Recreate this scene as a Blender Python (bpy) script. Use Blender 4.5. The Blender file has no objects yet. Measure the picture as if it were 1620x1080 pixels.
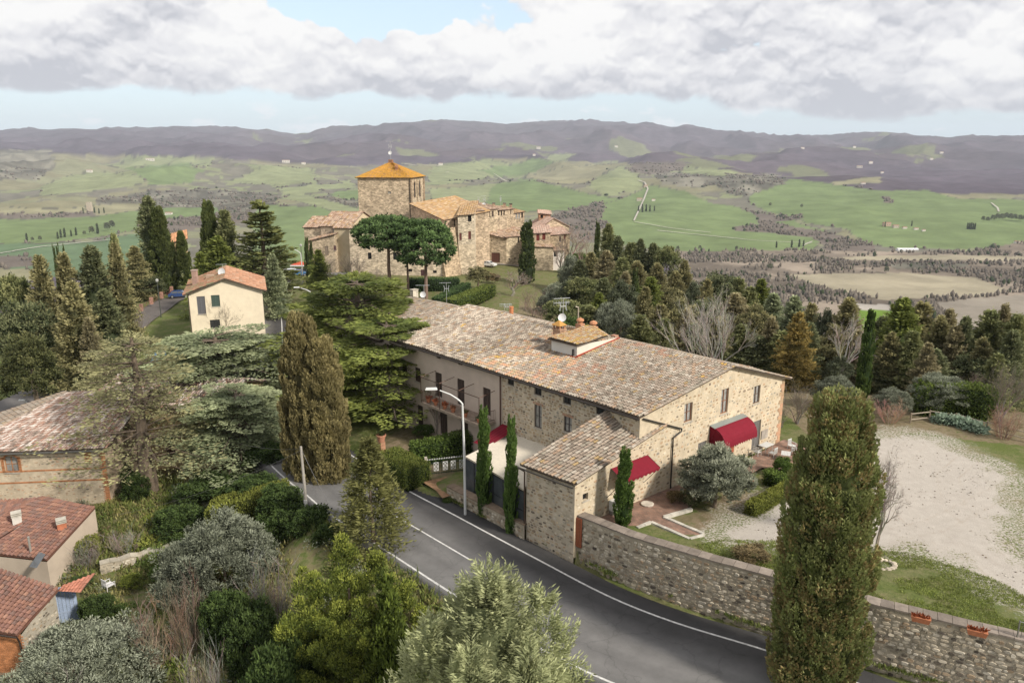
import bpy, math, random
import numpy as np
from mathutils import Vector, Matrix

# ------------------------------------------------------------------ camera, sky, sun, exposure
SC = bpy.context.scene
COL = SC.collection
F_PX, HOR, CAMZ = 1200.0, 240.0, 26.0          # focal length and horizon row in a 1620 x 1080 frame
PITCH = math.atan((540 - HOR) / F_PX)
SP, CP = math.sin(PITCH), math.cos(PITCH)
cam_d = bpy.data.cameras.new('camera'); cam = bpy.data.objects.new('camera', cam_d); COL.objects.link(cam)
cam.location = (0, 0, CAMZ); cam.rotation_euler = (math.pi / 2 - PITCH, 0, 0)
cam_d.sensor_width = 36; cam_d.lens = 36 * F_PX / 1620; cam_d.clip_start = 0.5; cam_d.clip_end = 60000
SC.camera = cam

SUN_EL, SUN_AZ = math.radians(36), math.radians(128)     # azimuth from +Y clockwise
world = bpy.data.worlds.new('World'); SC.world = world; world.use_nodes = True
def build_sky():
    nt = world.node_tree; nt.nodes.clear(); N = nt.nodes.new; L = nt.links.new
    out = N('ShaderNodeOutputWorld'); bg = N('ShaderNodeBackground'); bg.inputs[1].default_value = 0.12
    L(bg.outputs[0], out.inputs[0])
    sky = N('ShaderNodeTexSky'); sky.sky_type = 'NISHITA'; sky.sun_disc = False
    sky.sun_elevation = SUN_EL; sky.sun_rotation = SUN_AZ; sky.altitude = 300
    sky.air_density = 1.0; sky.dust_density = 2.0; sky.ozone_density = 1.0
    tc = N('ShaderNodeTexCoord'); sep = N('ShaderNodeSeparateXYZ'); L(tc.outputs['Generated'], sep.inputs[0])
    def m(op, a, b=None, c=None, clamp=False):
        n = N('ShaderNodeMath'); n.operation = op; n.use_clamp = clamp
        for i, v in enumerate((a, b, c)):
            if v is None: continue
            if isinstance(v, (int, float)): n.inputs[i].default_value = v
            else: L(v, n.inputs[i])
        return n.outputs[0]
    def sm(v, a, b, lo=0.0, hi=1.0):
        n = N('ShaderNodeMapRange'); n.interpolation_type = 'SMOOTHSTEP'; L(v, n.inputs[0])
        n.inputs[1].default_value = a; n.inputs[2].default_value = b; n.inputs[3].default_value = lo; n.inputs[4].default_value = hi
        return n.outputs[0]
    az = m('DEGREES', m('ARCTAN2', sep.outputs[0], sep.outputs[1])); el = m('DEGREES', m('ARCSINE', sep.outputs[2]))
    def noise(vx, vy, vz, scale, detail, rough, dist=0.0):
        c = N('ShaderNodeCombineXYZ')
        for i, v in enumerate((vx, vy, vz)):
            if isinstance(v, (int, float)): c.inputs[i].default_value = v
            else: L(v, c.inputs[i])
        n = N('ShaderNodeTexNoise'); n.inputs['Scale'].default_value = scale; n.inputs['Detail'].default_value = detail
        n.inputs['Roughness'].default_value = rough; n.inputs['Distortion'].default_value = dist; L(c.outputs[0], n.inputs['Vector']); return n.outputs['Fac']
    # billows: the cloud bank between 4 and 14 degrees, looser above
    elc = m('MULTIPLY', el, 1.25)
    big = noise(az, elc, 3.1, 0.105, 3, 0.5)
    wx = m('MULTIPLY', m('SUBTRACT', noise(az, elc, 21.0, .5, 4, .55), .5), 2.6); wy = m('MULTIPLY', m('SUBTRACT', noise(az, elc, 33.0, .5, 4, .55), .5), 1.8)
    def cell(vx, vy, sc, z):
        c = N('ShaderNodeCombineXYZ'); L(m('ADD', vx, z * 9), c.inputs[0]); L(m('ADD', vy, z * 5), c.inputs[1])
        v = N('ShaderNodeTexVoronoi'); v.voronoi_dimensions = '2D'; v.feature = 'SMOOTH_F1'; v.inputs['Scale'].default_value = sc; v.inputs['Smoothness'].default_value = .35; L(c.outputs[0], v.inputs['Vector']); return m('SUBTRACT', 1.0, v.outputs['Distance'])
    def billow(dy, soft=0):
        x = m('ADD', az, wx); y = m('ADD', m('ADD', elc, dy), wy)
        r = m('MULTIPLY', cell(x, y, .20, 3.3), .52); r = m('ADD', r, m('MULTIPLY', cell(x, y, .5, 5.1), .27)); r = m('ADD', r, m('MULTIPLY', cell(x, y, 1.3, 8.4), .09)); return m('ADD', r, m('MULTIPLY', noise(x, y, 2.2, 2.2, 5, .6), .06))
    den = billow(0.0); den_up = billow(.5)
    fine = noise(az, elc, 1.3, 0.9, 6, 0.6)
    # cover: none under the flat base, full in the bank, a blue gap left of centre high up
    azn = m('ADD', az, m('MULTIPLY', m('SUBTRACT', big, .5), 8))
    base_el = m('SUBTRACT', 3.75, sm(azn, 8, 22, 0, 1.6))
    base_el = m('ADD', base_el, m('MULTIPLY', m('SUBTRACT', den, .5), 1.6))
    h = m('SUBTRACT', el, base_el)
    bank = sm(h, -0.18, 0.35)
    g1 = m('POWER', m('DIVIDE', m('ADD', az, 9.5), 7.5), 2); g2 = m('POWER', m('DIVIDE', m('SUBTRACT', el, 9.8), 2.2), 2)
    gap = m('EXPONENT', m('MULTIPLY', m('ADD', g1, g2), -1.0))
    cov = m('ADD', m('MULTIPLY', den, 1.0), m('MULTIPLY', m('SUBTRACT', big, .5), .5))
    cov = m('SUBTRACT', m('ADD', cov, .27), m('MULTIPLY', gap, .85))
    mask = m('MULTIPLY', bank, sm(cov, 0.43, 0.50))
    # low puffs and wisps just above the hills
    puffs = m('MULTIPLY', sm(noise(az, m('MULTIPLY', el, 2.6), 12.0, 0.33, 7, .55), 0.56, 0.66), m('MULTIPLY', sm(el, .9, 1.5), sm(el, 2.6, 3.6, 1, 0)))
    puffs = m('MULTIPLY', puffs, .75)
    # light from above: bright where the cloud thins upwards, grey bases
    lit = m('MULTIPLY', m('SUBTRACT', den, den_up), 3.0)
    shade = m('ADD', m('ADD', .64, lit), m('MULTIPLY', m('SUBTRACT', fine, .5), .22))
    shade = m('ADD', shade, m('MULTIPLY', m('SUBTRACT', den, .62), .7))
    shade = m('ADD', shade, sm(h, 0.0, 3.2, -.44, .14))
    shade = m('ADD', shade, m('MULTIPLY', m('SUBTRACT', big, .5), 2.2))
    shade = m('SUBTRACT', shade, m('MULTIPLY', sm(az, 2, 20), .16), None, True)
    ramp = N('ShaderNodeValToRGB'); L(shade, ramp.inputs[0]); cr = ramp.color_ramp
    cr.elements[0].position = 0; cr.elements[0].color = (2.75, 2.8, 3.05, 1)
    cr.elements[1].position = 1; cr.elements[1].color = (4.75, 4.7, 4.65, 1)
    e = cr.elements.new(.5); e.color = (3.95, 3.93, 4.05, 1)
    hz = N('ShaderNodeMix'); hz.data_type = 'RGBA'; L(sm(el, 0, 12, .8, .55), hz.inputs[0])
    L(sky.outputs[0], hz.inputs[6]); hz.inputs[7].default_value = (3.7, 4.35, 4.8, 1)
    pf = N('ShaderNodeMix'); pf.data_type = 'RGBA'; L(puffs, pf.inputs[0]); L(hz.outputs[2], pf.inputs[6]); pf.inputs[7].default_value = (4.7, 4.8, 4.95, 1)
    mx = N('ShaderNodeMix'); mx.data_type = 'RGBA'; L(mask, mx.inputs[0]); L(pf.outputs[2], mx.inputs[6]); L(ramp.outputs[0], mx.inputs[7])
    L(mx.outputs[2], bg.inputs[0])
build_sky()
world.cycles.sampling_method = 'MANUAL'; world.cycles.sample_map_resolution = 256
sl = bpy.data.lights.new('sun', 'SUN'); sl.energy = 2.7; sl.angle = math.radians(6); sl.color = (1.0, .93, .82)
so = bpy.data.objects.new('sun', sl); COL.objects.link(so)
sdir = Vector((math.sin(SUN_AZ) * math.cos(SUN_EL), math.cos(SUN_AZ) * math.cos(SUN_EL), math.sin(SUN_EL)))
so.rotation_euler = sdir.to_track_quat('Z', 'Y').to_euler(); so.location = (0, 0, 60)
SC.view_settings.view_transform = 'Standard'; SC.view_settings.look = 'None'
SC.view_settings.exposure = 0.85; SC.view_settings.gamma = 1; SC.view_settings.use_curve_mapping = False
cy = SC.cycles
try:
    SC.render.engine = 'CYCLES'; cy.use_denoising = True; cy.denoiser = 'OPENIMAGEDENOISE'; cy.denoising_prefilter = 'ACCURATE'
    cy.max_bounces = 5; cy.diffuse_bounces = 2; cy.glossy_bounces = 2; cy.transmission_bounces = 3; cy.transparent_max_bounces = 6; cy.volume_bounces = 0
except Exception: pass

# ------------------------------------------------------------------ measuring helpers
def ray(px, py):
    a = (px - 810) / F_PX; b = (540 - py) / F_PX
    return a, CP + b * SP, -SP + b * CP
def at(px, py, z):                       # where the sight line meets the level z
    dx, dy, dz = ray(px, py); t = (z - CAMZ) / dz
    return Vector((dx * t, dy * t, z))
def on(px, py, A, B):                    # where it meets the upright plane through A and B
    dx, dy, dz = ray(px, py); nx, ny = B[1] - A[1], -(B[0] - A[0])
    t = (A[0] * nx + A[1] * ny) / (dx * nx + dy * ny)
    return Vector((dx * t, dy * t, CAMZ + dz * t))
def atd(px, py, d):                      # point at ground distance y = d
    dx, dy, dz = ray(px, py); t = d / dy
    return Vector((dx * t, d, CAMZ + dz * t))
def row_z(Y, py):                        # height seen on row py at distance Y
    b = (540 - py) / F_PX
    return CAMZ + Y * (b * CP - SP) / (CP + b * SP)

# ------------------------------------------------------------------ numpy noise
def _h(i, j, s):
    n = (i * 374761393 + j * 668265263 + s * 1442695041) & 0xffffffff
    n = ((n ^ (n >> 13)) * 1274126177) & 0xffffffff
    return ((n ^ (n >> 16)) & 0xffff) / 65535.0
def vnoise(x, y, s=0):
    x = np.asarray(x, float); y = np.asarray(y, float)
    i = np.floor(x).astype(np.int64); j = np.floor(y).astype(np.int64); fx = x - i; fy = y - j
    fx = fx * fx * (3 - 2 * fx); fy = fy * fy * (3 - 2 * fy)
    a, b, c, d = _h(i, j, s), _h(i + 1, j, s), _h(i, j + 1, s), _h(i + 1, j + 1, s)
    return (a * (1 - fx) + b * fx) * (1 - fy) + (c * (1 - fx) + d * fx) * fy
def fbm(x, y, o=4, s=0):
    v = 0; a = .5; t = 0
    for k in range(o):
        v = v + a * vnoise(np.asarray(x) * 2 ** k, np.asarray(y) * 2 ** k, s + k * 17); t += a; a *= .5
    return v / t

# ------------------------------------------------------------------ materials
MATS = {}
def mat(name, col=None, var=.25, scale=6.0, bump=.0, rough=.85, trans=0.0, metal=0.0, bscale=None, obj_rand=0.0, spec=.3):
    if name in MATS: return MATS[name]
    m = bpy.data.materials.new(name); m.use_nodes = True; nt = m.node_tree; nt.nodes.clear()
    N = nt.nodes.new; L = nt.links.new
    out = N('ShaderNodeOutputMaterial'); p = N('ShaderNodeBsdfPrincipled')
    p.inputs['Roughness'].default_value = rough; p.inputs['Metallic'].default_value = metal
    p.inputs['Specular IOR Level'].default_value = spec
    geo = N('ShaderNodeNewGeometry')
    n = N('ShaderNodeTexNoise'); n.inputs['Scale'].default_value = scale; n.inputs['Detail'].default_value = 6; n.inputs['Roughness'].default_value = .62
    L(geo.outputs['Position'], n.inputs['Vector'])
    mr = N('ShaderNodeMapRange'); mr.inputs[1].default_value = .25; mr.inputs[2].default_value = .75
    mr.inputs[3].default_value = 1 - var; mr.inputs[4].default_value = 1 + var; L(n.outputs['Fac'], mr.inputs[0])
    if col is None:
        a = N('ShaderNodeAttribute'); a.attribute_name = 'Col'; csock = a.outputs['Color']
    else:
        r = N('ShaderNodeRGB'); r.outputs[0].default_value = (*col, 1); csock = r.outputs[0]
    v = N('ShaderNodeVectorMath'); v.operation = 'SCALE'; L(csock, v.inputs[0]); L(mr.outputs[0], v.inputs['Scale'])
    last = v.outputs[0]
    if obj_rand:
        oi = N('ShaderNodeObjectInfo'); m2 = N('ShaderNodeMapRange'); L(oi.outputs['Random'], m2.inputs[0])
        m2.inputs[3].default_value = 1 - obj_rand; m2.inputs[4].default_value = 1 + obj_rand
        v2 = N('ShaderNodeVectorMath'); v2.operation = 'SCALE'; L(last, v2.inputs[0]); L(m2.outputs[0], v2.inputs['Scale']); last = v2.outputs[0]
    L(last, p.inputs['Base Color'])
    if bump:
        b = N('ShaderNodeBump'); b.inputs['Strength'].default_value = bump; b.inputs['Distance'].default_value = .05
        if bscale:
            n2 = N('ShaderNodeTexNoise'); n2.inputs['Scale'].default_value = bscale; n2.inputs['Detail'].default_value = 5
            L(geo.outputs['Position'], n2.inputs['Vector']); L(n2.outputs['Fac'], b.inputs['Height'])
        else: L(n.outputs['Fac'], b.inputs['Height'])
        L(b.outputs[0], p.inputs['Normal'])
    if trans:
        t = N('ShaderNodeBsdfTranslucent'); L(last, t.inputs['Color']); mx = N('ShaderNodeMixShader'); mx.inputs[0].default_value = trans
        L(p.outputs[0], mx.inputs[1]); L(t.outputs[0], mx.inputs[2]); L(mx.outputs[0], out.inputs[0])
    else: L(p.outputs[0], out.inputs[0])
    MATS[name] = m; return m
LEAF = mat('leaf', var=.3, scale=1.3, rough=.75, trans=.3, obj_rand=.14, spec=.2)
BARK = mat('bark', var=.35, scale=9, bump=.5, rough=.95)
STONE = mat('stone', var=.3, scale=2.2, bump=.5, rough=.95, spec=.15)
MORTAR = mat('mortar', var=.26, scale=1.3, bump=.5, rough=.97, bscale=30, spec=.1)
PLASTER = mat('plaster', var=.10, scale=.9, bump=.25, rough=.95, bscale=14, spec=.1)
TILE = mat('roof_clay', var=.22, scale=14, bump=.3, rough=.95, spec=.1)
PAINT = mat('paint', var=.08, scale=4, rough=.55)
WOOD = mat('wood', var=.25, scale=12, bump=.25, rough=.8)
METAL = mat('metal', var=.12, scale=8, rough=.45, metal=.6)
CLOTH = mat('awning_cloth', var=.12, scale=5, bump=.15, rough=.85, spec=.1)
TERRACOTTA = mat('terracotta', var=.2, scale=14, rough=.9)
GLASS = mat('window_glass', col=(.07, .078, .085), var=.3, scale=1.5, rough=.12, spec=.6)  # base colour lifted to stand in for reflected sky
GLASS_PALE = mat('curtained_glass', col=(.27, .265, .25), var=.45, scale=3.5, rough=.2, spec=.5)
CARPAINT = mat('car_paint', var=.04, scale=2, rough=.25, spec=.5)
DARK = mat('dark', col=(.012, .012, .013), var=.2, scale=3, rough=.9)

# ------------------------------------------------------------------ mesh building
def root_loc(o):
    while o.parent: o = o.parent
    return Vector(o.location)
class MB:
    def __init__(s): s.v = []; s.f = []; s.c = []
    def add(s, vs, fs, col):
        k = len(s.v); s.v.extend([tuple(q) for q in vs]); s.f.extend([tuple(i + k for i in f) for f in fs]); s.c.extend([tuple(col[:3])] * len(vs)); return s
    def quad(s, a, b, c, d, col): return s.add((a, b, c, d), ((0, 1, 2, 3),), col)
    def box(s, O, X, Y, Z, col):         # O corner, three edge vectors
        O, X, Y, Z = Vector(O), Vector(X), Vector(Y), Vector(Z)
        vs = [O, O + X, O + X + Y, O + Y, O + Z, O + X + Z, O + X + Y + Z, O + Y + Z]
        fs = [(0, 3, 2, 1), (4, 5, 6, 7), (0, 1, 5, 4), (1, 2, 6, 5), (2, 3, 7, 6), (3, 0, 4, 7)]
        if X.cross(Y).dot(Z) < 0: fs = [f[::-1] for f in fs]
        return s.add(vs, fs, col)
    def cbox(s, c, sx, sy, sz, col, rz=0.0):
        ca, sa = math.cos(rz), math.sin(rz); X = Vector((ca, sa, 0)) * sx; Y = Vector((-sa, ca, 0)) * sy
        return s.box(Vector(c) - X / 2 - Y / 2, X, Y, (0, 0, sz), col)
    def tube(s, pts, rs, col, n=6, caps=True):
        pts = [Vector(p) for p in pts]
        if isinstance(rs, (int, float)): rs = [rs] * len(pts)
        k = len(s.v); up0 = None
        for i, p in enumerate(pts):
            d = (pts[min(i + 1, len(pts) - 1)] - pts[max(i - 1, 0)])
            if d.length < 1e-7: d = Vector((0, 0, 1))
            d.normalize()
            if up0 is None: up0 = Vector((1, 0, 0)) if abs(d.x) < .8 else Vector((0, 1, 0))
            a = d.cross(up0); a.normalize(); b = d.cross(a); up0 = -b if False else up0
            for j in range(n):
                t = 2 * math.pi * j / n; s.v.append(tuple(p + (a * math.cos(t) + b * math.sin(t)) * rs[i])); s.c.append(tuple(col[:3]))
        for i in range(len(pts) - 1):
            for j in range(n):
                q = k + i * n; s.f.append((q + j, q + (j + 1) % n, q + n + (j + 1) % n, q + n + j))
        if caps and n > 2:
            s.f.append(tuple(k + j for j in range(n))[::-1]); s.f.append(tuple(k + (len(pts) - 1) * n + j for j in range(n)))
        return s
    def lathe(s, c, prof, col, n=14):    # prof: (r, z) pairs
        c = Vector(c); k = len(s.v)
        for r, z in prof:
            for j in range(n):
                t = 2 * math.pi * j / n; s.v.append((c.x + r * math.cos(t), c.y + r * math.sin(t), c.z + z)); s.c.append(tuple(col[:3]))
        for i in range(len(prof) - 1):
            for j in range(n):
                q = k + i * n; s.f.append((q + j, q + (j + 1) % n, q + n + (j + 1) % n, q + n + j))
        s.f.append(tuple(k + j for j in range(n))[::-1]); s.f.append(tuple(k + (len(prof) - 1) * n + j for j in range(n)))
        return s
    def mesh(s, name, m, off=(0, 0, 0), smooth=False):
        me = bpy.data.meshes.new(name); o = Vector(off)
        me.from_pydata([(v[0] - o[0], v[1] - o[1], v[2] - o[2]) for v in s.v], [], s.f)
        a = me.attributes.new('Col', 'FLOAT_COLOR', 'POINT')
        a.data.foreach_set('color', np.hstack([np.array(s.c, np.float32).reshape(-1, 3), np.ones((len(s.c), 1), np.float32)]).ravel())
        me.materials.append(m)
        if smooth: me.polygons.foreach_set('use_smooth', [True] * len(me.polygons))
        return me
    def build(s, name, m, parent=None, smooth=False):
        off = root_loc(parent) if parent is not None else (0, 0, 0)
        o = bpy.data.objects.new(name, s.mesh(name, m, off, smooth)); COL.objects.link(o)
        if parent is not None: o.parent = parent
        return o
def np_mesh(name, V, Fq, C, m, smooth=False):
    me = bpy.data.meshes.new(name); V = np.asarray(V, np.float32); Fq = np.asarray(Fq, np.int32); k = Fq.shape[1]
    me.vertices.add(len(V)); me.vertices.foreach_set('co', V.ravel())
    me.loops.add(Fq.size); me.loops.foreach_set('vertex_index', Fq.ravel())
    me.polygons.add(len(Fq)); me.polygons.foreach_set('loop_start', np.arange(0, Fq.size, k, dtype=np.int32))
    if smooth: me.polygons.foreach_set('use_smooth', np.ones(len(Fq), bool))
    if C is not None:
        a = me.attributes.new('Col', 'FLOAT_COLOR', 'POINT')
        a.data.foreach_set('color', np.hstack([np.asarray(C, np.float32), np.ones((len(V), 1), np.float32)]).ravel())
    me.update(calc_edges=True); me.materials.append(m); return me
def tag(o, label=None, cat=None, group=None, kind=None):
    if label: o['label'] = label
    if cat: o['category'] = cat
    if group: o['group'] = group
    if kind: o['kind'] = kind
    return o
def thing(name, label, cat, loc=(0, 0, 0), rz=0.0, group=None, scale=None):
    o = bpy.data.objects.new(name, None); COL.objects.link(o); o.location = loc; o.rotation_euler = (0, 0, rz); o.empty_display_size = .2
    if scale: o.scale = scale
    return tag(o, label, cat, group)
def link(name, me, parent=None, loc=None):
    o = bpy.data.objects.new(name, me); COL.objects.link(o)
    if parent is not None: o.parent = parent
    if loc is not None: o.location = loc
    return o
def copy_tree(o, parent=None):
    c = o.copy(); COL.objects.link(c)
    if parent is not None: c.parent = parent
    for ch in list(o.children): copy_tree(ch, c)
    return c
V3 = Vector
# ------------------------------------------------------------------ frame of the stone farmhouse (u along its length, v across)
E0 = V3((8.75, 49.0, 0)); BU = V3((-.676, .737, 0)); BV = V3((.770, .638, 0))
def B(u, v, z=0.0): p = E0 + BU * u + BV * v; return V3((p.x, p.y, z))
# line of the roadside wall: left end of the low wall, annex, long wall, off to the right
WALL = [(-5.05, 54.3), (.9, 48.1), (4.1, 45.15), (7.45, 42.45), (11.5, 39.8), (15.1, 37.7), (19.3, 35.2), (24.6, 32.5), (34, 28.2), (60, 17)]
ROAD_R = [(60, 12.2), (34, 24.5), (24, 29.9), (19, 33.0), (14.47, 35.9), (9.38, 38.5), (5.74, 41.1), (1.67, 45.2), (-4.21, 51.35), (-8.6, 56.05), (-11.2, 59.5), (-14.1, 63.3), (-17.5, 68.6), (-21.5, 77), (-27, 90), (-33, 106), (-39.5, 127), (-46, 147), (-51.5, 170), (-53, 190)]
ROAD_W = 6.75
def poly_dist(X, Y, pts):                # signed distance (left of the line positive), numpy
    best = np.full(np.shape(X), 1e9); sg = np.zeros(np.shape(X))
    for (x0, y0), (x1, y1) in zip(pts[:-1], pts[1:]):
        dx, dy = x1 - x0, y1 - y0; L2 = dx * dx + dy * dy
        t = np.clip(((X - x0) * dx + (Y - y0) * dy) / L2, 0, 1)
        ex, ey = X - (x0 + t * dx), Y - (y0 + t * dy); d = np.hypot(ex, ey)
        s = np.sign(dx * (Y - y0) - dy * (X - x0)); m = d < best
        best = np.where(m, d, best); sg = np.where(m, s, sg)
    return best * sg
def poly_sdf(X, Y, pts):                 # positive inside a closed outline
    pts = list(pts); ins = np.zeros(np.shape(X), bool); best = np.full(np.shape(X), 1e9)
    for (x0, y0), (x1, y1) in zip(pts, pts[1:] + pts[:1]):
        dx, dy = x1 - x0, y1 - y0; L2 = dx * dx + dy * dy + 1e-9
        t = np.clip(((X - x0) * dx + (Y - y0) * dy) / L2, 0, 1)
        best = np.minimum(best, np.hypot(X - (x0 + t * dx), Y - (y0 + t * dy)))
        c = ((y0 > Y) != (y1 > Y)) & (X < (x1 - x0) * (Y - y0) / (y1 - y0 + 1e-12) + x0); ins ^= c
    return np.where(ins, best, -best)
ANCH = [(60, 12, -1.6), (34, 24, -1.1), (24, 29, -.8), (19, 31, -.6), (14.5, 34, -.45), (9.4, 36, -.25), (5.7, 39, -.1), (1.5, 43, 0), (-5, 48.5, 0), (-10, 54, 0), (-14, 60, 0), (-19, 68, -.2),
        (-24, 78, -.5), (-30, 93, -.9), (-36, 108, -1.3), (-43, 129, -1.7), (-50, 150, -2), (-56, 172, -2.2), (-56, 190, -2.6),
        (-14, 52, -.1), (-6.6, 43.5, -.1), (-3, 40, -.3), (4.3, 34, -.4), (8, 32, -.6), (14, 29, -.9), (24, 24, -1.2),
        (-20, 57.5, -2.7), (-18.5, 52, -3.2), (-25, 66, -2.4), (-31, 78, -2.0), (-30, 66, -3.6), (-36, 66, -4.2), (-25, 55, -4.2), (-28, 50, -5), (-13, 40, -4), (-8, 33, -4.6), (-4, 26, -6), (4, 24, -4.5), (10, 22, -4.5), (-35, 45, -7), (-45, 60, -6),
        (-20, 36, -7), (-10, 16, -9), (10, 8, -9), (30, 8, -7), (-30, 30, -10), (-40, 90, -3.0), (-50, 80, -4.5), (-60, 92, -6), (-66, 104, -6.5), (-55, 108, -2.6), (-62, 130, -2.6), (-70, 160, -2.6), (-80, 190, -4),
        (-78, 120, -7), (-90, 100, -12), (-80, 70, -13), (-60, 45, -13), (-105, 150, -15), (-110, 200, -18), (-140, 120, -38), (-150, 200, -45), (-120, 50, -38), (-80, 10, -32), (-160, 300, -75),
        (-45, 122, -1.9), (-60, 150, -2.4), (-40, 170, -2), (-20, 150, -2), (-25, 178, -3), (-10, 200, -3), (10, 205, -4), (30, 200, -7), (-60, 205, -4), (-30, 230, -5), (-70, 235, -14),
        (-8, 85, 0), (-14, 95, -.3), (-5, 120, -1), (-5, 150, -2), (6, 180, -3), (8, 110, -1.5), (10, 78, .6), (22, 90, -2.5),
        (50, 90, -5), (32, 100, -4), (70, 100, -13), (20, 130, -5), (50, 140, -15), (18, 165, -6), (60, 180, -26), (110, 120, -34), (90, 76, -12), (140, 80, -42), (75, 50, 0), (100, 40, -12), (60, 230, -34), (20, 250, -14), (-40, 280, -24), (120, 200, -60), (80, 20, -6), (60, -10, -14), (0, -30, -24), (40, 300, -60), (-30, 340, -60)]
ANCH_R = [(4, 47.5, 1.6), (7.6, 44.2, 2.2), (11.7, 41.5, 2.3), (15.3, 39.4, 2.4), (19.5, 36.8, 2.4), (25, 34, 2.4), (35, 29.5, 2.2), (60, 18.5, 1.5), (12, 50, 2), (15, 46, 2), (20, 44, 2), (24, 50, 2), (22, 58, 2), (30, 40, 2.1), (35, 50, 2), (30, 60, 2),
          (40, 58, 1.9), (37, 67, 1.8), (46, 61, 1.8), (30, 68, 1.7), (55, 54, 1.6), (50, 40, 2), (70, 40, 1), (-3, 55.2, .75), (0, 52, .8), (-7, 58.5, .1), (-10, 62, .1), (-2, 62, .4), (-8, 66, .3), (-12, 72, .1), (0, 80, .8), (18, 66, 1.5), (26, 64, 1.7)]
_anA = np.array(ANCH, float); _anB = np.array([a for a in ANCH if not (a[0] > -12 and a[0] < 62 and a[1] < 62)] + ANCH_R, float)
def shep(X, Y, an):
    num = 0; den = 0
    for x, y, z in an:
        w = 1.0 / ((X - x) ** 2 + (Y - y) ** 2 + 2.0) ** 1.7; num = num + w * z; den = den + w
    return num / den
# far country: height over distance, skyline by bearing
_D = np.array([0, 300, 600, 900, 1300, 2000, 3000, 4200, 6000, 8000, 10000, 11500, 13000, 16000, 24000], float)
_Z = np.array([-60, -95, -150, -185, -196, -196, -172, -132, -52, 60, 205, 330, 420, 250, 100], float)
_SKX = np.array([-400, 0, 60, 100, 350, 400, 470, 510, 560, 630, 700, 760, 800, 850, 900, 1000, 1060, 1085, 1110, 1150, 1300, 1400, 1500, 1560, 1620, 2100], float)
_SKY = np.array([206, 215, 207, 204, 205.5, 208, 213.5, 207, 203, 196, 189.5, 193, 196, 192, 190.5, 195, 203, 198, 203, 210, 219.5, 214.5, 224, 220, 220.5, 222], float)
def far_z(X, Y):
    d = np.hypot(X, Y) + 1e-6; az = np.arctan2(X, np.maximum(Y, 1e-3))
    px = 810 + 1200 / CP * np.tan(np.clip(az, -1.2, 1.2)) * 1.0
    z = np.interp(d, _D, _Z)
    sky = np.interp(px, _SKX, _SKY); bb = (540 - sky) / F_PX; top = CAMZ + 13000 * np.maximum(np.cos(az), .35) * (bb * CP - SP) / (CP + bb * SP)
    k = np.clip((d - 5000) / 8000, 0, 1) ** 1.3; kk = np.clip((16000 - d) / 3000, 0, 1)
    z = z + (top - 420) * k * kk * np.where(d < 13000, 1, 1)
    amp = np.interp(d, [0, 500, 1200, 2500, 5000, 9000, 12000, 13000, 16000], [5, 14, 24, 46, 115, 130, 70, 18, 60])
    n = fbm(X / 900 + 3.3, Y / 900, 5, 3) - .5
    n2 = 1 - 2 * np.abs(fbm(X / 2600 + 9, Y / 2600, 5, 11) - .5) * 2.2
    w = np.clip((d - 3200) / 3500, 0, 1)
    n3 = 1 - np.abs(fbm(X / 780 + 2, Y / 1100, 4, 41) - .5) * 4; z = z + (n3 - .4) * np.interp(d, [0, 1500, 3000, 5500, 9000, 12500, 13000], [0, 10, 24, 80, 120, 90, 12])
    return z + amp * (n * 1.6 * (1 - w) + w * (n2 - .55) * 1.0 + w * .4 * n)
def ground_np(X, Y):
    X = np.asarray(X, float); Y = np.asarray(Y, float)
    a = shep(X, Y, _anA); b = shep(X, Y, _anB)
    side = poly_dist(X, Y, [(-21, 72), (-13.6, 63.6), (-7.5, 56.6)] + WALL)     # negative is road side
    t = np.clip((side - .40) / .06 + .5, 0, 1)
    # left of the low wall the garden meets the road without a step
    soft = np.clip((-(X + 5) + 0) / 3, 0, 1)
    t = np.where(soft > 0, np.clip(side / (.3 + 3 * soft) + .5, 0, 1), t)
    near = a * (1 - t) + b * t + (fbm(X / 3.1, Y / 3.1, 3, 5) - .5) * .12
    rd = poly_dist(X, Y, ROAD_R)
    onroad = (rd > -1.2) & (rd < ROAD_W + 1.2)
    r = np.hypot(X + 10, Y - 100); w = np.clip((r - 150) / 170, 0, 1); w = w * w * (3 - 2 * w)
    f = far_z(X, Y)
    return near * (1 - w) + f * w
def G(x, y): return float(ground_np(np.array([x]), np.array([y]))[0])
_gx = np.arange(-170, 150, 1.0); _gy = np.arange(-20, 330, 1.0)
_GG = ground_np(*np.meshgrid(_gx, _gy))
def g(x, y):                             # quick lookup
    i = min(max((x + 170), 0), len(_gx) - 1.01); j = min(max((y + 20), 0), len(_gy) - 1.01)
    a, b = int(i), int(j); u, v = i - a, j - b
    return float((_GG[b, a] * (1 - u) + _GG[b, a + 1] * u) * (1 - v) + (_GG[b + 1, a] * (1 - u) + _GG[b + 1, a + 1] * u) * v)

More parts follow.
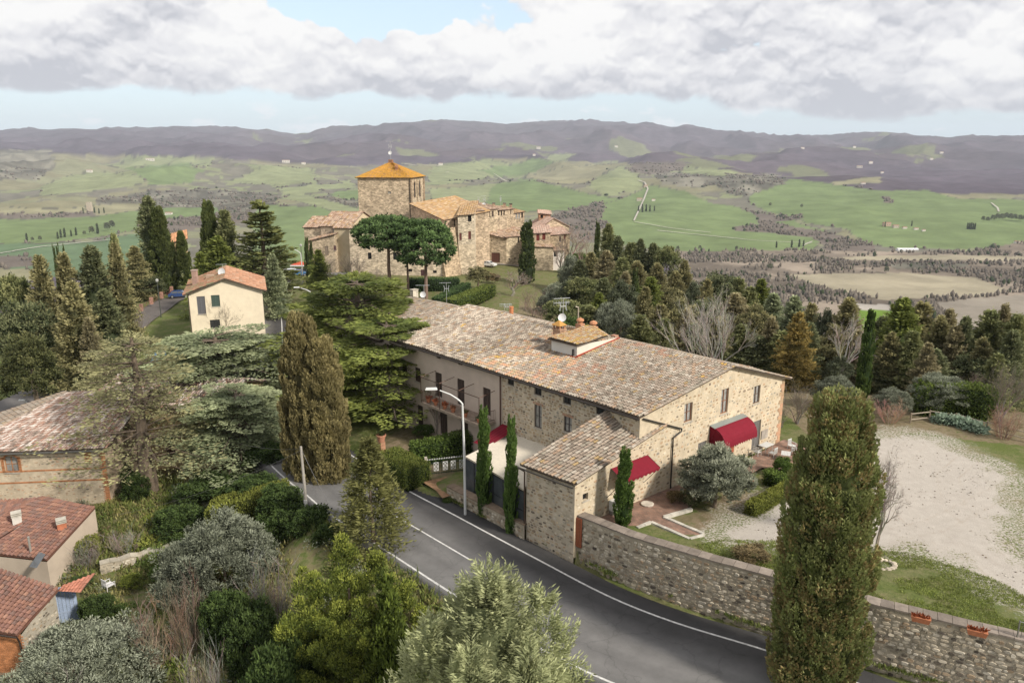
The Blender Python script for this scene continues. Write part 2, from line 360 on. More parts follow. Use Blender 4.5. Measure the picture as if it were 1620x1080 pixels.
def ground_mat():
    m = bpy.data.materials.new('ground_cover'); m.use_nodes = True; nt = m.node_tree; nt.nodes.clear(); N = nt.nodes.new; L = nt.links.new
    out = N('ShaderNodeOutputMaterial'); p = N('ShaderNodeBsdfPrincipled'); p.inputs['Roughness'].default_value = .97; p.inputs['Specular IOR Level'].default_value = .1
    L(p.outputs[0], out.inputs[0]); geo = N('ShaderNodeNewGeometry')
    def noi(s, d=6, r=.6):
        n = N('ShaderNodeTexNoise'); n.inputs['Scale'].default_value = s; n.inputs['Detail'].default_value = d; n.inputs['Roughness'].default_value = r
        L(geo.outputs['Position'], n.inputs['Vector']); return n.outputs['Fac']
    def attr(n_):
        a = N('ShaderNodeAttribute'); a.attribute_name = n_; return a
    def mr(v, a, b, c=0., d=1.):
        n = N('ShaderNodeMapRange'); L(v, n.inputs[0]); n.inputs[1].default_value = a; n.inputs[2].default_value = b; n.inputs[3].default_value = c; n.inputs[4].default_value = d; return n.outputs[0]
    def mix(f, a, b):
        n = N('ShaderNodeMix'); n.data_type = 'RGBA'; L(f, n.inputs[0])
        for k, v in ((6, a), (7, b)):
            if isinstance(v, tuple): n.inputs[k].default_value = (*v, 1)
            else: L(v, n.inputs[k])
        return n.outputs[2]
    def add(a, b, k=1.0):
        n = N('ShaderNodeMath'); n.operation = 'MULTIPLY_ADD'; L(b, n.inputs[0]); n.inputs[1].default_value = k; L(a, n.inputs[2]); return n.outputs[0]
    n1, n2, n3, n4 = noi(.35), noi(1.6), noi(7, 7, .7), noi(28, 4, .7)
    grass = mix(mr(n2, .35, .65), (.095, .125, .035), (.22, .21, .10)); grass = mix(mr(n1, .4, .62), grass, (.12, .145, .042)); grass = mix(mr(n1, .48, .3, 0, .75), grass, (.22, .185, .105)); grass = mix(mr(n3, .42, .75, 0, .7), grass, (.05, .075, .02))
    soil = mix(mr(n3, .3, .7), (.20, .14, .09), (.30, .24, .17)); soil = mix(mr(n2, .4, .6), soil, (.15, .13, .07))
    grav = mix(mr(n2, .3, .7), (.47, .43, .38), (.40, .36, .315)); grav = mix(mr(n3, .58, .9, 0, .5), grav, (.36, .305, .25)); grav = mix(mr(n4, .5, .8, 0, .4), grav, (.60, .54, .47)); grav = mix(mr(add(attr('rut').outputs['Fac'], n3, .8), .75, 1.15, 0, .75), grav, (.37, .31, .25))
    # lot: signed distance to the gravel's outline, ragged by noise
    lotd = add(add(attr('lot').outputs['Fac'], mr(n1, .2, .8, -1, 1), 1.6), mr(n3, .25, .75, -1, 1), 1.1)
    soild = add(attr('soil').outputs['Fac'], mr(n2, .25, .75, -1, 1), .55)
    c = mix(mr(soild, .3, .7), grass, soil)
    thin = mix(mr(n3, .45, .55), grass, grav)                      # gravel scattered in the grass round the lot
    c = mix(mr(lotd, -2.4, -1.2), c, thin); c = mix(mr(lotd, -.3, .5), c, grav)
    L(c, p.inputs['Base Color'])
    b = N('ShaderNodeBump'); b.inputs['Strength'].default_value = .7; b.inputs['Distance'].default_value = .06; L(add(n3, n4, .5), b.inputs['Height']); L(b.outputs[0], p.inputs['Normal'])
    return m
GMAT = ground_mat()
def lotpts():
    P_ = [(1392, 690), (1420, 683), (1465, 688), (1520, 712), (1570, 738), (1600, 760), (1590, 790), (1592, 815), (1575, 835), (1600, 880), (1640, 905), (1900, 1010), (2100, 1000), (1640, 960), (1560, 915), (1500, 880), (1430, 865), (1395, 868), (1330, 862), (1250, 850), (1190, 858), (1165, 850), (1175, 828), (1225, 800), (1262, 785), (1320, 740), (1360, 700)]
    return [tuple(at(a, b, 2.0)[:2]) for a, b in P_]
LOT = lotpts()
def set_f(me, name, arr):
    a = me.attributes.new(name, 'FLOAT', 'POINT'); a.data.foreach_set('value', np.asarray(arr, np.float32).ravel())
def axis(lo, hi, a, b, fine, g_=1.13):
    xs = list(np.arange(a, b + 1e-6, fine)); s = fine; x = xs[-1]
    while x < hi: s = min(s * g_, 14); x += s; xs.append(x)
    s = fine; x = xs[0]
    while x > lo: s = min(s * g_, 14); x -= s; xs.insert(0, x)
    return np.array(xs)
def soil_mask(X, Y):
    s = np.full(X.shape, .1)
    def blob(c, r, k): 
        nonlocal s; s = np.maximum(s, k * np.clip(1.3 - np.hypot(X - c[0], Y - c[1]) / r, 0, 1))
    for px, py, z, r, k in ((1180, 800, 2, 3.2, 1), (1130, 830, 2, 3.0, .9), (870, 880, .8, 2.0, 1), (760, 800, .8, 6, 1), (650, 700, .2, 4.5, 1), (690, 740, .2, 3, .9), (1240, 745, 2, 3.5, .7)):
        q = at(px, py, z); blob(q, r, k)
    s = np.where(np.hypot(X + 5, (Y - 165) * .8) < 48, np.maximum(s, .42), s); left = poly_dist(X, Y, ROAD_R); s = np.where((left > ROAD_W + .3) & (Y < 75), np.maximum(s, .45), s)
    s = np.where(np.hypot(X - 60, Y - 120) < 62, np.maximum(s, .75), s)
    s = np.where((Y > 62) & (X > 26), np.where(poly_sdf(X, Y, [tuple(at(a, b, 2)[:2]) for a, b in ((1380, 690), (1440, 664), (1530, 676), (1640, 704), (1800, 760), (2100, 900), (1380, 800))]) > 0, s, .8), s)
    return s
def build_ground():
    xs = axis(-330, 330, -22, 48, .34); ys = axis(-60, 430, 26, 72, .34)
    X, Y = np.meshgrid(xs, ys); Z = ground_np(X, Y)
    rd = poly_dist(X, Y, ROAD_R); sd_ = poly_dist(X, Y, WALL); sel = ((rd > -.45) | ((rd > -3.7) & (sd_ < .25) & (X > -5.3))) & (rd < ROAD_W + .35)
    Z = np.where(sel, Z - .3, Z)
    nx, ny = len(xs), len(ys); V = np.stack([X.ravel(), Y.ravel(), Z.ravel()], 1)
    i = np.arange(ny - 1)[:, None] * nx + np.arange(nx - 1)[None, :]; Fq = np.stack([i, i + 1, i + nx + 1, i + nx], -1).reshape(-1, 4)
    sd = poly_sdf(X, Y, LOT); rut = np.zeros(X.shape)
    for pix in ([(1640, 955), (1560, 895), (1480, 850), (1420, 800), (1400, 740), (1450, 700)], [(1640, 900), (1575, 860), (1510, 800), (1500, 750), (1530, 725)], [(1400, 850), (1480, 830), (1560, 790), (1600, 770)]):
        c = [tuple(at(a, b, 2.0)[:2]) for a, b in pix]; q = np.abs(poly_dist(X, Y, c)); rut = np.maximum(rut, np.clip(1 - np.abs(q - .75) / .32, 0, 1) * .6)
    cx = X.ravel()[Fq].mean(1); cyy = Y.ravel()[Fq].mean(1); inlot = poly_sdf(cx, cyy, LOT) > -.4
    for nm, pick, dz in (('ground', ~inlot, 0), ('gravel_lot', inlot, 0)):
        fq = Fq[pick]; used, inv = np.unique(fq.ravel(), return_inverse=True)
        me = np_mesh(nm, V[used], inv.reshape(-1, 4), None, GMAT, True)
        set_f(me, 'lot', sd.ravel()[used]); set_f(me, 'rut', rut.ravel()[used]); set_f(me, 'soil', soil_mask(X.ravel()[used], Y.ravel()[used]))
        tag(link(nm, me), kind='structure')
build_ground()

# ------------------------------------------------------------------ far country
FIELDS = [  # outline on the photograph's rows, cover
    ('mix', [(-420, 235), (150, 243), (330, 250), (560, 262), (700, 258), (830, 250), (1000, 258), (1090, 262), (1200, 275), (1330, 300), (1460, 305), (2100, 312), (2100, 400), (-420, 440)]),
    ('scrub', [(-420, 232), (75, 238), (95, 262), (60, 285), (-420, 295)]), ('scrub', [(150, 318), (230, 300), (350, 300), (440, 310), (430, 332), (250, 340), (160, 330)]),
    ('scrub', [(470, 308), (540, 315), (576, 325), (576, 345), (500, 340)]),
    ('pale', [(170, 262), (230, 246), (340, 252), (330, 262), (230, 268)]), ('pale', [(60, 292), (150, 272), (215, 275), (225, 292), (150, 305), (70, 310)]),
    ('green', [(200, 264), (290, 258), (318, 268), (300, 290), (235, 294), (215, 278)]), ('pale', [(350, 289), (425, 262), (500, 268), (505, 290), (440, 296)]), ('pale', [(430, 300), (560, 285), (560, 296), (450, 312)]), ('green', [(520, 303), (576, 300), (576, 318), (540, 316)]),
    ('tan', [(-420, 322), (100, 328), (225, 322), (215, 340), (80, 350), (-420, 345)]), ('wood', [(-420, 338), (60, 336), (150, 334), (150, 342), (60, 350), (-420, 352)]),
    ('green', [(-420, 352), (150, 342), (260, 328), (340, 326), (345, 345), (240, 362), (180, 372), (60, 385), (-420, 392)]), ('green2', [(-420, 392), (120, 382), (250, 366), (270, 385), (260, 420), (150, 440), (-420, 430)]),
    ('wood', [(215, 352), (330, 338), (420, 335), (410, 352), (250, 372)]), ('wood', [(-420, 402), (40, 404), (60, 420), (-420, 430)]), ('tan', [(-420, 420), (60, 424), (60, 445), (-420, 450)]),
    ('green', [(400, 322), (576, 326), (576, 420), (400, 420)]), ('pale', [(440, 312), (576, 345), (576, 330), (470, 305)]),
    ('pale', [(676, 262), (770, 250), (820, 258), (760, 285), (676, 292)]), ('green', [(760, 268), (850, 250), (880, 255), (840, 275), (790, 282)]), ('tan', [(832, 282), (880, 264), (965, 258), (962, 272), (925, 292), (880, 292)]),
    ('pale', [(870, 245), (910, 243), (900, 254), (860, 256)]), ('pale', [(930, 290), (985, 262), (1020, 280), (1010, 300), (950, 310)]), ('pale', [(676, 300), (800, 285), (900, 305), (820, 320), (680, 330)]),
    ('green', [(786, 288), (840, 284), (930, 306), (1030, 320), (960, 330), (880, 336), (790, 338), (770, 318)]), ('green', [(945, 326), (1000, 306), (1030, 290), (1085, 300), (1180, 330), (1260, 350), (1340, 375), (1290, 385), (1280, 396), (1080, 402), (960, 380)]),
    ('wood', [(890, 338), (952, 318), (962, 350), (940, 380), (860, 370)]), ('wood', [(1010, 258), (1085, 256), (1090, 268), (1030, 280), (1000, 270)]),
    ('scrub', [(1040, 276), (1130, 272), (1225, 276), (1250, 288), (1180, 308), (1110, 296), (1050, 290)]), ('pale', [(1080, 262), (1165, 270), (1160, 276), (1080, 276)]), ('mix', [(1085, 300), (1130, 292), (1190, 318), (1210, 332), (1130, 322)]),
    ('green', [(1182, 310), (1245, 284), (1310, 290), (1380, 300), (1460, 300), (1520, 315), (2100, 322), (2100, 392), (1560, 392), (1420, 394), (1372, 386), (1340, 365), (1250, 346), (1215, 336)]),
    ('tan', [(1310, 288), (1390, 280), (1400, 290), (1320, 294)]), ('wood', [(1392, 312), (1405, 312), (1415, 326), (1400, 324)]),
    ('wood', [(1175, 330), (1215, 340), (1250, 344), (1272, 342), (1262, 350), (1230, 352), (1330, 372), (1388, 388), (1385, 398), (1300, 398), (1290, 376), (1160, 364), (1165, 357), (1210, 356)]),
    ('brown', [(1060, 396), (1250, 394), (1400, 398), (1540, 396), (1620, 384), (2100, 384), (2100, 560), (1060, 560)]), ('straw', [(1300, 408), (1500, 404), (2100, 408), (2100, 418), (1500, 414), (1340, 412)]), ('scrub', [(1395, 418), (1520, 416), (1530, 426), (1410, 426)]), ('straw', [(1250, 436), (1420, 432), (1540, 440), (1600, 462), (1560, 470), (1480, 470), (1400, 474), (1310, 462)]),
    ('straw2', [(1470, 478), (1600, 468), (2100, 478), (2100, 540), (1520, 520)]), ('lime', [(1340, 486), (1400, 484), (1420, 500), (1500, 512), (1540, 540), (1340, 530)]), ('stony', [(1340, 480), (1410, 482), (1410, 490), (1340, 490)])]
TONES = {'mix': (.21, .21, .13), 'scrub': (.15, .14, .11), 'pale': (.22, .24, .13), 'green': (.15, .195, .085), 'green2': (.115, .165, .09), 'tan': (.24, .225, .14), 'wood': (.15, .125, .105), 'brown': (.20, .165, .13),
         'straw': (.30, .265, .19), 'straw2': (.25, .22, .18), 'lime': (.12, .19, .03), 'stony': (.36, .33, .29), 'hill': (.095, .078, .096)}
ROADS_FAR = [[(1003, 350), (1010, 335), (1018, 318), (1025, 300), (1020, 290), (1005, 285)], [(705, 275), (715, 272)], [(780, 275), (795, 285), (808, 292)], [(0, 402), (60, 392), (180, 380)], [(1003, 352), (1060, 362), (1130, 370)], [(1568, 322), (1578, 330), (1582, 342)], [(1285, 383), (1265, 392)], [(640, 262), (700, 264)], [(1040, 366), (1200, 382), (1290, 386)]]
def fields_color(X, Y, Z):
    zz = Z - CAMZ; dd = Y * CP - zz * SP; up = Y * SP + zz * CP
    dd = np.maximum(dd, 1); px = 810 + F_PX * X / dd; py = 540 - F_PX * up / dd
    jx = (fbm(X / 260, Y / 260, 3, 21) - .5); jy = (fbm(X / 310 + 40, Y / 310, 3, 22) - .5)
    j2 = fbm(X / 45, Y / 60, 2, 23) - .5; qx = px + jx * 30 + j2 * 9; qy = py + jy * 8 + j2 * 2.5
    n1 = fbm(X / 420, Y / 420, 4, 31); n2 = fbm(X / 90, Y / 90, 4, 32); n3 = fbm(X / 1500, Y / 2400, 3, 33)
    C = np.empty(X.shape + (3,)); C[:] = TONES['hill']
    C *= (.45 + .7 * n1 + .45 * n2)[..., None]; clear = (n3 > .61) & (n1 > .52); C[clear] = np.array(TONES['pale']) * .75
    red = np.clip((n3 - .45) * 4, 0, 1)[..., None]; C = C * (1 - .3 * red) + np.array((.12, .085, .075)) * .3 * red
    dist = np.hypot(X, Y)
    wood = np.zeros(X.shape)
    for kind, pts in FIELDS:
        sd = poly_sdf(qx, qy, pts); ins = sd > 0
        c = np.array(TONES[kind]) * (.84 + .32 * n2)[..., None]
        if kind == 'mix':
            c = np.where((n1 > .54)[..., None], np.array(TONES['pale']) * (.85 + .3 * n2)[..., None], c)
            s_ = (n2 + (n1 - .5) > .53) & (n3 < .58); c = np.where(s_[..., None], np.array(TONES['scrub']) * (.7 + .6 * n2)[..., None], c); c = np.where(((n1 < .40))[..., None], np.array(TONES['tan']) * .85, c)
        if kind in ('scrub', 'brown'):
            c = np.where((n2 > .6)[..., None], c * 1.35, c); c = np.where((n2 < .4)[..., None], c * .7, c)
        C = np.where(ins[..., None], c, C)
        if kind in ('green', 'green2', 'pale', 'tan'):
            edge = ins & (sd < .55 + 1.2 * (n2 - .35)); C = np.where(edge[..., None], np.array((.105, .10, .078)), C); hed = edge & (n1 > .46)
        wood = np.where(ins, 1.0 if kind in ('wood', 'brown') else (.5 if kind == 'scrub' else 0.0), wood)
        if kind in ('green', 'green2', 'pale', 'tan'): wood = np.where(hed, .8, wood)
    return C, wood, px, py
FARMAT = mat('far_country', var=.32, scale=.012, rough=1.0, bump=0, spec=.0)
def far_nodes():
    nt = FARMAT.node_tree
    for n in nt.nodes:
        if n.type == 'TEX_NOISE': n.inputs['Detail'].default_value = 12; n.inputs['Roughness'].default_value = .74
far_nodes()
def build_far():
    na, nd = 720, 350
    az = np.radians(np.linspace(-41, 41, na)); t = np.linspace(0, 1, nd)
    D = 260 * (15500 / 260.) ** (t ** .95)
    A, DD = np.meshgrid(az, D); X = np.sin(A) * DD; Y = np.cos(A) * DD
    Z = far_z(X, Y)
    r = np.hypot(X + 10, Y - 100); Z = Z - 3.0 * np.clip((420 - r) / 100, 0, 1)
    near_in = (np.abs(X) < 320) & (Y < 420) & (Y > -50); Z = np.where(near_in, Z - 14, Z)
    C, wood, px, py = fields_color(X, Y, Z)
    i = np.arange(nd - 1)[:, None] * na + np.arange(na - 1)[None, :]; Fq = np.stack([i, i + 1, i + na + 1, i + na], -1).reshape(-1, 4)
    me = np_mesh('valley_and_hills', np.stack([X.ravel(), Y.ravel(), Z.ravel()], 1), Fq, C.reshape(-1, 3), FARMAT, True)
    tag(link('hills', me), kind='structure')
    # the rest of the country round the viewer, coarse
    az = np.radians(np.linspace(41, 319, 90)); D = np.geomspace(200, 15500, 40); A, DD = np.meshgrid(az, D); X2 = np.sin(A) * DD; Y2 = np.cos(A) * DD
    Z2 = far_z(X2, np.abs(Y2)) ; nin = (np.abs(X2) < 320) & (Y2 > -50) & (Y2 < 420); Z2 = np.where(nin, Z2 - 14, Z2)
    n1 = fbm(X2 / 600, Y2 / 600, 3, 31); C2 = np.where((n1 > .5)[..., None], np.array(TONES['green']), np.array(TONES['mix']))
    i = np.arange(39)[:, None] * 90 + np.arange(89)[None, :]; Fq = np.stack([i, i + 1, i + 91, i + 90], -1).reshape(-1, 4)
    me = np_mesh('outlying_terrain', np.stack([X2.ravel(), Y2.ravel(), Z2.ravel()], 1), Fq, C2.reshape(-1, 3), FARMAT, True)
    tag(link('terrain', me), kind='structure')
    return X, Y, Z, wood, px, py
FX, FY, FZ, FWOOD, FPX, FPY = build_far()

# ------------------------------------------------------------------ woods of the valley: one mass of small bare crowns
def scatter_blobs(name, P, R, H, C, m, kind='stuff'):
    base = np.array([(0, 0, 1), (.9, 0, .55), (.28, .86, .5), (-.73, .53, .6), (-.73, -.53, .5), (.28, -.86, .6), (.55, .3, .0), (-.2, .6, .0), (-.6, -.1, 0), (.1, -.6, 0)])
    tri = np.array([(0, 1, 2), (0, 2, 3), (0, 3, 4), (0, 4, 5), (0, 5, 1), (1, 6, 2), (2, 6, 7), (2, 7, 3), (3, 7, 8), (3, 8, 4), (4, 8, 9), (4, 9, 5), (5, 9, 6), (5, 6, 1)])
    n = len(P); rs = np.random.RandomState(7); jit = rs.uniform(.7, 1.3, (n, len(base), 3)); th = rs.uniform(0, 6.28, n)
    b = base[None] * jit; ct, st = np.cos(th)[:, None], np.sin(th)[:, None]
    x = (b[..., 0] * ct - b[..., 1] * st) * R[:, None]; y = (b[..., 0] * st + b[..., 1] * ct) * R[:, None]; z = b[..., 2] * H[:, None]
    V = np.stack([x + P[:, 0:1], y + P[:, 1:2], z + P[:, 2:3]], -1).reshape(-1, 3)
    Fq = (tri[None] + (np.arange(n) * len(base))[:, None, None]).reshape(-1, 3)
    CC = np.repeat(C, len(base), 0) * (.65 + .5 * np.tile(base[:, 2], n))[:, None] ** 0
    return tag(link(name, np_mesh(name, V, Fq, CC, m)), kind=kind)
def build_woods():
    rs = np.random.RandomState(3)
    d = np.hypot(FX, FY); ok = (FPX > -40) & (FPX < 1660) & (d > 520) & (d < 5200)
    area = d * d
    n2 = fbm(FX / 60, FY / 60, 3, 77)
    pr = FWOOD * np.clip((n2 - .36) * 4, 0, 1) * np.clip(d / 1500, .2, 1.0)
    pr = pr * .75
    m = ok & (rs.rand(*d.shape) < pr)
    X = FX[m]; Y = FY[m]; Z = FZ[m]; k = len(X); dd = np.hypot(X, Y)
    X = X + rs.uniform(-.5, .5, k) * dd * .004; Y = Y + rs.uniform(-.5, .5, k) * dd * .008
    H = rs.uniform(5, 10, k); R = H * rs.uniform(.32, .62, k) * np.clip(dd / 2200, .75, 1.8)
    C = np.array((.155, .132, .108)) * rs.uniform(.82, 1.25, (k, 1)); gr = rs.rand(k) < .12; C[gr] = np.array((.05, .065, .03))
    print('wood clumps', k)
    scatter_blobs('valley_woods', np.stack([X, Y, Z - .5], 1), R, H, C, mat('far_wood', var=.3, scale=.5, rough=1, spec=0, trans=.15))
build_woods()
# ------------------------------------------------------------------ facades, stonework, roofs
RS = random.Random(11)
def vary(c, a, b, r=None):
    k = (r or RS).uniform(a, b); return tuple(q * k for q in c)
class Fac:
    def __init__(s, A, Bp, z0=0.0):
        s.A = V3((A[0], A[1], 0)); s.Bp = V3((Bp[0], Bp[1], 0)); s.d = s.Bp - s.A; s.len = s.d.length; s.d.normalize(); s.z0 = z0
        s.n = V3((s.d.y, -s.d.x, 0))
        if s.n.dot(-s.A) < 0: s.n = -s.n
    def pt(s, a, z, off=0.0):
        p = s.A + s.d * a + s.n * off; return V3((p.x, p.y, z))
    def hit(s, px, py):
        h = on(px, py, s.A, s.Bp); return (h.x - s.A.x) * s.d.x + (h.y - s.A.y) * s.d.y, h.z
def lerp(a, b, t): return a + (b - a) * t
def wall_face(mb, f, s0, s1, zb, zt, holes=(), brk=(), col=(.4, .33, .24), depth=.22):
    zbf = zb if callable(zb) else (lambda s: zb); ztf = zt if callable(zt) else (lambda s: zt)
    br = {s0, s1, *[b for b in brk if s0 < b < s1]}
    for h in holes: br |= {max(s0, h[0]), min(s1, h[2])}
    br = sorted(br)
    for a, b in zip(br[:-1], br[1:]):
        if b - a < 1e-4: continue
        mid = (a + b) / 2; hs = sorted([h for h in holes if h[0] < mid < h[2]], key=lambda h: h[1]); cur0, cur1 = zbf(a), zbf(b)
        for h in hs:
            if h[1] > max(cur0, cur1): mb.quad(f.pt(a, cur0), f.pt(b, cur1), f.pt(b, h[1]), f.pt(a, h[1]), col)
            cur0 = cur1 = h[3]
        mb.quad(f.pt(a, cur0), f.pt(b, cur1), f.pt(b, ztf(b)), f.pt(a, ztf(a)), col)
    for h in holes:
        a, z0, b, z1 = h[:4]
        P = [f.pt(a, z0), f.pt(b, z0), f.pt(b, z1), f.pt(a, z1)]; Q = [f.pt(a, z0, -depth), f.pt(b, z0, -depth), f.pt(b, z1, -depth), f.pt(a, z1, -depth)]
        for i in range(4): j = (i + 1) % 4; mb.quad(P[i], P[j], Q[j], Q[i], col)
    return mb
SHUT = (.22, .16, .13)
def window(f, s, z, w, h, parent, style='glass', frame=(.16, .09, .055), sillc=(.42, .38, .32), off=0.0, name='window', sill=True, lintel=None):
    """s, z = middle of the sill; the opening reaches .18 m into the wall."""
    a, b = s - w / 2, s + w / 2; D = -.14 + off; mb = MB(); t = .055
    if style in ('glass', 'grille'):
        for (x0, x1, y0, y1) in ((a, a + t, z, z + h), (b - t, b, z, z + h), (a, b, z, z + t), (a, b, z + h - t, z + h), (s - t / 2, s + t / 2, z, z + h)):
            mb.box(f.pt(x0, y0, D - .03), f.d * (x1 - x0), f.n * .06, (0, 0, y1 - y0), frame)
        if h > 1.0: mb.box(f.pt(a, z + h * .5 - .015, D - .03), f.d * w, f.n * .055, (0, 0, .03), frame)
        fr = mb.build(name, WOOD, parent)
        MB().quad(f.pt(a, z, D - .035), f.pt(b, z, D - .035), f.pt(b, z + h, D - .035), f.pt(a, z + h, D - .035), (.03, .035, .04)).build('pane', GLASS_PALE if style == 'glass' else GLASS, fr)
        if style == 'grille':
            gr = MB(); k = max(2, int(w / .14))
            for i in range(1, k): gr.tube([f.pt(a + w * i / k, z, -.03), f.pt(a + w * i / k, z + h, -.03)], .012, (.05, .045, .04), 4)
            for i in range(1, 4): gr.tube([f.pt(a, z + h * i / 4, -.03), f.pt(b, z + h * i / 4, -.03)], .012, (.05, .045, .04), 4)
            gr.build('grille', METAL, fr)
    elif style == 'shutter':
        for sgn in (0, 1):
            x0 = a if sgn == 0 else s + .01; ww = w / 2 - .01
            for (p, q, y0, y1) in ((x0, x0 + .05, z, z + h), (x0 + ww - .05, x0 + ww, z, z + h), (x0, x0 + ww, z, z + .07), (x0, x0 + ww, z + h - .07, z + h)):
                mb.box(f.pt(p, y0, D), f.d * (q - p), f.n * .045, (0, 0, y1 - y0), frame)
            k = max(3, int(h / .11))
            for i in range(k):
                zz = z + .07 + (h - .14) * i / k; mb.box(f.pt(x0 + .05, zz, D + .005), f.d * (ww - .1), f.n * .02 + V3((0, 0, .02)), V3((0, 0, (h - .14) / k * .8)), tuple(c * .8 for c in frame))
        fr = mb.build(name, PAINT, parent)
        MB().quad(f.pt(a, z, D - .03), f.pt(b, z, D - .03), f.pt(b, z + h, D - .03), f.pt(a, z + h, D - .03), (.02, .02, .02)).build('backing', DARK, fr)
    elif style == 'door':
        k = max(3, int(w / .16))
        for i in range(k): mb.box(f.pt(a + w * i / k + .006, z, D - .02), f.d * (w / k - .012), f.n * (.04 + .006 * (i % 2)), (0, 0, h), vary(frame, .85, 1.15))
        fr = mb.build(name, WOOD, parent)
        MB().tube([f.pt(b - .12, z + h * .48, D + .02), f.pt(b - .12, z + h * .48, D + .09), f.pt(b - .2, z + h * .48, D + .09)], .015, (.3, .28, .25), 5).build('handle', METAL, fr)
    elif style == 'dark':
        mb.box(f.pt(a, z, D - .1), f.d * w, f.n * .02, (0, 0, h), (.02, .02, .02)); fr = mb.build(name, DARK, parent)
    if sill and style != 'door': MB().box(f.pt(a - .08, z - .09, -.13 + off), f.d * (w + .16), f.n * .2, (0, 0, .085), sillc).build('sill', STONE, fr)
    if lintel: MB().box(f.pt(a - .15, z + h, -.02), f.d * (w + .3), f.n * .035, (0, 0, .2), lintel).build('lintel', STONE, fr)
    return fr
def holes_of(specs, m=0.0): return [(s - w / 2 - m, z - m, s + w / 2 + m, z + h + m) for (s, z, w, h) in specs]
WARM = [((.46, .37, .25), 4), ((.38, .29, .19), 3), ((.28, .22, .16), 2.0), ((.17, .14, .11), .8), ((.42, .29, .19), 1.8), ((.52, .46, .36), 3), ((.30, .28, .24), 1.2)]
GREY = [((.36, .31, .235), 3), ((.28, .24, .18), 2.6), ((.46, .405, .32), 3), ((.16, .135, .105), 1), ((.31, .235, .16), 1.8), ((.50, .45, .37), 1.3), ((.10, .085, .07), .5)]
def pick(pal, r):
    t = r.uniform(0, sum(w for _, w in pal))
    for c, w in pal:
        t -= w
        if t <= 0: break
    k = r.uniform(.85, 1.18); return tuple(x * k for x in c)
def rubble(f, s0, s1, zb, zt, holes, parent, pal, rh=(.15, .27), wl=(.2, .5), fill=.9, proud=(.02, .06), seed=1, n_ind=0, name='stone', off=0.0, skip=0.0, near=None):
    r = random.Random(seed); zbf = zb if callable(zb) else (lambda s: zb); ztf = zt if callable(zt) else (lambda s: zt)
    lo = min(zbf(s0), zbf(s1)); hi = max(ztf(s0 + (s1 - s0) * i / 12.) for i in range(13)); st = []
    z = lo + .02
    while z < hi:
        h = r.uniform(*rh); s = s0 + r.uniform(-.2, .1)
        while s < s1:
            w = r.uniform(*wl) * (1.3 if r.random() < .12 else 1); c = s + w / 2; zc = z + h / 2 + r.uniform(-.03, .03); s += w
            if c < s0 + .06 or c > s1 - .06 or zc - h * .3 < zbf(c) or zc + h * .42 > ztf(c): continue
            if any(H[0] - w * .45 < c < H[2] + w * .45 and H[1] - h * .4 < zc < H[3] + h * .4 for H in holes): continue
            if r.random() < skip: continue
            hh = h * r.uniform(.75, 1.15); n = r.choice((6, 7, 8)); a0 = r.uniform(0, 6.28); ring = []
            for i in range(n):
                a = a0 + 6.283 * i / n; q = r.uniform(.82, 1.08); x = math.copysign(abs(math.cos(a)) ** .7, math.cos(a)) * w * .5 * fill * q; y = math.copysign(abs(math.sin(a)) ** .7, math.sin(a)) * hh * .5 * fill * q
                ring.append((x, y))
            st.append((w * hh, c, zc, ring, r.uniform(*proud), pick(pal, r)))
        z += h * .97
    order = st
    if n_ind: order = sorted(st, key=lambda q: -q[0] / (1 + .0 * q[1])); 
    def put(mb, c, zc, ring, d, col):
        k = len(mb.v); n = len(ring); t1, t2 = r.uniform(-.01, .01), r.uniform(-.01, .01)
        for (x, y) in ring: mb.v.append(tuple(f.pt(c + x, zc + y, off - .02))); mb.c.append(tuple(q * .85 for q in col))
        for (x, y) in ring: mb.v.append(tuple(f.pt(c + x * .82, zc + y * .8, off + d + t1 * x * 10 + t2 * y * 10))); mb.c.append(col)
        for i in range(n): j = (i + 1) % n; mb.f.append((k + i, k + j, k + n + j, k + n + i))
        mb.f.append(tuple(k + n + i for i in range(n)))
    big = MB()
    for i, (ar, c, zc, ring, d, col) in enumerate(order):
        if i < n_ind:
            m1 = MB(); put(m1, c, zc, ring, d, col); m1.build('stone', STONE, parent)
        else: put(big, c, zc, ring, d, col)
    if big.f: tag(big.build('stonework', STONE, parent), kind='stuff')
    return len(st)
CLAY = [((.32, .265, .215), 4), ((.285, .232, .185), 3), ((.38, .335, .28), 1.8), ((.32, .23, .165), 1.6), ((.21, .175, .14), 1.1), ((.29, .255, .205), 1.8), ((.36, .26, .14), .4)]
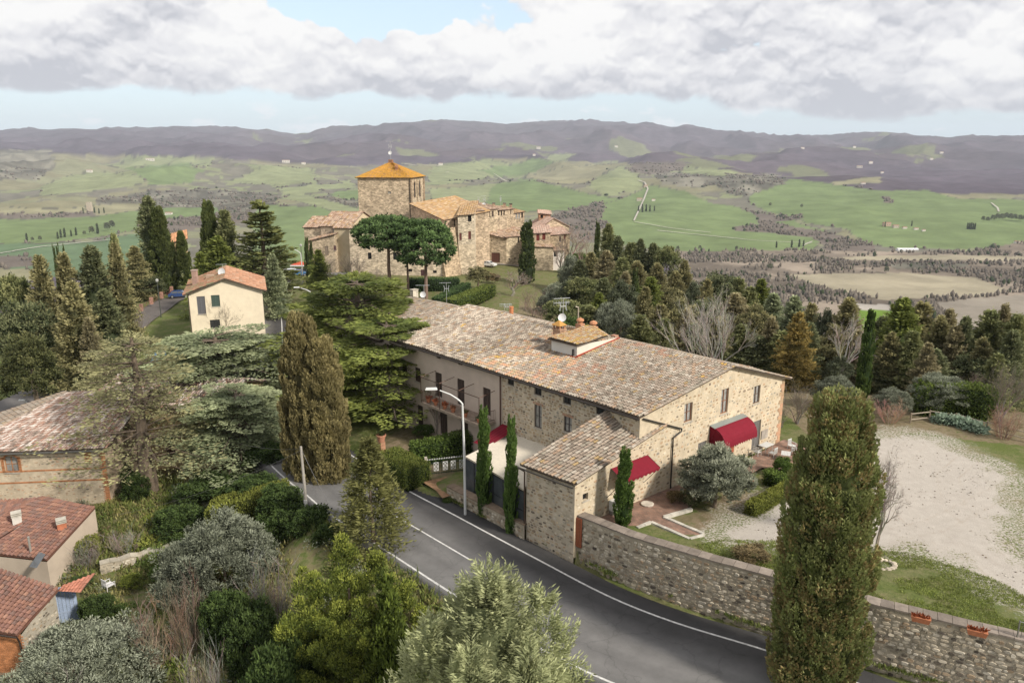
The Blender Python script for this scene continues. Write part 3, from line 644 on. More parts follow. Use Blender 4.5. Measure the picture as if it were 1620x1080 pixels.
def tile_roof(eL, eR, rR, rL, parent, pal=CLAY, cw=.215, rl=.36, seed=1, n_ind=0, clip=None, name='tiles', lichen=0.0, arc=4, jit=1.0, under=(.10, .078, .06), thick=.09, patch=None, score=None):
    r = random.Random(seed); eL, eR, rR, rL = map(V3, (eL, eR, rR, rL)); N = (eR - eL).cross(rL - eL).normalized()
    if N.z < 0: N = -N
    sheet = MB(); sheet.quad(eL, eR, rR, rL, under)
    for a, b in ((eL, eR), (eR, rR), (rR, rL), (rL, eL)): sheet.quad(a, b, b - N * thick, a - N * thick, under)
    sheet.quad(eL - N * thick, eR - N * thick, rR - N * thick, rL - N * thick, under)
    sh = sheet.build('roof', TILE, parent)
    nc = max(1, int(round(max((eR - eL).length, (rR - rL).length) / cw))); nr = max(1, int(round(max((rL - eL).length, (rR - eR).length) / rl)))
    sgk = seed * 3.1; Lu = max((eR - eL).length, .1)
    def P(u, v): return (eL * (1 - u) + eR * u) * (1 - v) + (rL * (1 - u) + rR * u) * v + N * (SAG(u * Lu * .28 + sgk, v * 2.6) * .16)
    tiles = []
    cs = [(math.cos(math.pi * k / arc), math.sin(math.pi * k / arc)) for k in range(arc + 1)]
    for j in range(nr):
        for i in range(nc):
            if clip and not clip(*P((i + .5) / nc, (j + .5) / nr)): continue
            u = (i + .5 + r.uniform(-.07, .07) * jit) / nc; v0 = (j + r.uniform(-.07, .07) * jit) / nr; v1 = min(1.02, (j + 1.18) / nr)
            p0 = P(u, max(-.004, v0)); p1 = P(u + r.uniform(-.06, .06) * jit / nc, v1); tiles.append((p0, p1, i, j))
    def put(mb, p0, p1, i, j):
        side = (eR - eL).normalized() if (eR - eL).length > .1 else (rR - rL).normalized(); lift = r.uniform(0, .018) * jit; k = len(mb.v)
        col = pick(pal, r)
        if patch: col = patch(p0, col, r)
        r0 = cw * .37; r1 = cw * .30; h = cw * .44
        for (c, s_) in cs: mb.v.append(tuple(p0 + side * c * r0 + N * (s_ * h + .035 + lift))); mb.c.append(col)
        for (c, s_) in cs: mb.v.append(tuple(p1 + side * c * r1 + N * (s_ * h * .85 + .002))); mb.c.append(tuple(q * .9 for q in col))
        n = arc + 1
        for q in range(arc): mb.f.append((k + q, k + q + 1, k + n + q + 1, k + n + q))
        mb.f.append(tuple(k + q for q in range(n)))
    if n_ind:
        tiles.sort(key=(lambda t: score(t[0])) if score else (lambda t: t[0].length))
    big = MB()
    for q, t in enumerate(tiles):
        if q < n_ind:
            m1 = MB(); put(m1, *t); m1.build('tile', TILE, sh)
        else: put(big, *t)
    if big.f: tag(big.build('roof_tiles', TILE, sh), kind='stuff')
    return sh
_SG = np.random.RandomState(2).rand(64, 64)
def SAG(x, y):
    i, j = int(x) % 63, int(y) % 63; a, b = x - int(x), y - int(y); a = a * a * (3 - 2 * a); b = b * b * (3 - 2 * b); return float((_SG[i, j] * (1 - a) + _SG[i + 1, j] * a) * (1 - b) + (_SG[i, j + 1] * (1 - a) + _SG[i + 1, j + 1] * a) * b)
def ridge_tiles(a, b, parent, pal=CLAY, rl=.4, rad=.13, seed=5, name='ridge'):
    r = random.Random(seed); a, b = V3(a), V3(b); n = max(1, int((b - a).length / rl)); d = (b - a).normalized(); side = d.cross(V3((0, 0, 1))).normalized(); up = side.cross(d); mb = MB()
    for i in range(n):
        p0 = a.lerp(b, i / n); p1 = a.lerp(b, min(1, (i + 1.1) / n)); col = pick(pal, r); k = len(mb.v); lf = r.uniform(0, .03)
        for p, q in ((p0, 1.0), (p1, .85)):
            for t in range(6):
                an = math.pi * t / 5; mb.v.append(tuple(p + side * math.cos(an) * rad * q + up * (math.sin(an) * rad * q + .03 + (lf if q == 1 else 0)))); mb.c.append(col)
        for t in range(5): mb.f.append((k + t, k + t + 1, k + 7 + t, k + 6 + t))
        mb.f.append(tuple(k + t for t in range(6)))
    return tag(mb.build('ridge_tiles', TILE, parent), kind='stuff')
def rough_roof(eL, eR, rR, rL, parent, pal, cw=.5, rl=.7, seed=1, under=(.14, .1, .08), amp=.07, thick=.14):
    """tiles of a far roof: rows of narrow ribs, each cell its own tone"""
    r = random.Random(seed); eL, eR, rR, rL = map(V3, (eL, eR, rR, rL)); N = (eR - eL).cross(rL - eL).normalized()
    if N.z < 0: N = -N
    mb = MB(); nc = max(2, int(max((eR - eL).length, (rR - rL).length) / cw)); nr = max(1, int(max((rL - eL).length, (rR - eR).length) / rl))
    def P(u, v): return (eL * (1 - u) + eR * u) * (1 - v) + (rL * (1 - u) + rR * u) * v
    for i in range(nc):
        for j in range(nr):
            c = pick(pal, r); a, b, m = i / nc, (i + 1) / nc, (i + .5) / nc; v0, v1 = j / nr, (j + 1) / nr; lift = N * r.uniform(.0, .03)
            mb.add([P(a, v0), P(m, v0) + N * amp + lift, P(b, v0), P(b, v1), P(m, v1) + N * amp, P(a, v1)], [(0, 1, 4, 5), (1, 2, 3, 4)], c)
    for a, b in ((eL, eR), (eR, rR), (rR, rL), (rL, eL)): mb.quad(a + N * .01, b + N * .01, b - N * thick, a - N * thick, under)
    mb.quad(eL - N * thick, eR - N * thick, rR - N * thick, rL - N * thick, under)
    return mb.build('roof', TILE, parent)

# ------------------------------------------------------------------ road
def smooth(pts, step=1.0):
    out = []; P_ = [V3((*p, 0)) for p in pts]
    for i in range(len(P_) - 1):
        a, b, c, d = P_[max(i - 1, 0)], P_[i], P_[i + 1], P_[min(i + 2, len(P_) - 1)]; n = max(1, int((c - b).length / step))
        for k in range(n):
            t = k / n; out.append(.5 * ((2 * b) + (c - a) * t + (2 * a - 5 * b + 4 * c - d) * t * t + (3 * b - a - 3 * c + d) * t ** 3))
    out.append(P_[-1]); return out
RC = smooth(ROAD_R, 1.0)
def frames(pts):
    o = []
    for i, p in enumerate(pts):
        d = (pts[min(i + 1, len(pts) - 1)] - pts[max(i - 1, 0)]).normalized(); o.append((p, V3((-d.y, d.x, 0))))
    return o
RF = frames(RC)
_rz = shep(np.array([p.x + n.x * 3 for p, n in RF]), np.array([p.y + n.y * 3 for p, n in RF]), _anA)
for _ in range(6): _rz = np.convolve(np.pad(_rz, 2, 'edge'), np.ones(5) / 5, 'valid')
def ribbon(name, offs, zoff, col, m, idx=None, skirt=0.0, kind='structure', cols=None):
    mb = MB(); rng = idx or (0, len(RF)); n = len(offs); 
    for i in range(*rng):
        p, nn = RF[i]
        for k, o in enumerate(offs):
            z = _rz[i] + zoff - (skirt if (skirt and k in (0, n - 1)) else 0); mb.v.append((p.x + nn.x * o, p.y + nn.y * o, z)); mb.c.append(cols[k] if cols else col)
    m_ = rng[1] - rng[0]
    for i in range(m_ - 1):
        for k in range(n - 1): q = i * n + k; mb.f.append((q, q + n, q + n + 1, q + 1))
    return tag(mb.build(name, m, None, True), kind=kind)
def asphalt():
    m = mat('asphalt', var=.24, scale=.5, bump=.35, rough=.9, bscale=35, spec=.2)
    for n in m.node_tree.nodes:
        if n.type == 'TEX_NOISE' and n.inputs['Scale'].default_value == .5:
            n.inputs['Detail'].default_value = 12; n.inputs['Roughness'].default_value = .75
    nt = m.node_tree; N = nt.nodes.new; L = nt.links.new; p = next(n for n in nt.nodes if n.type == 'BSDF_PRINCIPLED'); src = p.inputs['Base Color'].links[0].from_socket; geo = next(n for n in nt.nodes if n.type == 'NEW_GEOMETRY')
    n = N('ShaderNodeTexNoise'); n.inputs['Scale'].default_value = .8; n.inputs['Detail'].default_value = 5; L(geo.outputs['Position'], n.inputs['Vector']); ad = N('ShaderNodeVectorMath'); ad.operation = 'MULTIPLY_ADD'; L(n.outputs['Color'], ad.inputs[0]); ad.inputs[1].default_value = (1.6, 1.6, 1.6); L(geo.outputs['Position'], ad.inputs[2])
    v = N('ShaderNodeTexVoronoi'); v.feature = 'DISTANCE_TO_EDGE'; v.inputs['Scale'].default_value = .32; L(ad.outputs[0], v.inputs['Vector']); r = N('ShaderNodeMapRange'); L(v.outputs['Distance'], r.inputs[0]); r.inputs[1].default_value = .004; r.inputs[2].default_value = .014; r.inputs[3].default_value = .85; r.inputs[4].default_value = 1
    s = N('ShaderNodeVectorMath'); s.operation = 'SCALE'; L(src, s.inputs[0]); L(r.outputs[0], s.inputs['Scale']); L(s.outputs[0], p.inputs['Base Color'])
    return m
ASPH = asphalt()
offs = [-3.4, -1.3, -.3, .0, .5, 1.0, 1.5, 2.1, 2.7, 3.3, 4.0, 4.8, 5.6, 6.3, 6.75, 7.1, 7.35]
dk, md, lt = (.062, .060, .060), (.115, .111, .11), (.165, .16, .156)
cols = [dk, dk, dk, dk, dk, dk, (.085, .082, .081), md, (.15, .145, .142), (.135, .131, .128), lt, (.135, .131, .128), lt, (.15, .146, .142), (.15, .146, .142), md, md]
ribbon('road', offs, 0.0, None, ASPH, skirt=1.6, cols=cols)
LINE = mat('road_paint', col=(.56, .55, .53), var=.42, scale=5, rough=.8)
ribbon('road_marking', [-.07, .07], .006, (.6, .6, .6), LINE)
ribbon('road_marking', [ROAD_W - .2, ROAD_W - .06], .006, (.6, .6, .6), LINE)
i0 = min(range(len(RF)), key=lambda i: (RF[i][0] + RF[i][1] * 3.3 - at(740, 878, 0)).length); i1 = min(range(len(RF)), key=lambda i: (RF[i][0] + RF[i][1] * 3.3 - at(600, 798, 0)).length)
ribbon('road_marking', [3.2, 3.32], .006, (.6, .6, .6), LINE, idx=(i0, i1))
ribbon('road_marking', [3.2, 3.32], .006, (.6, .6, .6), LINE, idx=(i1 + 14, len(RF) - 20))
# side lane on the left, the street above it, and the crossing by the hamlet
def lane(name, pts, w, col, zo=.05, m=None):
    P_ = frames(smooth([tuple(p[:2]) for p in pts], 2.0)); mb = MB()
    for p, n in P_:
        for o in (-w / 2, -w / 6, w / 6, w / 2):
            x, y = p.x + n.x * o, p.y + n.y * o; mb.v.append((x, y, g(x, y) + zo)); mb.c.append(col)
    for i in range(len(P_) - 1):
        for k in range(3): q = i * 4 + k; mb.f.append((q, q + 4, q + 5, q + 1))
    return tag(mb.build(name, m or ASPH, None, True), kind='structure')
lane('street', [(-58, 175), (-62, 165), (-67, 150), at(262, 478, -2.6), at(232, 497, -2.6), at(205, 518, -2.8), (-60, 99), (-66, 92)], 5.5, (.13, .115, .105), .1)
lane('street', [(-66, 100), at(80, 612, -7), at(30, 645, -7), at(-30, 690, -7.5)], 4.5, (.16, .15, .145), .12)
lane('street', [(-110, 185), (-85, 180), (-66, 178), (-50, 176), (-38, 183)], 7, (.17, .165, .16), .12)
lane('street', [(-20, 196), (-5, 203), (8, 206), (14, 212)], 6, (.26, .235, .20), .12)
# ------------------------------------------------------------------ the stone farmhouse
def zf(v): return 8.62 + .153 * v
def zb_(v): return 10.2 - (v - 10.33) * .309
LEN = 31.6; XT = 43.0; WID = 18.2; UB = 14.2
FH = thing('stone_farmhouse', 'long rubble stone farmhouse with clay tiled roof standing beside the curving road', 'house', tuple(B(8, 9, 1)))
front = Fac(B(0, 0), B(XT, 0)); gable = Fac(B(0, 0), B(0, WID))
def fu(px, py): return front.hit(px, py)
def gu(px, py): return gable.hit(px, py)
MC = (.54, .455, .335); MCF = (.50, .43, .33)
# gable wall
gw = [gu(1088, 667), gu(1145, 654), gu(1196, 638)]; gd = [gu(1110, 722), gu(1150, 716), gu(1195, 704)]
GH = [(gw[0][0], gw[0][1], .95, 1.45), (gw[1][0], gw[1][1], .95, 2.0), (gw[2][0], gw[2][1], .95, 1.5),
      (gd[0][0], 2.05, 1.05, 2.75), (gd[1][0], 2.05, 1.5, 2.5), (gd[2][0], 2.25, 1.15, 2.55)]
gh = holes_of(GH); gtop = lambda s: min(zf(max(s, 0)), zb_(s)) - .12
ANX_N = V3((4.05, 45.1, 0)); ann_s = -((B(0, 0) - ANX_N).length)
w = MB(); wall_face(w, gable, 0, WID, .4, gtop, gh, (10.33,), MC); wg = w.build('wall', MORTAR, FH)
rubble(gable, 2.2, WID, 1.6, lambda s: gtop(s) - .05, gh, wg, WARM, rh=(.17, .33), wl=(.18, .56), fill=.72, proud=(.002, .02), seed=3, n_ind=200, skip=.30)
for k, (s, z, wd, h) in enumerate(GH):
    st = ('glass', 'glass', 'glass', 'shutter', 'door', 'shutter')[k]
    window(gable, s, z, wd, h, FH, st, frame=((.19, .09, .05), (.25, .12, .07), (.12, .08, .06), (.20, .19, .18), (.30, .09, .045), (.20, .19, .18))[k], name='door' if k == 4 else 'window', sill=k < 3, lintel=(.45, .38, .28) if k < 3 else None)
MB().box(gable.pt(gd[1][0] + .35, 2.05, .0), gable.d * .5, gable.n * .06, (0, 0, 2.3), (.34, .10, .05)).build('door', WOOD, FH)
# corner stones
q = MB(); r = random.Random(5)
for k in range(17): q.box(gable.pt(WID - (.62 if k % 2 else .4), 1.7 + k * .35, -.02), gable.d * (.62 if k % 2 else .4), gable.n * .045, (0, 0, .32), (.42 + r.uniform(-.05, .05), .27, .17))
q.build('quoin', STONE, FH)
# front wall, stone half
def fwin(px, py, w_, h_, dy=0): s, z = fu(px, py); return (s, z + dy, w_, h_)
FW = [fwin(808, 609, .75, .62), fwin(851, 625, .8, .85), fwin(897, 639, .8, .72), fwin(952, 657, 1.1, .6), fwin(851, 677, .85, 1.9), fwin(898, 684, .85, 1.25)]
fh = holes_of(FW); ftop = lambda s: 8.5
w = MB(); wall_face(w, front, 0, UB, 0, 8.5, fh, (), MCF); wf = w.build('wall', MORTAR, FH)
rubble(front, .1, UB - .1, 2.4, 8.42, fh, wf, [(tuple(c * .86 for c in k), v) for k, v in WARM], rh=(.16, .27), wl=(.2, .5), fill=.86, proud=(.006, .035), seed=4, n_ind=120, skip=.12)
for k, (s, z, wd, h) in enumerate(FW): window(front, s, z, wd, h, FH, 'glass' if k in (4, 5) else 'grille', frame=(.10, .085, .08), lintel=(.36, .22, .15) if k in (0, 4, 5) else None)
# front wall, plastered half
PW = [fwin(694, 567, .6, .5), fwin(728, 577, .6, .5), (fu(694, 615)[0], 4.35, 1.0, 2.3), (fu(729, 620)[0], 4.35, 1.0, 2.4), (fu(770, 630)[0], 4.35, 1.0, 2.4), fwin(661, 604, .9, 1.4), (fu(665, 660)[0], .5, .9, 2.3), (fu(702, 670)[0], .8, 1.1, 2.4), (fu(735, 684)[0], .6, 1.0, 2.3), fwin(640, 596, .9, 1.3)]
ph = holes_of(PW)
w = MB(); wall_face(w, front, UB, LEN, 0, 8.5, ph, (), (.52, .43, .36)); w.build('plaster_wall', PLASTER, FH)
for k, (s, z, wd, h) in enumerate(PW): window(front, s, z, wd, h, FH, 'dark' if k < 2 else 'shutter', frame=(.085, .06, .05), sill=k in (5, 9), name='window' if k in (0, 1, 5, 9) else 'door')
w = MB(); wall_face(w, front, LEN, XT, 0, 7.9, (), (), (.50, .42, .36)); 
end = Fac(B(XT, 0), B(XT, WID)); wall_face(w, end, 0, WID, 0, lambda s: min(zf(s), zb_(s)) - .75, (), (10.33,), (.50, .42, .36))
back = Fac(B(0, WID), B(XT, WID)); back.n = -back.n; wall_face(w, back, 0, XT, 0, 7.5, (), (), MC); w.build('wall', PLASTER, FH)
# roofs
def patchy(p, col, r):
    o = p - E0; u = o.x * BU.x + o.y * BU.y; v = o.x * BV.x + o.y * BV.y; n = float(vnoise(p.x * .8, p.y * .8, 4)); m_ = float(vnoise(p.x * .23, p.y * .23, 9))
    if 10 < u < 17.5 and n > .35 and r.random() < .45: col = (.40 * r.uniform(.8, 1.2), .27, .175)
    elif 4 < u < 12 and n > .62 and r.random() < .35: col = (.33, .21, .155)
    elif u > 14 and r.random() < .25: col = tuple(c * 1.12 for c in (.42, .36, .29))
    if (n > .9 or v > 9.9) and r.random() < .2: col = (.44, .29, .10)
    k = .8 + .4 * m_; return tuple(c * k for c in col)
ov = -.45
tile_roof(B(-.3, ov, zf(ov)), B(LEN, ov, zf(ov)), B(LEN, 10.33, 10.2), B(-.3, 10.33, 10.2), FH, seed=21, patch=patchy, arc=4, cw=.28, rl=.41)
tile_roof(B(-.35, 18.65, zb_(18.65)), B(LEN, 18.65, zb_(18.65)), B(LEN, 10.33, 10.2), B(-.35, 10.33, 10.2), FH, seed=22, arc=3, cw=.24, rl=.5)
tile_roof(B(LEN + .02, ov, zf(ov) - .6), B(XT, ov, zf(ov) - .6), B(XT, 10.33, 9.6), B(LEN + .02, 10.33, 9.6), FH, seed=23, arc=3, cw=.24, rl=.42)
tile_roof(B(LEN + .02, 18.6, zb_(18.6) - .6), B(XT, 18.6, zb_(18.6) - .6), B(XT, 10.33, 9.6), B(LEN + .02, 10.33, 9.6), FH, seed=24, arc=3, cw=.24, rl=.6)
ridge_tiles(B(-.4, 10.33, 10.22), B(LEN, 10.33, 10.22), FH); ridge_tiles(B(LEN, 10.33, 9.64), B(XT, 10.33, 9.64), FH, seed=6)
ridge_tiles(B(LEN, .0, zf(0) + .02), B(LEN, 10.33, 10.22), FH, seed=9); ridge_tiles(B(-.3, 0, zf(0) + .02), B(-.3, 10.33, 10.22), FH, seed=8, rad=.1); ridge_tiles(B(-.33, 18.6, zb_(18.6) + .02), B(-.33, 10.33, 10.22), FH, seed=8, rad=.1)
MB().tube([B(-.35, ov - .08, zf(ov) - .10), B(LEN, ov - .08, zf(ov) - .10)], .075, (.07, .06, .055), 6).build('gutter', METAL, FH)
gp = MB(); a = gable.pt(.2, 8.30, .12); b = gable.pt(gu(1076, 677)[0], gu(1076, 677)[1], .14); c = gable.pt(gu(1063, 690)[0], gu(1063, 690)[1] - .1, .12)
gp.tube([a, b], .06, (.06, .055, .05), 6); gp.tube([b, b + V3((0, 0, -.2)), c, c + V3((0, 0, -.3)), V3((c.x, c.y, 2.05))], .06, (.06, .055, .05), 6); gp.build('downspout', METAL, FH)
dp = front.pt(UB + .05, 0, .12); MB().tube([dp + V3((0, 0, 8.4)), dp + V3((0, 0, 3.4))], .06, (.10, .05, .04), 6).build('downspout', METAL, FH)
# dormer box
def on_front_roof(px, py):
    dx, dy, dz = ray(px, py); n = V3((BV.x * -.153, BV.y * -.153, 1)); p0 = B(0, 0, 8.62); o = V3((0, 0, CAMZ)); d = V3((dx, dy, dz))
    # exact normal from the two in-plane directions
    n = BU.cross(V3((BV.x, BV.y, .153))); t = (p0 - o).dot(n) / d.dot(n); h = o + d * t; q = h - p0; det = BU.x * BV.y - BU.y * BV.x
    return ((q.x * BV.y - q.y * BV.x) / det, (BU.x * q.y - BU.y * q.x) / det, h.z)
u0, v0, z0 = on_front_roof(911, 568); u1, v1, z1 = on_front_roof(874, 556); u2, v2, z2 = on_front_roof(974, 539); v0 = (v0 + v1) / 2; v2 = min(max(v2, v0 + 3), 10.1)
zt0 = zf(v0) + 1.15; dm = MB(); u1 = max(u1, u0 + 2.2)
for (ua, ub) in ((u0, u1),):
    dm.quad(B(ua, v0, zf(v0) - .1), B(ub, v0, zf(v0) - .1), B(ub, v0, zt0), B(ua, v0, zt0), (.62, .60, .56))
    for uu in (ua, ub): dm.add([B(uu, v0, zf(v0) - .1), B(uu, v2, zf(v2) - .1), B(uu, v2, max(zf(v2) + .1, zt0 - .12)), B(uu, v0, zt0)], [(0, 1, 2, 3)], (.64, .60, .52))
dorm = dm.build('dormer', PLASTER, FH)
OR = [((.40, .26, .14), 3), ((.36, .23, .13), 2), ((.40, .33, .24), 2.4), ((.42, .29, .10), 1)]
tile_roof(B(u0 - .25, v0 - .3, zt0 + .05), B(u1 + .2, v0 - .3, zt0 + .05), B(u1 + .2, v2 + .3, zt0 + .35), B(u0 - .05, v2 - 1.2, zt0 + .25), dorm, pal=OR, seed=31, cw=.22, rl=.36)
fl = MB(); fl.box(B(u0 - .16, v0 - .1, zf(v0) + .12), BU * .14, V3((BV.x, BV.y, .153)) * (v2 - v0 + .3), (0, 0, .16), (.48, .09, .05)); fl.box(B(u0 - .12, v0 - .25, zf(v0) + .12), BU * .8, BV * .15, (0, 0, .06), (.48, .09, .05)); fl.build('flashing', METAL, dorm)
MB().tube([B(u0 + .35, v0 - .12, zt0 - .4), B(u0 + .35, v0 - .12, zf(v0) + .1)], .09, (.05, .05, .05), 6).build('downpipe', METAL, dorm)
# chimneys
def brick_chimney(u, v, zb, parent=FH, w_=.85, h=1.3):
    mb = MB(); c = B(u, v, zb); rz = math.atan2(BU.y, BU.x)
    mb.cbox(c, w_, w_ * .8, h, (.40, .25, .17), rz); mb.cbox(c + V3((0, 0, h)), w_ * 1.2, w_, .1, (.42, .27, .18), rz)
    for sx in (-1, 0, 1):
        for sy in (-1, 1): mb.cbox(c + BU * sx * w_ * .4 + BV * sy * w_ * .33 + V3((0, 0, h + .1)), .13, .13, .32, (.38, .21, .13), rz)
    ch = mb.build('chimney', STONE, parent)
    cp = MB(); z = c.z + h + .42; k = [c + BU * a * w_ * .62 + BV * b * w_ * .52 for a, b in ((-1, -1), (1, -1), (1, 1), (-1, 1))]
    cp.add([V3((p.x, p.y, z)) for p in k] + [V3((c.x, c.y, z + .42))], [(0, 1, 4), (1, 2, 4), (2, 3, 4), (3, 0, 4), (3, 2, 1, 0)], (.46, .25, .08)); cp.build('chimney_cap', TILE, ch)
    return ch
cu, cv, _ = on_front_roof(874, 537); brick_chimney(u1 + .65, v0 + 1.5, zf(v0 + 1.5) - .1, h=1.5)
for (px, py) in ((912, 521), (930, 527)):
    h = on_front_roof(px, py + 6); uu, vv = h[0], min(h[1], 10.6); mb = MB(); c = B(uu, 10.2, 10.2); mb.cbox(c, .6, .6, .75, (.44, .24, .15), .8); ch = mb.build('chimney', STONE, FH)
    pt = MB(); pt.lathe(c + V3((0, 0, .75)), [(.22, 0), (.2, .2), (.34, .22), (.36, .28), (.3, .42), (.0, .56)], (.46, .22, .12), 10); pt.build('chimney_pot', TERRACOTTA, ch)
def ridge_u(px): 
    lo, hi = -1, 45
    for _ in range(40):
        m_ = (lo + hi) / 2; p = B(m_, 10.33, 10.2); x = 810 + F_PX * p.x / (p.y * CP - (p.z - CAMZ) * SP)
        if x > px: lo = m_
        else: hi = m_
    return lo
c = B(ridge_u(807), 10.5, 10.1); MB().lathe(c, [(.2, 0), (.2, .85), (.23, .87), (.23, .95), (.17, .96)], (.50, .20, .09), 12).build('chimney', TERRACOTTA, FH)
c = B(ridge_u(911), 10.6, 10.1); MB().tube([c, c + V3((0, 0, 2.2)), c + V3((-.25, 0, 2.25))], .06, (.55, .47, .38), 6).build('flue', METAL, FH)
c = B(ridge_u(970), 10.5, 10.2); mbx = MB(); mbx.cbox(c, .5, .5, .3, (.4, .22, .15), .8); mbx.build('chimney', STONE, FH)
def antenna(base, h, label, dish=True, yagi=2, panel=True, rz=.3, s=1.0, ds=.42):
    t = thing('television_antenna', label, 'antenna', tuple(base)); b = V3(base); WH = (.60, .62, .63)
    MB().tube([b, b + V3((0, 0, h))], .03 * s, (.5, .5, .5), 6).build('mast', METAL, t)
    ca, sa = math.cos(rz), math.sin(rz); X = V3((ca, sa, 0)); Y = V3((-sa, ca, 0))
    for k in range(yagi):
        z = h * (.98 - .14 * k); mb = MB(); L_ = 1.3 * s; mb.tube([b + V3((0, 0, z)) - X * L_ * .7, b + V3((0, 0, z)) + X * L_ * .5], .018 * s, WH, 4)
        for i in range(7): p = b + V3((0, 0, z)) + X * (-L_ * .7 + i * L_ * .18); q = Y if k == 0 else V3((0, 0, 1)); mb.tube([p - q * .22 * s, p + q * .22 * s], .012 * s, WH, 3)
        mb.build('aerial', METAL, t)
    if panel:
        mb = MB(); z = h * .72
        for sgn in (-1, 1):
            for k in range(5): p = b + V3((0, 0, z + .35 * s)) + X * (.25 * sgn * s) * (1 + .25 * abs(k - 2) / 2) + V3((0, 0, -k * .17 * s)); mb.tube([p - Y * .22 * s, p + Y * .22 * s], .016 * s, WH, 4)
            mb.tube([b + V3((0, 0, z + .45 * s)) + X * .36 * sgn * s, b + V3((0, 0, z)) + X * .25 * sgn * s, b + V3((0, 0, z - .42 * s)) + X * .34 * sgn * s], .028 * s, WH, 4)
        mb.tube([b + V3((0, 0, z)) - X * .3 * s, b + V3((0, 0, z)) + X * .3 * s], .03 * s, WH, 4); mb.build('aerial', METAL, t)
    if dish:
        mb = MB(); c0 = b + V3((-.1, -.28, h * .38)); n = V3((-.15, -.95, .28)).normalized(); a = n.cross(V3((0, 0, 1))).normalized(); b2 = a.cross(n); k = 0; ring = []
        mb.v.append(tuple(c0 - n * .08)); mb.c.append((.62, .62, .62))
        for rr, dd in ((ds * .5, -.055), (ds, .02)):
            for j in range(12): t_ = j * math.pi / 6; mb.v.append(tuple(c0 + (a * math.cos(t_) + b2 * math.sin(t_)) * rr + n * dd)); mb.c.append((.64, .64, .64))
        for j in range(12): q = (j + 1) % 12; mb.f.append((0, 1 + j, 1 + q)); mb.f.append((1 + j, 13 + j, 13 + q, 1 + q))
        mb.build('dish', PAINT, t); MB().tube([c0 - n * .08, b + V3((0, 0, h * .38))], .025, (.4, .4, .4), 4).build('bracket', METAL, t)
    return t
antenna(B(ridge_u(897) + .1, 9.9, 10.2), 2.9, 'tall white television antenna with round dish beside the dormer on the farmhouse roof', ds=.38)
antenna(B(ridge_u(788), 11.5, 9.8), 1.15, 'low white aerial with long boom behind the ridge near the orange chimney pipe', dish=False, panel=True, rz=.05, s=.8)
antenna(B(ridge_u(697) - 1, 10.4, 9.7), 2.5, 'thin aerial with square panel on the lower far section of the farmhouse roof', dish=False, yagi=1, rz=.2, s=.8)
antenna(B(40.4, 11, 9.5), 1.7, 'aerial with small white dish at the far end of the farmhouse roof', panel=False, yagi=1, rz=.0, ds=.36)
c = B(41.8, 10.6, 9.5); mbx = MB(); mbx.cbox(c, .75, .6, 1.0, (.62, .56, .45), .8); mbx.cbox(c + V3((0, 0, 1.0)), .85, .7, .08, (.45, .40, .33), .8); mbx.build('chimney', PLASTER, FH)
# awnings
RED = (.18, .016, .028)
def dome_awning(f, s0, s1, ztop, proj, drop, parent):
    mb = MB(); prof = [(proj * math.sin(a), ztop - drop * (1 - math.cos(a))) for a in [i * math.pi / 2 / 7 for i in range(8)]]; n = 14
    for i, (o, z) in enumerate(prof):
        for k in range(n + 1): s = lerp(s0, s1, k / n); mb.v.append(tuple(f.pt(s, z + (.012 * math.sin(k * 2.2)) * i / 7, o + .03))); mb.c.append(RED)
    for i in range(7):
        for k in range(n): q = i * (n + 1) + k; mb.f.append((q, q + 1, q + n + 2, q + n + 1))
    base = 7 * (n + 1)
    for k in range(n):                       # scalloped valance
        a, b = V3(mb.v[base + k]), V3(mb.v[base + k + 1]); m_ = (a + b) / 2 - V3((0, 0, .26)); mb.add([a, b, b - V3((0, 0, .14)), m_, a - V3((0, 0, .14))], [(0, 1, 2, 3, 4)], RED)
    for s in (s0, s1):
        pts = [f.pt(s, z, o + .03) for o, z in prof] + [f.pt(s, ztop - drop - .12, .03)]; mb.add(pts, [tuple(range(len(pts)))], tuple(c * .9 for c in RED))
        for k in range(1, 4): mb.tube([f.pt(s, ztop - drop * .98, .03), f.pt(s, prof[k * 2][1], prof[k * 2][0] + .05)], .02, tuple(c * .7 for c in RED), 3)
    aw = mb.build('awning', CLOTH, parent)
    MB().box(f.pt(s0 - .03, ztop + .02, 0), f.d * (s1 - s0 + .06), f.n * .5 - V3((0, 0, .12)), (0, 0, .05), (.34, .38, .38)).build('cover', METAL, aw); return aw
sA = gu(1123, 672); sB = gu(1172, 659)
dome_awning(gable, sA[0], sB[0] + .15, (sA[1] + sB[1]) / 2 + .05, 1.45, 1.25, FH)
# annex with its lean-to roof, coplanar with the gable
AL = V3((.98, 48.0, 0)); AN = ANX_N
af = Fac(AL, AN); asd = Fac(AN, B(0, 2.5)); 
asd_len = (B(0, 2.5) - AN).length
w = MB(); wall_face(w, af, 0, af.len, -.8, 5.3, (), (), MCF); wa = w.build('wall', MORTAR, FH)
rubble(af, .05, af.len - .05, -.5, 5.2, (), wa, [(tuple(c * 1.0 for c in k), v) for k, v in WARM + GREY], rh=(.15, .26), wl=(.2, .5), fill=.86, proud=(.006, .03), seed=6, n_ind=100, skip=.18)
sw = asd.hit(926, 791); ah = [(sw[0] - .25, sw[1], sw[0] + .25, sw[1] + .5)]; atop = lambda s: lerp(5.3, 7.1, s / asd_len) - .1
w = MB(); wall_face(w, asd, 0, asd_len, 0, atop, ah, (), MC); ws = w.build('wall', MORTAR, FH)
rubble(asd, .05, asd_len, 1.7, lambda s: atop(s) - .05, ah, ws, WARM, rh=(.17, .33), wl=(.18, .56), fill=.74, proud=(.003, .022), seed=7, n_ind=130, skip=.26)
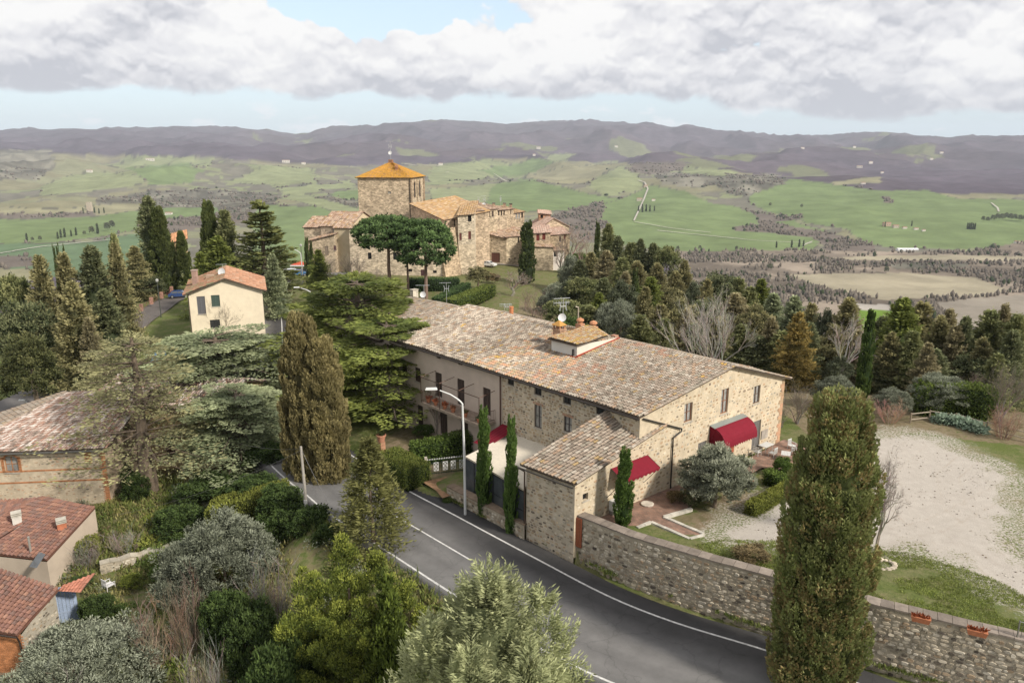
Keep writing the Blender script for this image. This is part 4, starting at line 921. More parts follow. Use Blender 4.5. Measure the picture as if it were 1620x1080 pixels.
window(asd, ah[0][0] + .25, ah[0][1], .5, .5, FH, 'dark')
UL = V3((6.91, 51.0, 8.12)); w = MB(); lf = Fac(AL, (6.91, 51.0)); wall_face(w, lf, 0, lf.len, 0, lambda s: lerp(5.3, 8.0, s / lf.len), (), (), MCF); w.build('wall', MORTAR, FH)
e1 = AL + (AL - AN).normalized() * .3; e2 = AN + (AN - AL).normalized() * .25; dv = (BV * -.3)
tile_roof(e1 + dv + V3((0, 0, 5.36)), e2 + dv + V3((0, 0, 5.36)), gable.pt(2.62, 7.22, .18), UL + BU * .25, FH, seed=41, n_ind=300, cw=.29, rl=.43, arc=5)
ridge_tiles(e2 + dv * .5 + V3((0, 0, 5.42)), gable.pt(2.62, 7.26, .2), FH, seed=42, rad=.11)
gt = MB(); a = e1 + dv * 1.6 + V3((0, 0, 5.22)); b = e2 + dv * 1.6 + V3((0, 0, 5.22)); gt.tube([a, b], .07, (.09, .08, .07), 6); c = AL + V3((-.12, -.1, 0)); gt.tube([a, V3((c.x, c.y, 4.9)), V3((c.x, c.y, .1))], .055, (.12, .08, .06), 6); gt.build('gutter', METAL, FH)
# flat awning on the annex
s0, zz0 = asd.hit(966, 735); s1, _ = asd.hit(1022, 722); s1 += .1; zz = 5.45
mb = MB(); n = 9; pr, dz = 1.15, .55
for i in range(2):
    for k in range(n + 1): mb.v.append(tuple(asd.pt(lerp(s0, s1, k / n) + (0.0), zz - dz * i - .03 * math.sin(k / n * 3.14) * i, .05 + pr * i))); mb.c.append(RED)
for k in range(n): mb.f.append((k, k + 1, n + 2 + k, n + 1 + k))
for k in range(n):
    a, b = V3(mb.v[n + 1 + k]), V3(mb.v[n + 2 + k]); mb.add([a, b, b - V3((0, 0, .1)), (a + b) / 2 - V3((0, 0, .22)), a - V3((0, 0, .1))], [(0, 1, 2, 3, 4)], RED)
aw = mb.build('awning', CLOTH, FH); mb = MB()
for s in (s0, s1): mb.tube([asd.pt(s, zz - dz, .05 + pr), asd.pt(s - .3, zz - 2.0, .05)], .025, (.08, .07, .065), 4); mb.tube([asd.pt(s, zz, .05), asd.pt(s, zz - dz, .05 + pr)], .022, (.08, .07, .065), 4)
mb.build('bracket', METAL, aw)
# balcony with pergola frame
bl = fu(690, 648)[0]; br_ = fu(784, 664)[0]; zbal = 4.15; pj = 1.7
bal = MB().box(front.pt(br_, zbal - .2, 0), front.d * (bl - br_), front.n * pj, (0, 0, .2), (.30, .24, .19)).build('balcony', STONE, FH)
rl_ = MB(); IR = (.10, .06, .045)
def fp(s, z, o): return front.pt(s, z, o)
pts = [(br_, .05), (br_, pj - .06), (bl, pj - .06), (bl, .05)]
for (a, oa), (b, ob) in zip(pts[:-1], pts[1:]):
    for z in (.95, .12): rl_.tube([fp(a, zbal + z, oa), fp(b, zbal + z, ob)], .022, IR, 4)
    k = int((abs(a - b) + abs(oa - ob)) / .16)
    for i in range(k + 1): s = lerp(a, b, i / k); o = lerp(oa, ob, i / k); rl_.tube([fp(s, zbal + .1, o), fp(s, zbal + .95, o)], .012, IR, 3)
rl_.build('railing', METAL, bal)
pg = MB(); n = 4
pg.tube([fp(br_ + .1, zbal + 2.35, pj), fp(bl - .1, zbal + 2.35, pj)], .035, IR, 5)
for i in range(n): s = lerp(br_ + .1, bl - .1, i / (n - 1)); pg.tube([fp(s, zbal + 2.35, pj), fp(s, zbal + 2.6, .0)], .03, IR, 4)
for s in (br_ + .1, bl - .1, lerp(br_, bl, .66)): pg.tube([fp(s, zbal, pj), fp(s, zbal + 2.35, pj)], .03, IR, 4)
pg.build('pergola_frame', METAL, bal)
br = MB()
for s in (br_ + .3, lerp(br_, bl, .5), bl - .3): br.tube([fp(s, zbal - .2, pj - .2), fp(s, zbal - 1.2, .02)], .05, IR, 4)
br.build('bracket', METAL, bal)
def pot(c, r, h, label, plant=None, grp=None, col=(.42, .17, .09), name='flower_pot'):
    t = thing(name, label, 'flower pot', tuple(c), group=grp)
    MB().lathe(c, [(r * .68, 0), (r * .95, h * .8), (r * 1.08, h * .82), (r * 1.08, h), (r * .9, h), (r * .85, h * .85)], col, 12).build('pot', TERRACOTTA, t)
    if plant:
        col_, sz, n = plant; rs = np.random.RandomState(int(abs(c[0] * 100)) % 9999); P = np.array(c) + np.array((0, 0, h)) * .9 + rs.normal(0, r * .35, (n, 3)) * (1, 1, .3); D = rs.normal(0, .5, (n, 3)) + (0, 0, .9); D = D / np.linalg.norm(D, axis=1)[:, None] * sz * rs.uniform(.6, 1.2, (n, 1))
        V, Fq, C = cards(P, D, sz * .22, np.array(col_) * rs.uniform(.6, 1.3, (n, 1)), rs); me = np_mesh('plant', V - np.array(c), Fq, C, LEAF); link('plant', me, t)
    return t
def cards(P, D, hw, C, rs, up=None):
    n = len(P); R_ = rs.normal(0, 1, (n, 3)); S = np.cross(D, R_); S /= (np.linalg.norm(S, axis=1)[:, None] + 1e-9); S = S * (np.asarray(hw).reshape(-1, 1) if np.ndim(hw) else hw)
    V = np.stack([P, P + D * .45 + S, P + D, P + D * .45 - S], 1).reshape(-1, 3); Fq = np.arange(n * 4).reshape(-1, 4); return V, Fq, np.repeat(C, 4, 0)
names_ = ['brown dry potted plant at the left end of the balcony', 'terracotta pot with rust coloured leaves on the balcony rail corner', 'orange leaved potted plant standing mid balcony', 'pot of dry orange stems right of the centre balcony door', 'green potted shrub between the balcony doors', 'potted evergreen at the right end of the balcony']
for k, (t_, cc) in enumerate(((.93, (.30, .10, .05)), (.8, (.42, .13, .06)), (.64, (.45, .14, .06)), (.5, (.34, .15, .08)), (.3, (.12, .13, .05)), (.08, (.07, .10, .05)))):
    s = lerp(br_, bl, t_); pot(fp(s, zbal, pj - .45), .22, .35, names_[k], (cc, .35, 60))
# red striped awning against the stone front
aw0, aw1 = fu(797, 676), fu(826, 690); mb = MB(); n = 10; s_a, s_b = UB - .15, UB - 1.8
for k in range(n):
    a, b = lerp(s_a, s_b, k / n), lerp(s_a, s_b, (k + 1) / n); mb.quad(fp(a, 4.15, .05), fp(b, 4.15, .05), fp(b, 3.35, 3.2), fp(a, 3.35, 3.2), RED if k % 2 else tuple(c * .7 for c in RED))
mb.build('awning', CLOTH, FH)
# glazed terrace with cream canvas roof
TZ = 3.35; CA = [at(736, 723, TZ), at(815, 683, TZ + .25), at(868, 706, TZ + .25), at(836, 770, TZ)]
CA[3] = V3((AL.x - .15, AL.y + .25, TZ)); CA[0] = at(736, 723, TZ)
CN = thing('canvas_terrace', 'cream canvas roofed terrace with dark glazed sides between the farmhouse annex and the gate', 'terrace', tuple(CA[0] - V3((0, 0, 2.6))))
mb = MB(); nn = 10
for i in range(nn + 1):
    for k in range(nn + 1):
        u, v = i / nn, k / nn; p = (CA[0] * (1 - u) + CA[3] * u) * (1 - v) + (CA[1] * (1 - u) + CA[2] * u) * v; sag = .05 * math.sin(u * math.pi * 3) ** 2; mb.v.append((p.x, p.y, p.z - sag + .08)); mb.c.append((.62, .56, .46))
for i in range(nn):
    for k in range(nn): q = i * (nn + 1) + k; mb.f.append((q, q + 1, q + nn + 2, q + nn + 1))
for a, b in zip(CA, CA[1:] + CA[:1]): mb.quad(a + V3((0, 0, .08)), b + V3((0, 0, .08)), b - V3((0, 0, .05)), a - V3((0, 0, .05)), (.45, .40, .31))
mb.build('canopy', CLOTH, CN, True)
fr = MB(); DKM = (.05, .05, .055); zb0 = .75
for a, b, k in ((CA[0], CA[3], 6), (CA[0], CA[1], 4)):
    for z in (TZ - .12, zb0 + 1.0, zb0): fr.tube([V3((a.x, a.y, z)), V3((b.x, b.y, z))], .04, DKM, 4)
    for i in range(k + 1): p = a.lerp(b, i / k); fr.tube([V3((p.x, p.y, zb0 - .3)), V3((p.x, p.y, TZ - .05))], .05, DKM, 4)
    for i in range(k):
        p, q = a.lerp(b, i / k), a.lerp(b, (i + 1) / k); MB().quad(V3((p.x, p.y, zb0)), V3((q.x, q.y, zb0)), V3((q.x, q.y, TZ - .1)), V3((p.x, p.y, TZ - .1)), (.04, .04, .045)).build('pane', GLASS, CN)
fr.build('frame', METAL, CN)
# wall lantern and stone bench like details on the gable: slabs by the door
MB().box(gable.pt(gu(1208, 693)[0] - .45, gu(1208, 693)[1], 0), gable.d * .9, gable.n * .08, (0, 0, .75), (.34, .30, .26)).build('wall_plaque', STONE, FH)

# ------------------------------------------------------------------ roadside walls
def long_wall(name, label, pts, ztop, zbot, th, seed, n_ind, cat='wall', cap=(.22, .185, .155), pal=GREY, mort=(.38, .33, .255), rh=(.15, .28), wl=(.2, .5)):
    t = thing(name, label, cat, (pts[0][0], pts[0][1], 0)); P_ = [V3((*p, 0)) for p in pts]; tot = sum((b - a).length for a, b in zip(P_[:-1], P_[1:])); acc = 0; fs = []
    for a, b in zip(P_[:-1], P_[1:]): fs.append((Fac(a, b), acc)); acc += (b - a).length
    zt = lambda s: ztop(s / tot); zb = lambda s: zbot(s / tot); mb = MB()
    for f, a0 in fs:
        wall_face(mb, f, 0, f.len, lambda s, a0=a0: zb(s + a0), lambda s, a0=a0: zt(s + a0), (), (), mort)
        mb.quad(f.pt(0, zt(a0), 0), f.pt(f.len, zt(a0 + f.len), 0), f.pt(f.len, zt(a0 + f.len), -th), f.pt(0, zt(a0), -th), mort); mb.quad(f.pt(0, zt(a0), -th), f.pt(f.len, zt(a0 + f.len), -th), f.pt(f.len, zb(a0 + f.len), -th), f.pt(0, zb(a0), -th), mort)
    core = mb.build('wall_core', MORTAR, t)
    for q, (f, a0) in enumerate(fs):
        rubble(f, 0, f.len, lambda s, a0=a0: zb(s + a0), lambda s, a0=a0: zt(s + a0) - .02, (), core, pal, rh=rh, wl=wl, fill=.93, proud=(.015, .06), seed=seed + q, n_ind=int(n_ind * f.len / tot))
        k = max(1, int(f.len / .62))
        for i in range(k):
            a, b = f.len * i / k + .01, f.len * (i + 1) / k - .01; za, zb2 = zt(a0 + a) + RS.uniform(0, .02), zt(a0 + b) + RS.uniform(0, .02); c = vary(cap, .8, 1.25)
            m1 = MB(); o0, o1 = .05 + RS.uniform(0, .02), -th - .04; m1.add([f.pt(a, za, o0), f.pt(b, zb2, o0), f.pt(b, zb2, o1), f.pt(a, za, o1), f.pt(a, za + .09, o0), f.pt(b, zb2 + .09, o0), f.pt(b, zb2 + .1, o1), f.pt(a, za + .1, o1)], [(0, 3, 2, 1), (4, 5, 6, 7), (0, 1, 5, 4), (1, 2, 6, 5), (2, 3, 7, 6), (3, 0, 4, 7)], c); m1.build('coping_slab', STONE, t)
    return t

wp = [(4.2, 45.35)] + WALL[3:8] + [(25.2, 32.2)]
tb = [at(912, 812, 3)] 
long_wall('retaining_wall', 'long grey rubble retaining wall with brown coping along the road', wp, lambda t: 2.92 - .06 * t, lambda t: lerp(-.45, -1.3, t), .64, 50, 300)
long_wall('retaining_wall', 'lower rubble wall stretch continuing past the iron gate at bottom right', [(25.25, 32.15), (34, 28.2), (42, 24.9)], lambda t: 2.0, lambda t: -1.6, .5, 70, 60)
long_wall('low_wall', 'low rubble wall between white lamp post and annex corner under slim cypresses', [WALL[0], (AL.x - .12, AL.y - .25)], lambda t: lerp(.82, .95, t), lambda t: -.35, .62, 60, 110, cap=(.22, .165, .12))
shp = af.pt(af.len - .02, 0, .04)
ip = Fac(wp[0], wp[1]); sh, shz = ip.hit(910, 864)
t = thing('iron_shutter', 'tall rusty brown shutter set in the wall at the annex corner', 'shutter', tuple(ip.pt(.25, .9, .06))); mb = MB()
for k in range(6): mb.box(ip.pt(.02 + k * .085, .85, .09), ip.d * .078, ip.n * .045, (0, 0, 2.0), (.25 * RS.uniform(.85, 1.1), .085, .04))
mb.build('panel', WOOD, t)
MB().box(ip.pt(.0, .8, .07), ip.d * .55, ip.n * .03, (0, 0, 2.1), (.2, .07, .04)).build('frame', WOOD, t)
mbp = at(801, 829, .35); t = thing('meter_box', 'small white meter box set in the low roadside wall', 'meter box', tuple(mbp)); lw = Fac(WALL[0], (AL.x, AL.y)); s_, z_ = lw.hit(804, 838)
MB().box(lw.pt(s_ - .2, z_ - .05, .03), lw.d * .4, lw.n * .1, (0, 0, .62), (.58, .58, .57)).build('housing', PAINT, t); MB().box(lw.pt(s_ - .17, z_, .135), lw.d * .34, lw.n * .01, (0, 0, .52), (.5, .5, .5)).build('door', PAINT, t)
# ------------------------------------------------------------------ the hill village
FST = mat('village_stone', var=.34, scale=1.6, bump=.8, rough=.97, bscale=3.0, spec=.1)
def _fst():
    nt = FST.node_tree; N = nt.nodes.new; L = nt.links.new; p = next(n for n in nt.nodes if n.type == 'BSDF_PRINCIPLED'); src = p.inputs['Base Color'].links[0].from_socket; geo = next(n for n in nt.nodes if n.type == 'NEW_GEOMETRY')
    for n in nt.nodes:
        if n.type == 'TEX_NOISE': n.inputs['Detail'].default_value = 7; n.inputs['Scale'].default_value = .5
    mp = N('ShaderNodeMapping'); mp.inputs['Scale'].default_value = (1, 1, 1.7); L(geo.outputs['Position'], mp.inputs[0]); v = N('ShaderNodeTexVoronoi'); v.inputs['Scale'].default_value = 2.0; L(mp.outputs[0], v.inputs['Vector'])
    sp = N('ShaderNodeSeparateColor'); L(v.outputs['Color'], sp.inputs[0]); m = N('ShaderNodeMapRange'); L(sp.outputs[0], m.inputs[0]); m.inputs[3].default_value = .62; m.inputs[4].default_value = 1.38
    s = N('ShaderNodeVectorMath'); s.operation = 'SCALE'; L(src, s.inputs[0]); L(m.outputs[0], s.inputs['Scale']); L(s.outputs[0], p.inputs['Base Color'])
_fst()
BRN = [((.38, .27, .20), 3), ((.30, .20, .14), 2), ((.44, .33, .24), 2), ((.34, .22, .12), 1), ((.24, .18, .13), 1)]
ORG = [((.40, .26, .14), 3), ((.36, .24, .14), 2), ((.44, .32, .2), 2), ((.38, .24, .10), 1.5)]
LICH = [((.42, .22, .045), 4), ((.36, .20, .05), 2), ((.34, .19, .08), 1)]
PNK = [((.46, .31, .24), 3), ((.40, .28, .22), 2), ((.50, .38, .30), 1)]
SW = (.46, .375, .27)
def house(label, L, dL, R, dR, eyL, eyR, D, roof, rise, wins=(), col=SW, pal=BRN, zb=-7.0, m=None, name='village_house', cat='house', group='houses of the hill village', cw=.55, ov=.35, top=None):
    A = atd(L, 500, dL); Bp = atd(R, 500, dR); f = Fac(A, Bp); zA, zB = row_z(dL, eyL), row_z(dR, eyR); m = m or FST; t = thing(name, label, cat, tuple(V3((A.x, A.y, 0)).lerp(V3((Bp.x, Bp.y, 0)), .5) - f.n * D * .5 + V3((0, 0, zb + 3))), group=group)
    hs = []; sp = []
    for w_ in wins:
        px, pb, wp_, hp, st = w_[:5]; s, z = f.hit(px, pb); k = dL / F_PX; sp.append((s, z, wp_ * k * 1.02, hp * k * 1.05, st, w_[5] if len(w_) > 5 else (.13, .08, .06))); hs.append((s - sp[-1][2] / 2, z, s + sp[-1][2] / 2, z + sp[-1][3]))
    zt = lambda s: lerp(zA, zB, s / f.len); C, Dp = f.Bp - f.n * D, f.A - f.n * D
    mb = MB()
    if roof == 'front_gable': zt2 = lambda s: zt(s) + rise * (1 - abs(2 * s / f.len - 1)); wall_face(mb, f, 0, f.len, zb, zt2, hs, (f.len / 2,), col, .2)
    else: wall_face(mb, f, 0, f.len, zb, zt, hs, (), col, .2)
    rise = rise * .42 if (roof == 'shed' and group and D > 9) else rise; zr = {'shed': rise, 'ridge': 0, 'hip': 0, 'front_gable': 0}[roof]
    for a, b, z0, z1 in ((f.Bp, C, zB, zB + zr), (C, Dp, zB + zr, zA + zr), (Dp, f.A, zA + zr, zA)):
        mb.quad(V3((a.x, a.y, zb)), V3((b.x, b.y, zb)), V3((b.x, b.y, z1)), V3((a.x, a.y, z0)), col)
    if roof == 'ridge':
        for a, b, z in ((f.Bp, C, zB), (f.A, Dp, zA)): c_ = (a + b) / 2; mb.add([V3((a.x, a.y, z)), V3((b.x, b.y, z)), V3((c_.x, c_.y, z + rise))], [(0, 1, 2)], col)
    wall = mb.build('wall', m, t)
    def p(s, dd, z, o=0): q = f.A + f.d * s - f.n * dd; return V3((q.x, q.y, z))
    Ln = f.len
    if roof == 'shed': rough_roof(p(-ov, -ov, zA - rise * ov / D + .05), p(Ln + ov, -ov, zB - rise * ov / D + .05), p(Ln + ov, D + ov, zB + rise + .05), p(-ov, D + ov, zA + rise + .05), t, pal, cw)
    elif roof == 'ridge':
        k = rise * 2 / D * ov
        rough_roof(p(-ov, -ov, zA - k + .05), p(Ln + ov, -ov, zB - k + .05), p(Ln + ov, D / 2, zB + rise + .05), p(-ov, D / 2, zA + rise + .05), t, pal, cw); rough_roof(p(-ov, D + ov, zA - k + .05), p(Ln + ov, D + ov, zB - k + .05), p(Ln + ov, D / 2, zB + rise + .05), p(-ov, D / 2, zA + rise + .05), t, pal, cw)
    elif roof == 'front_gable':
        k = rise * 2 / Ln * ov
        for s0, s1 in ((-ov, Ln / 2), (Ln + ov, Ln / 2)):
            z0 = (zA if s0 < 0 else zB) - k + .05; z1 = (zA + zB) / 2 + rise + .05; rough_roof(p(s0, D + ov, z0), p(s0, -ov, z0), p(s1, -ov, z1), p(s1, D + ov, z1), t, pal, cw)
    else:
        z0 = (zA + zB) / 2 + .05; ap = p(Ln / 2, D / 2, z0 + rise); cs_ = [p(-ov, -ov, z0 - .1), p(Ln + ov, -ov, z0 - .1), p(Ln + ov, D + ov, z0 - .1), p(-ov, D + ov, z0 - .1)]
        for i in range(4): rough_roof(cs_[i], cs_[(i + 1) % 4], ap + (cs_[(i + 1) % 4] - ap) * .01, ap, t, pal, cw)
    for (s, z, w_, h_, st, c_) in sp: window(f, s, z, w_, h_, t, st, frame=c_, sill=(st not in ('dark', 'door') and h_ > 1), name='door' if st == 'door' else 'window')
    t['_f'] = 0; del t['_f']; return t, f, p
SH, DK, DR, GL = 'shutter', 'dark', 'door', 'glass'; RD = (.20, .07, .06); BR_ = (.10, .07, .055)
tw, tf, tp = house('tall square stone keep with orange lichen pyramid roof rising over the village', 576, 206, 656, 204, 281, 280.5, 14, 'hip', 3.9, [(616, 307, 5, 4, GL, (.45, .4, .3))], (.44, .355, .25), LICH, name='castle_keep', cat='tower', group=None, cw=.5, ov=.55)
side = Fac(tf.Bp, tf.Bp - tf.n * 14); zt_ = row_z(204, 281)
for k, px in enumerate((662.5, 671.5)):
    s, _ = side.hit(px, 300); s = (3.6, 9.0)[k]
    mb = MB(); a = side
    ar = [(s - 1.0, zt_ - 5.4), (s + 1.0, zt_ - 5.4)] + [(s + 1.0 * math.cos(q), zt_ - 2.0 + 1.0 * math.sin(q)) for q in [i * math.pi / 8 for i in range(9)]]
    mb.add([a.pt(x, z, .03) for x, z in ar], [tuple(range(len(ar)))], (.03, .025, .02)); wo = mb.build('window', DARK, tw)
    fm = MB(); fm.tube([a.pt(x, z, .06) for x, z in ar[1:]] + [a.pt(*ar[0], .06)], .16, (.36, .28, .2), 4); fm.build('frame', FST, wo)
mb = MB(); mb.box(side.pt(-.1, zt_ - 22, -.02), side.d * .9, side.n * .28, (0, 0, 21.6), (.30, .23, .16)); mb.box(side.pt(13.2, zt_ - 22, -.02), side.d * .9, side.n * .28, (0, 0, 21.6), (.30, .23, .16)); mb.box(side.pt(6.0, zt_ - 22, -.02), side.d * .6, side.n * .2, (0, 0, 21.6), (.33, .26, .18)); mb.build('pilaster', FST, tw)
MB().tube([tf.pt(tf.len - .25, zt_ - .3, .1), tf.pt(tf.len - .25, zt_ - 13, .1)], .09, (.05, .045, .04), 5).build('downpipe', METAL, tw)
mb = MB(); q = tp(tf.len * .68, 3.4, zt_ + 1.2); mb.cbox(q, .8, .8, 2.0, (.30, .16, .10)); mb.build('chimney', FST, tw)
q = tp(tf.len * .5, 7, zt_ + 3.2); mb = MB(); mb.cbox(q, 1.2, 1.2, 1.3, (.28, .15, .09)); mb.build('chimney', FST, tw)
antenna(q + V3((0, 0, 1.2)), 5.0, 'cluster of aerials and mast on the summit of the keep roof', dish=True, yagi=1, s=1.3, ds=.5)
# pale stone ramp against the keep
house('low house with reddish roof at the left end of the village', 490, 190, 516, 189, 359, 359, 11, 'ridge', 2.2, [(512, 369, 4, 8, SH, RD)], SW)
house('narrow rendered house with pale shutter and reddish roof beside the leftmost village house', 516, 188, 538, 187, 357, 357, 13, 'ridge', 3.0, [(529, 371, 5, 8, SH, (.36, .33, .30))], (.44, .36, .27))
house('tall cream plastered house between the left village houses and the long castle wall', 536, 185, 559, 184, 360, 360, 16, 'ridge', 3.2, [], (.50, .42, .29), m=PLASTER)
house('rough stone outbuilding with sloping top below the leftmost village houses', 494, 184, 536, 183, 382, 370, 4, 'shed', .5, [(530, 396, 4.5, 7, SH, (.16, .08, .10)), (517, 404, 6, 14, DR, (.25, .2, .15))], (.42, .34, .24), pal=BRN)
MB0 = [(585, 410, 6, 10, DK), (625, 411, 6, 11, DK), (649, 430, 6, 4.5, DK), (670, 440, 8.5, 13, DR, (.07, .035, .035)), (688, 432, 6, 4, DK), (583, 384, 7, 7, SH, (.30, .26, .22))]
house('long castle range with small dark windows behind the umbrella pines', 559, 182, 704, 181, 361, 361, 17, 'shed', 2.2, MB0, (.48, .40, .30))
house('block under an orange roof running down from the keep to the right', 655, 200, 706, 188, 322, 348, 14, 'shed', 3.6, [(687, 351, 6, 4, DK)], (.40, .31, .22), ORG)
house('stone house with paired dark windows under orange roof left of the tall pale facade', 703, 190, 729, 189.5, 349, 346, 16, 'shed', 4.5, [(714, 357.5, 3.4, 9, DK), (718.5, 357.5, 3.2, 9, DK), (726, 352, 4.5, 7, DK), (719, 385, 4.2, 12, SH, RD)], (.42, .34, .24), ORG)
house('tall pale stone facade with red shutters in the middle of the village', 727, 187, 752, 187, 341, 338.5, 18, 'shed', 5, [(743, 350.5, 5.5, 9, DK), (743, 378.5, 4.2, 12, SH, RD), (728.6, 380, 3.6, 11, SH, RD)], (.52, .44, .33), ORG)
house('recessed stone house with one slim window right of the tall pale facade', 751, 195, 766, 196, 334.5, 333, 14, 'shed', 4.2, [(757, 346, 2.6, 10, DK), (757, 372, 4, 8, DK)], (.42, .34, .24), BRN)
house('upper village house with two dark windows under a brown roof', 765, 205, 787.5, 208, 332.5, 330, 15, 'shed', 3.6, [(773.5, 344, 5, 9, DK), (779.5, 343, 3.6, 9, SH, BR_)], (.42, .34, .24), BRN)
house('upper village house with a row of three slim windows', 787, 210, 802, 212, 332.5, 331.5, 14, 'shed', 3.2, [(789, 341, 2.4, 9, DK), (793.2, 341, 2.4, 9, DK), (797.5, 340.5, 2.4, 8.5, DK)], (.40, .32, .23), BRN)
house('narrow upper house at the bend of the village roofline', 802, 213, 812.5, 216, 331.5, 330, 13, 'shed', 3.0, [(808, 339, 2.6, 8, DK)], (.38, .30, .21), BRN)
house('far house with white framed windows past the bend in the village', 812.5, 222, 829, 224, 337.5, 334.5, 12, 'shed', 2.4, [(817, 345.5, 3, 8, GL, (.5, .5, .5)), (821.2, 345.5, 3, 8, GL, (.5, .5, .5)), (826, 344.5, 3, 8, DK)], (.42, .33, .23), ORG)
house('stone garage house with brown garage door under a lean-to roof', 765, 205, 801.5, 203, 367.5, 377.5, 13, 'shed', 3.4, [(784, 415, 14, 14.5, DR, (.12, .055, .04)), (767, 387, 3.4, 9, SH, (.25, .25, .24)), (777, 382, 1.6, 2, DK)], (.46, .37, .26), BRN)
house('stone house with hipped brown roof right of the garage', 801, 203, 828, 206, 375, 372.5, 15, 'shed', 4.0, [(820, 384, 2.6, 9, DK), (806, 411, 3, 2.2, DK), (815, 410, 3, 2.2, DK)], (.44, .36, .25), BRN)
house('stone house with two red arched shutters and pink tiled roof', 841, 199, 869, 199, 369.5, 367.5, 12, 'shed', 2.0, [(851, 381, 5, 10.5, SH, (.20, .05, .04)), (860.3, 379.5, 5, 10, SH, (.20, .05, .04))], (.42, .33, .23), PNK)
house('stone house with green ivy patch at the right end of the village', 868, 205, 899, 206, 372, 369.5, 12, 'shed', 3.0, [(886, 382, 3, 8, SH, BR_), (893.5, 379, 2.6, 9, SH, RD)], (.41, .32, .22), PNK)
house('wide gabled roof house behind the right end of the village', 850, 214, 898, 216, 362, 358, 12, 'front_gable', 2.6, [], (.44, .35, .25), PNK)
house('small brick belfry stub behind the right hand village houses', 851, 222, 869, 222, 337, 339, 7, 'ridge', .8, [(857, 345, 4, 4.5, DK)], (.38, .22, .14), PNK)
house('whitewashed arched store below the right end of the village', 872, 196, 891, 197, 397, 396, 5, 'shed', .3, [(879, 406, 6, 7, DK)], (.55, .50, .45), m=PLASTER)
house('low terrace wall house beneath the pink roofed houses', 842, 195, 874, 195.5, 390, 391, 4, 'shed', .3, [], (.38, .31, .22))
# buttress foot of the village wall
A = atd(700, 430, 181); Bq = atd(728, 430, 184); f = Fac(A, Bq); t = thing('buttress', 'sloping stone buttress at the foot of the tall pale facade', 'buttress', (A.x, A.y, -3)); mb = MB()
za = row_z(182, 362)
for k in range(4):
    s0, s1 = f.len * k / 4, f.len * (k + 1) / 4; o = 2.8 - .35 * k; mb.add([f.pt(s0, -7, o), f.pt(s1, -7, o - .3), f.pt(s1, za, -2), f.pt(s0, za, -2)], [(0, 1, 2, 3)], (.38, .29, .195))
mb.add([f.pt(0, -7, 2.8), f.pt(0, za, -2), f.pt(0, -7, -3)], [(0, 1, 2)], (.38, .29, .195)); mb.add([f.pt(f.len, -7, 1.6), f.pt(f.len, za, -2), f.pt(f.len, -7, -3)], [(0, 1, 2)], (.38, .29, .195))
mb.build('masonry', FST, t)
A = atd(727, 430, 184.5); Bq = atd(752, 430, 185); f = Fac(A, Bq); mb = MB(); za = row_z(185, 388); mb.add([f.pt(0, -7, 1.4), f.pt(f.len + 1, -7, 1.4), f.pt(f.len, za, -2), f.pt(0, za, -2), f.pt(0, -7, -3), f.pt(f.len, -7, -3)], [(0, 1, 2, 3), (0, 3, 4), (1, 5, 2)], (.43, .355, .255)); mb.build('masonry', FST, t)
lb = ['white aerials on the village roof left of the highest chimney', 'aerial with bright dish on the brown village roof above the three slim windows', 'leaning aerial at the right end of the upper village roofs', 'small aerial on the orange roof beside the keep ramp']
for k, (px, py, d) in enumerate(((735, 318, 205), (766, 312, 214), (792, 312, 220), (757, 314, 212))):
    z1 = row_z(d, py); b = atd(px, py, d); antenna(V3((b.x, b.y, z1 - 3.4)), 3.8, lb[k], yagi=1, dish=k < 2, s=1.2, ds=.5, rz=k * .7)
for k, (px, py, d) in enumerate(((739, 322, 203), (755, 317, 210), (781, 320, 216), (798, 320, 217), (808, 321, 220), (505, 352, 194), (548, 350, 192), (520, 349, 194))):
    z1 = row_z(d, py); b = atd(px, py, d); t = thing('chimney_stack', ['squat chimney at the top of the orange village roof', 'small chimney beside the central roof aerial', 'dark capped chimney over the row of slim windows', 'chimney with black cowl near the bend in the village roofs', 'short chimney above the far white framed windows', 'pale chimney on the leftmost village house', 'chimney stub on the reddish roof next to the keep', 'brick chimney between the left village roofs'][k], 'chimney', (b.x, b.y, z1 - 2.5)); mb = MB(); mb.cbox((b.x, b.y, z1 - 2.6), .75, .75, 2.2, (.38, .27, .19)); mb.build('stack', FST, t); mb = MB(); mb.cbox((b.x, b.y, z1 - .35), .95, .95, .2, (.12, .1, .09)); mb.build('cap', FST, t)

# ------------------------------------------------------------------ cream house on the left
YA, YB = atd(300, 500, 110), atd(418, 500, 113.4); yf = Fac(YA, YB)
YH = thing('cream_house', 'cream plastered gabled house with red tiled roof and grey green shutters', 'house', tuple(YA)); yl = yf.len; zE = (yf.hit(295, 463)[1] + yf.hit(418, 458)[1]) / 2; zR = yf.hit(354, 440)[1]
DY = 12.5; YW = [(*yf.hit(320, 497), 1.15, 2.7), (*yf.hit(342, 485), 1.2, 1.75), (*yf.hit(341, 519), 1.4, 1.3)]
yh = holes_of(YW); mb = MB(); ytop = lambda s: zE + (zR - zE) * (1 - abs(2 * s / yl - 1)); YC = (.70, .61, .46)
wall_face(mb, yf, 0, yl, -6, ytop, yh, (yl / 2,), YC)
for a in (yf.A, yf.Bp): b = a - yf.n * DY; mb.quad(V3((a.x, a.y, -6)), V3((b.x, b.y, -6)), V3((b.x, b.y, zE)), V3((a.x, a.y, zE)), YC)
a, b = yf.A - yf.n * DY, yf.Bp - yf.n * DY; mb.quad(V3((a.x, a.y, -6)), V3((b.x, b.y, -6)), V3((b.x, b.y, zE)), V3((a.x, a.y, zE)), YC); mb.build('wall', PLASTER, YH)
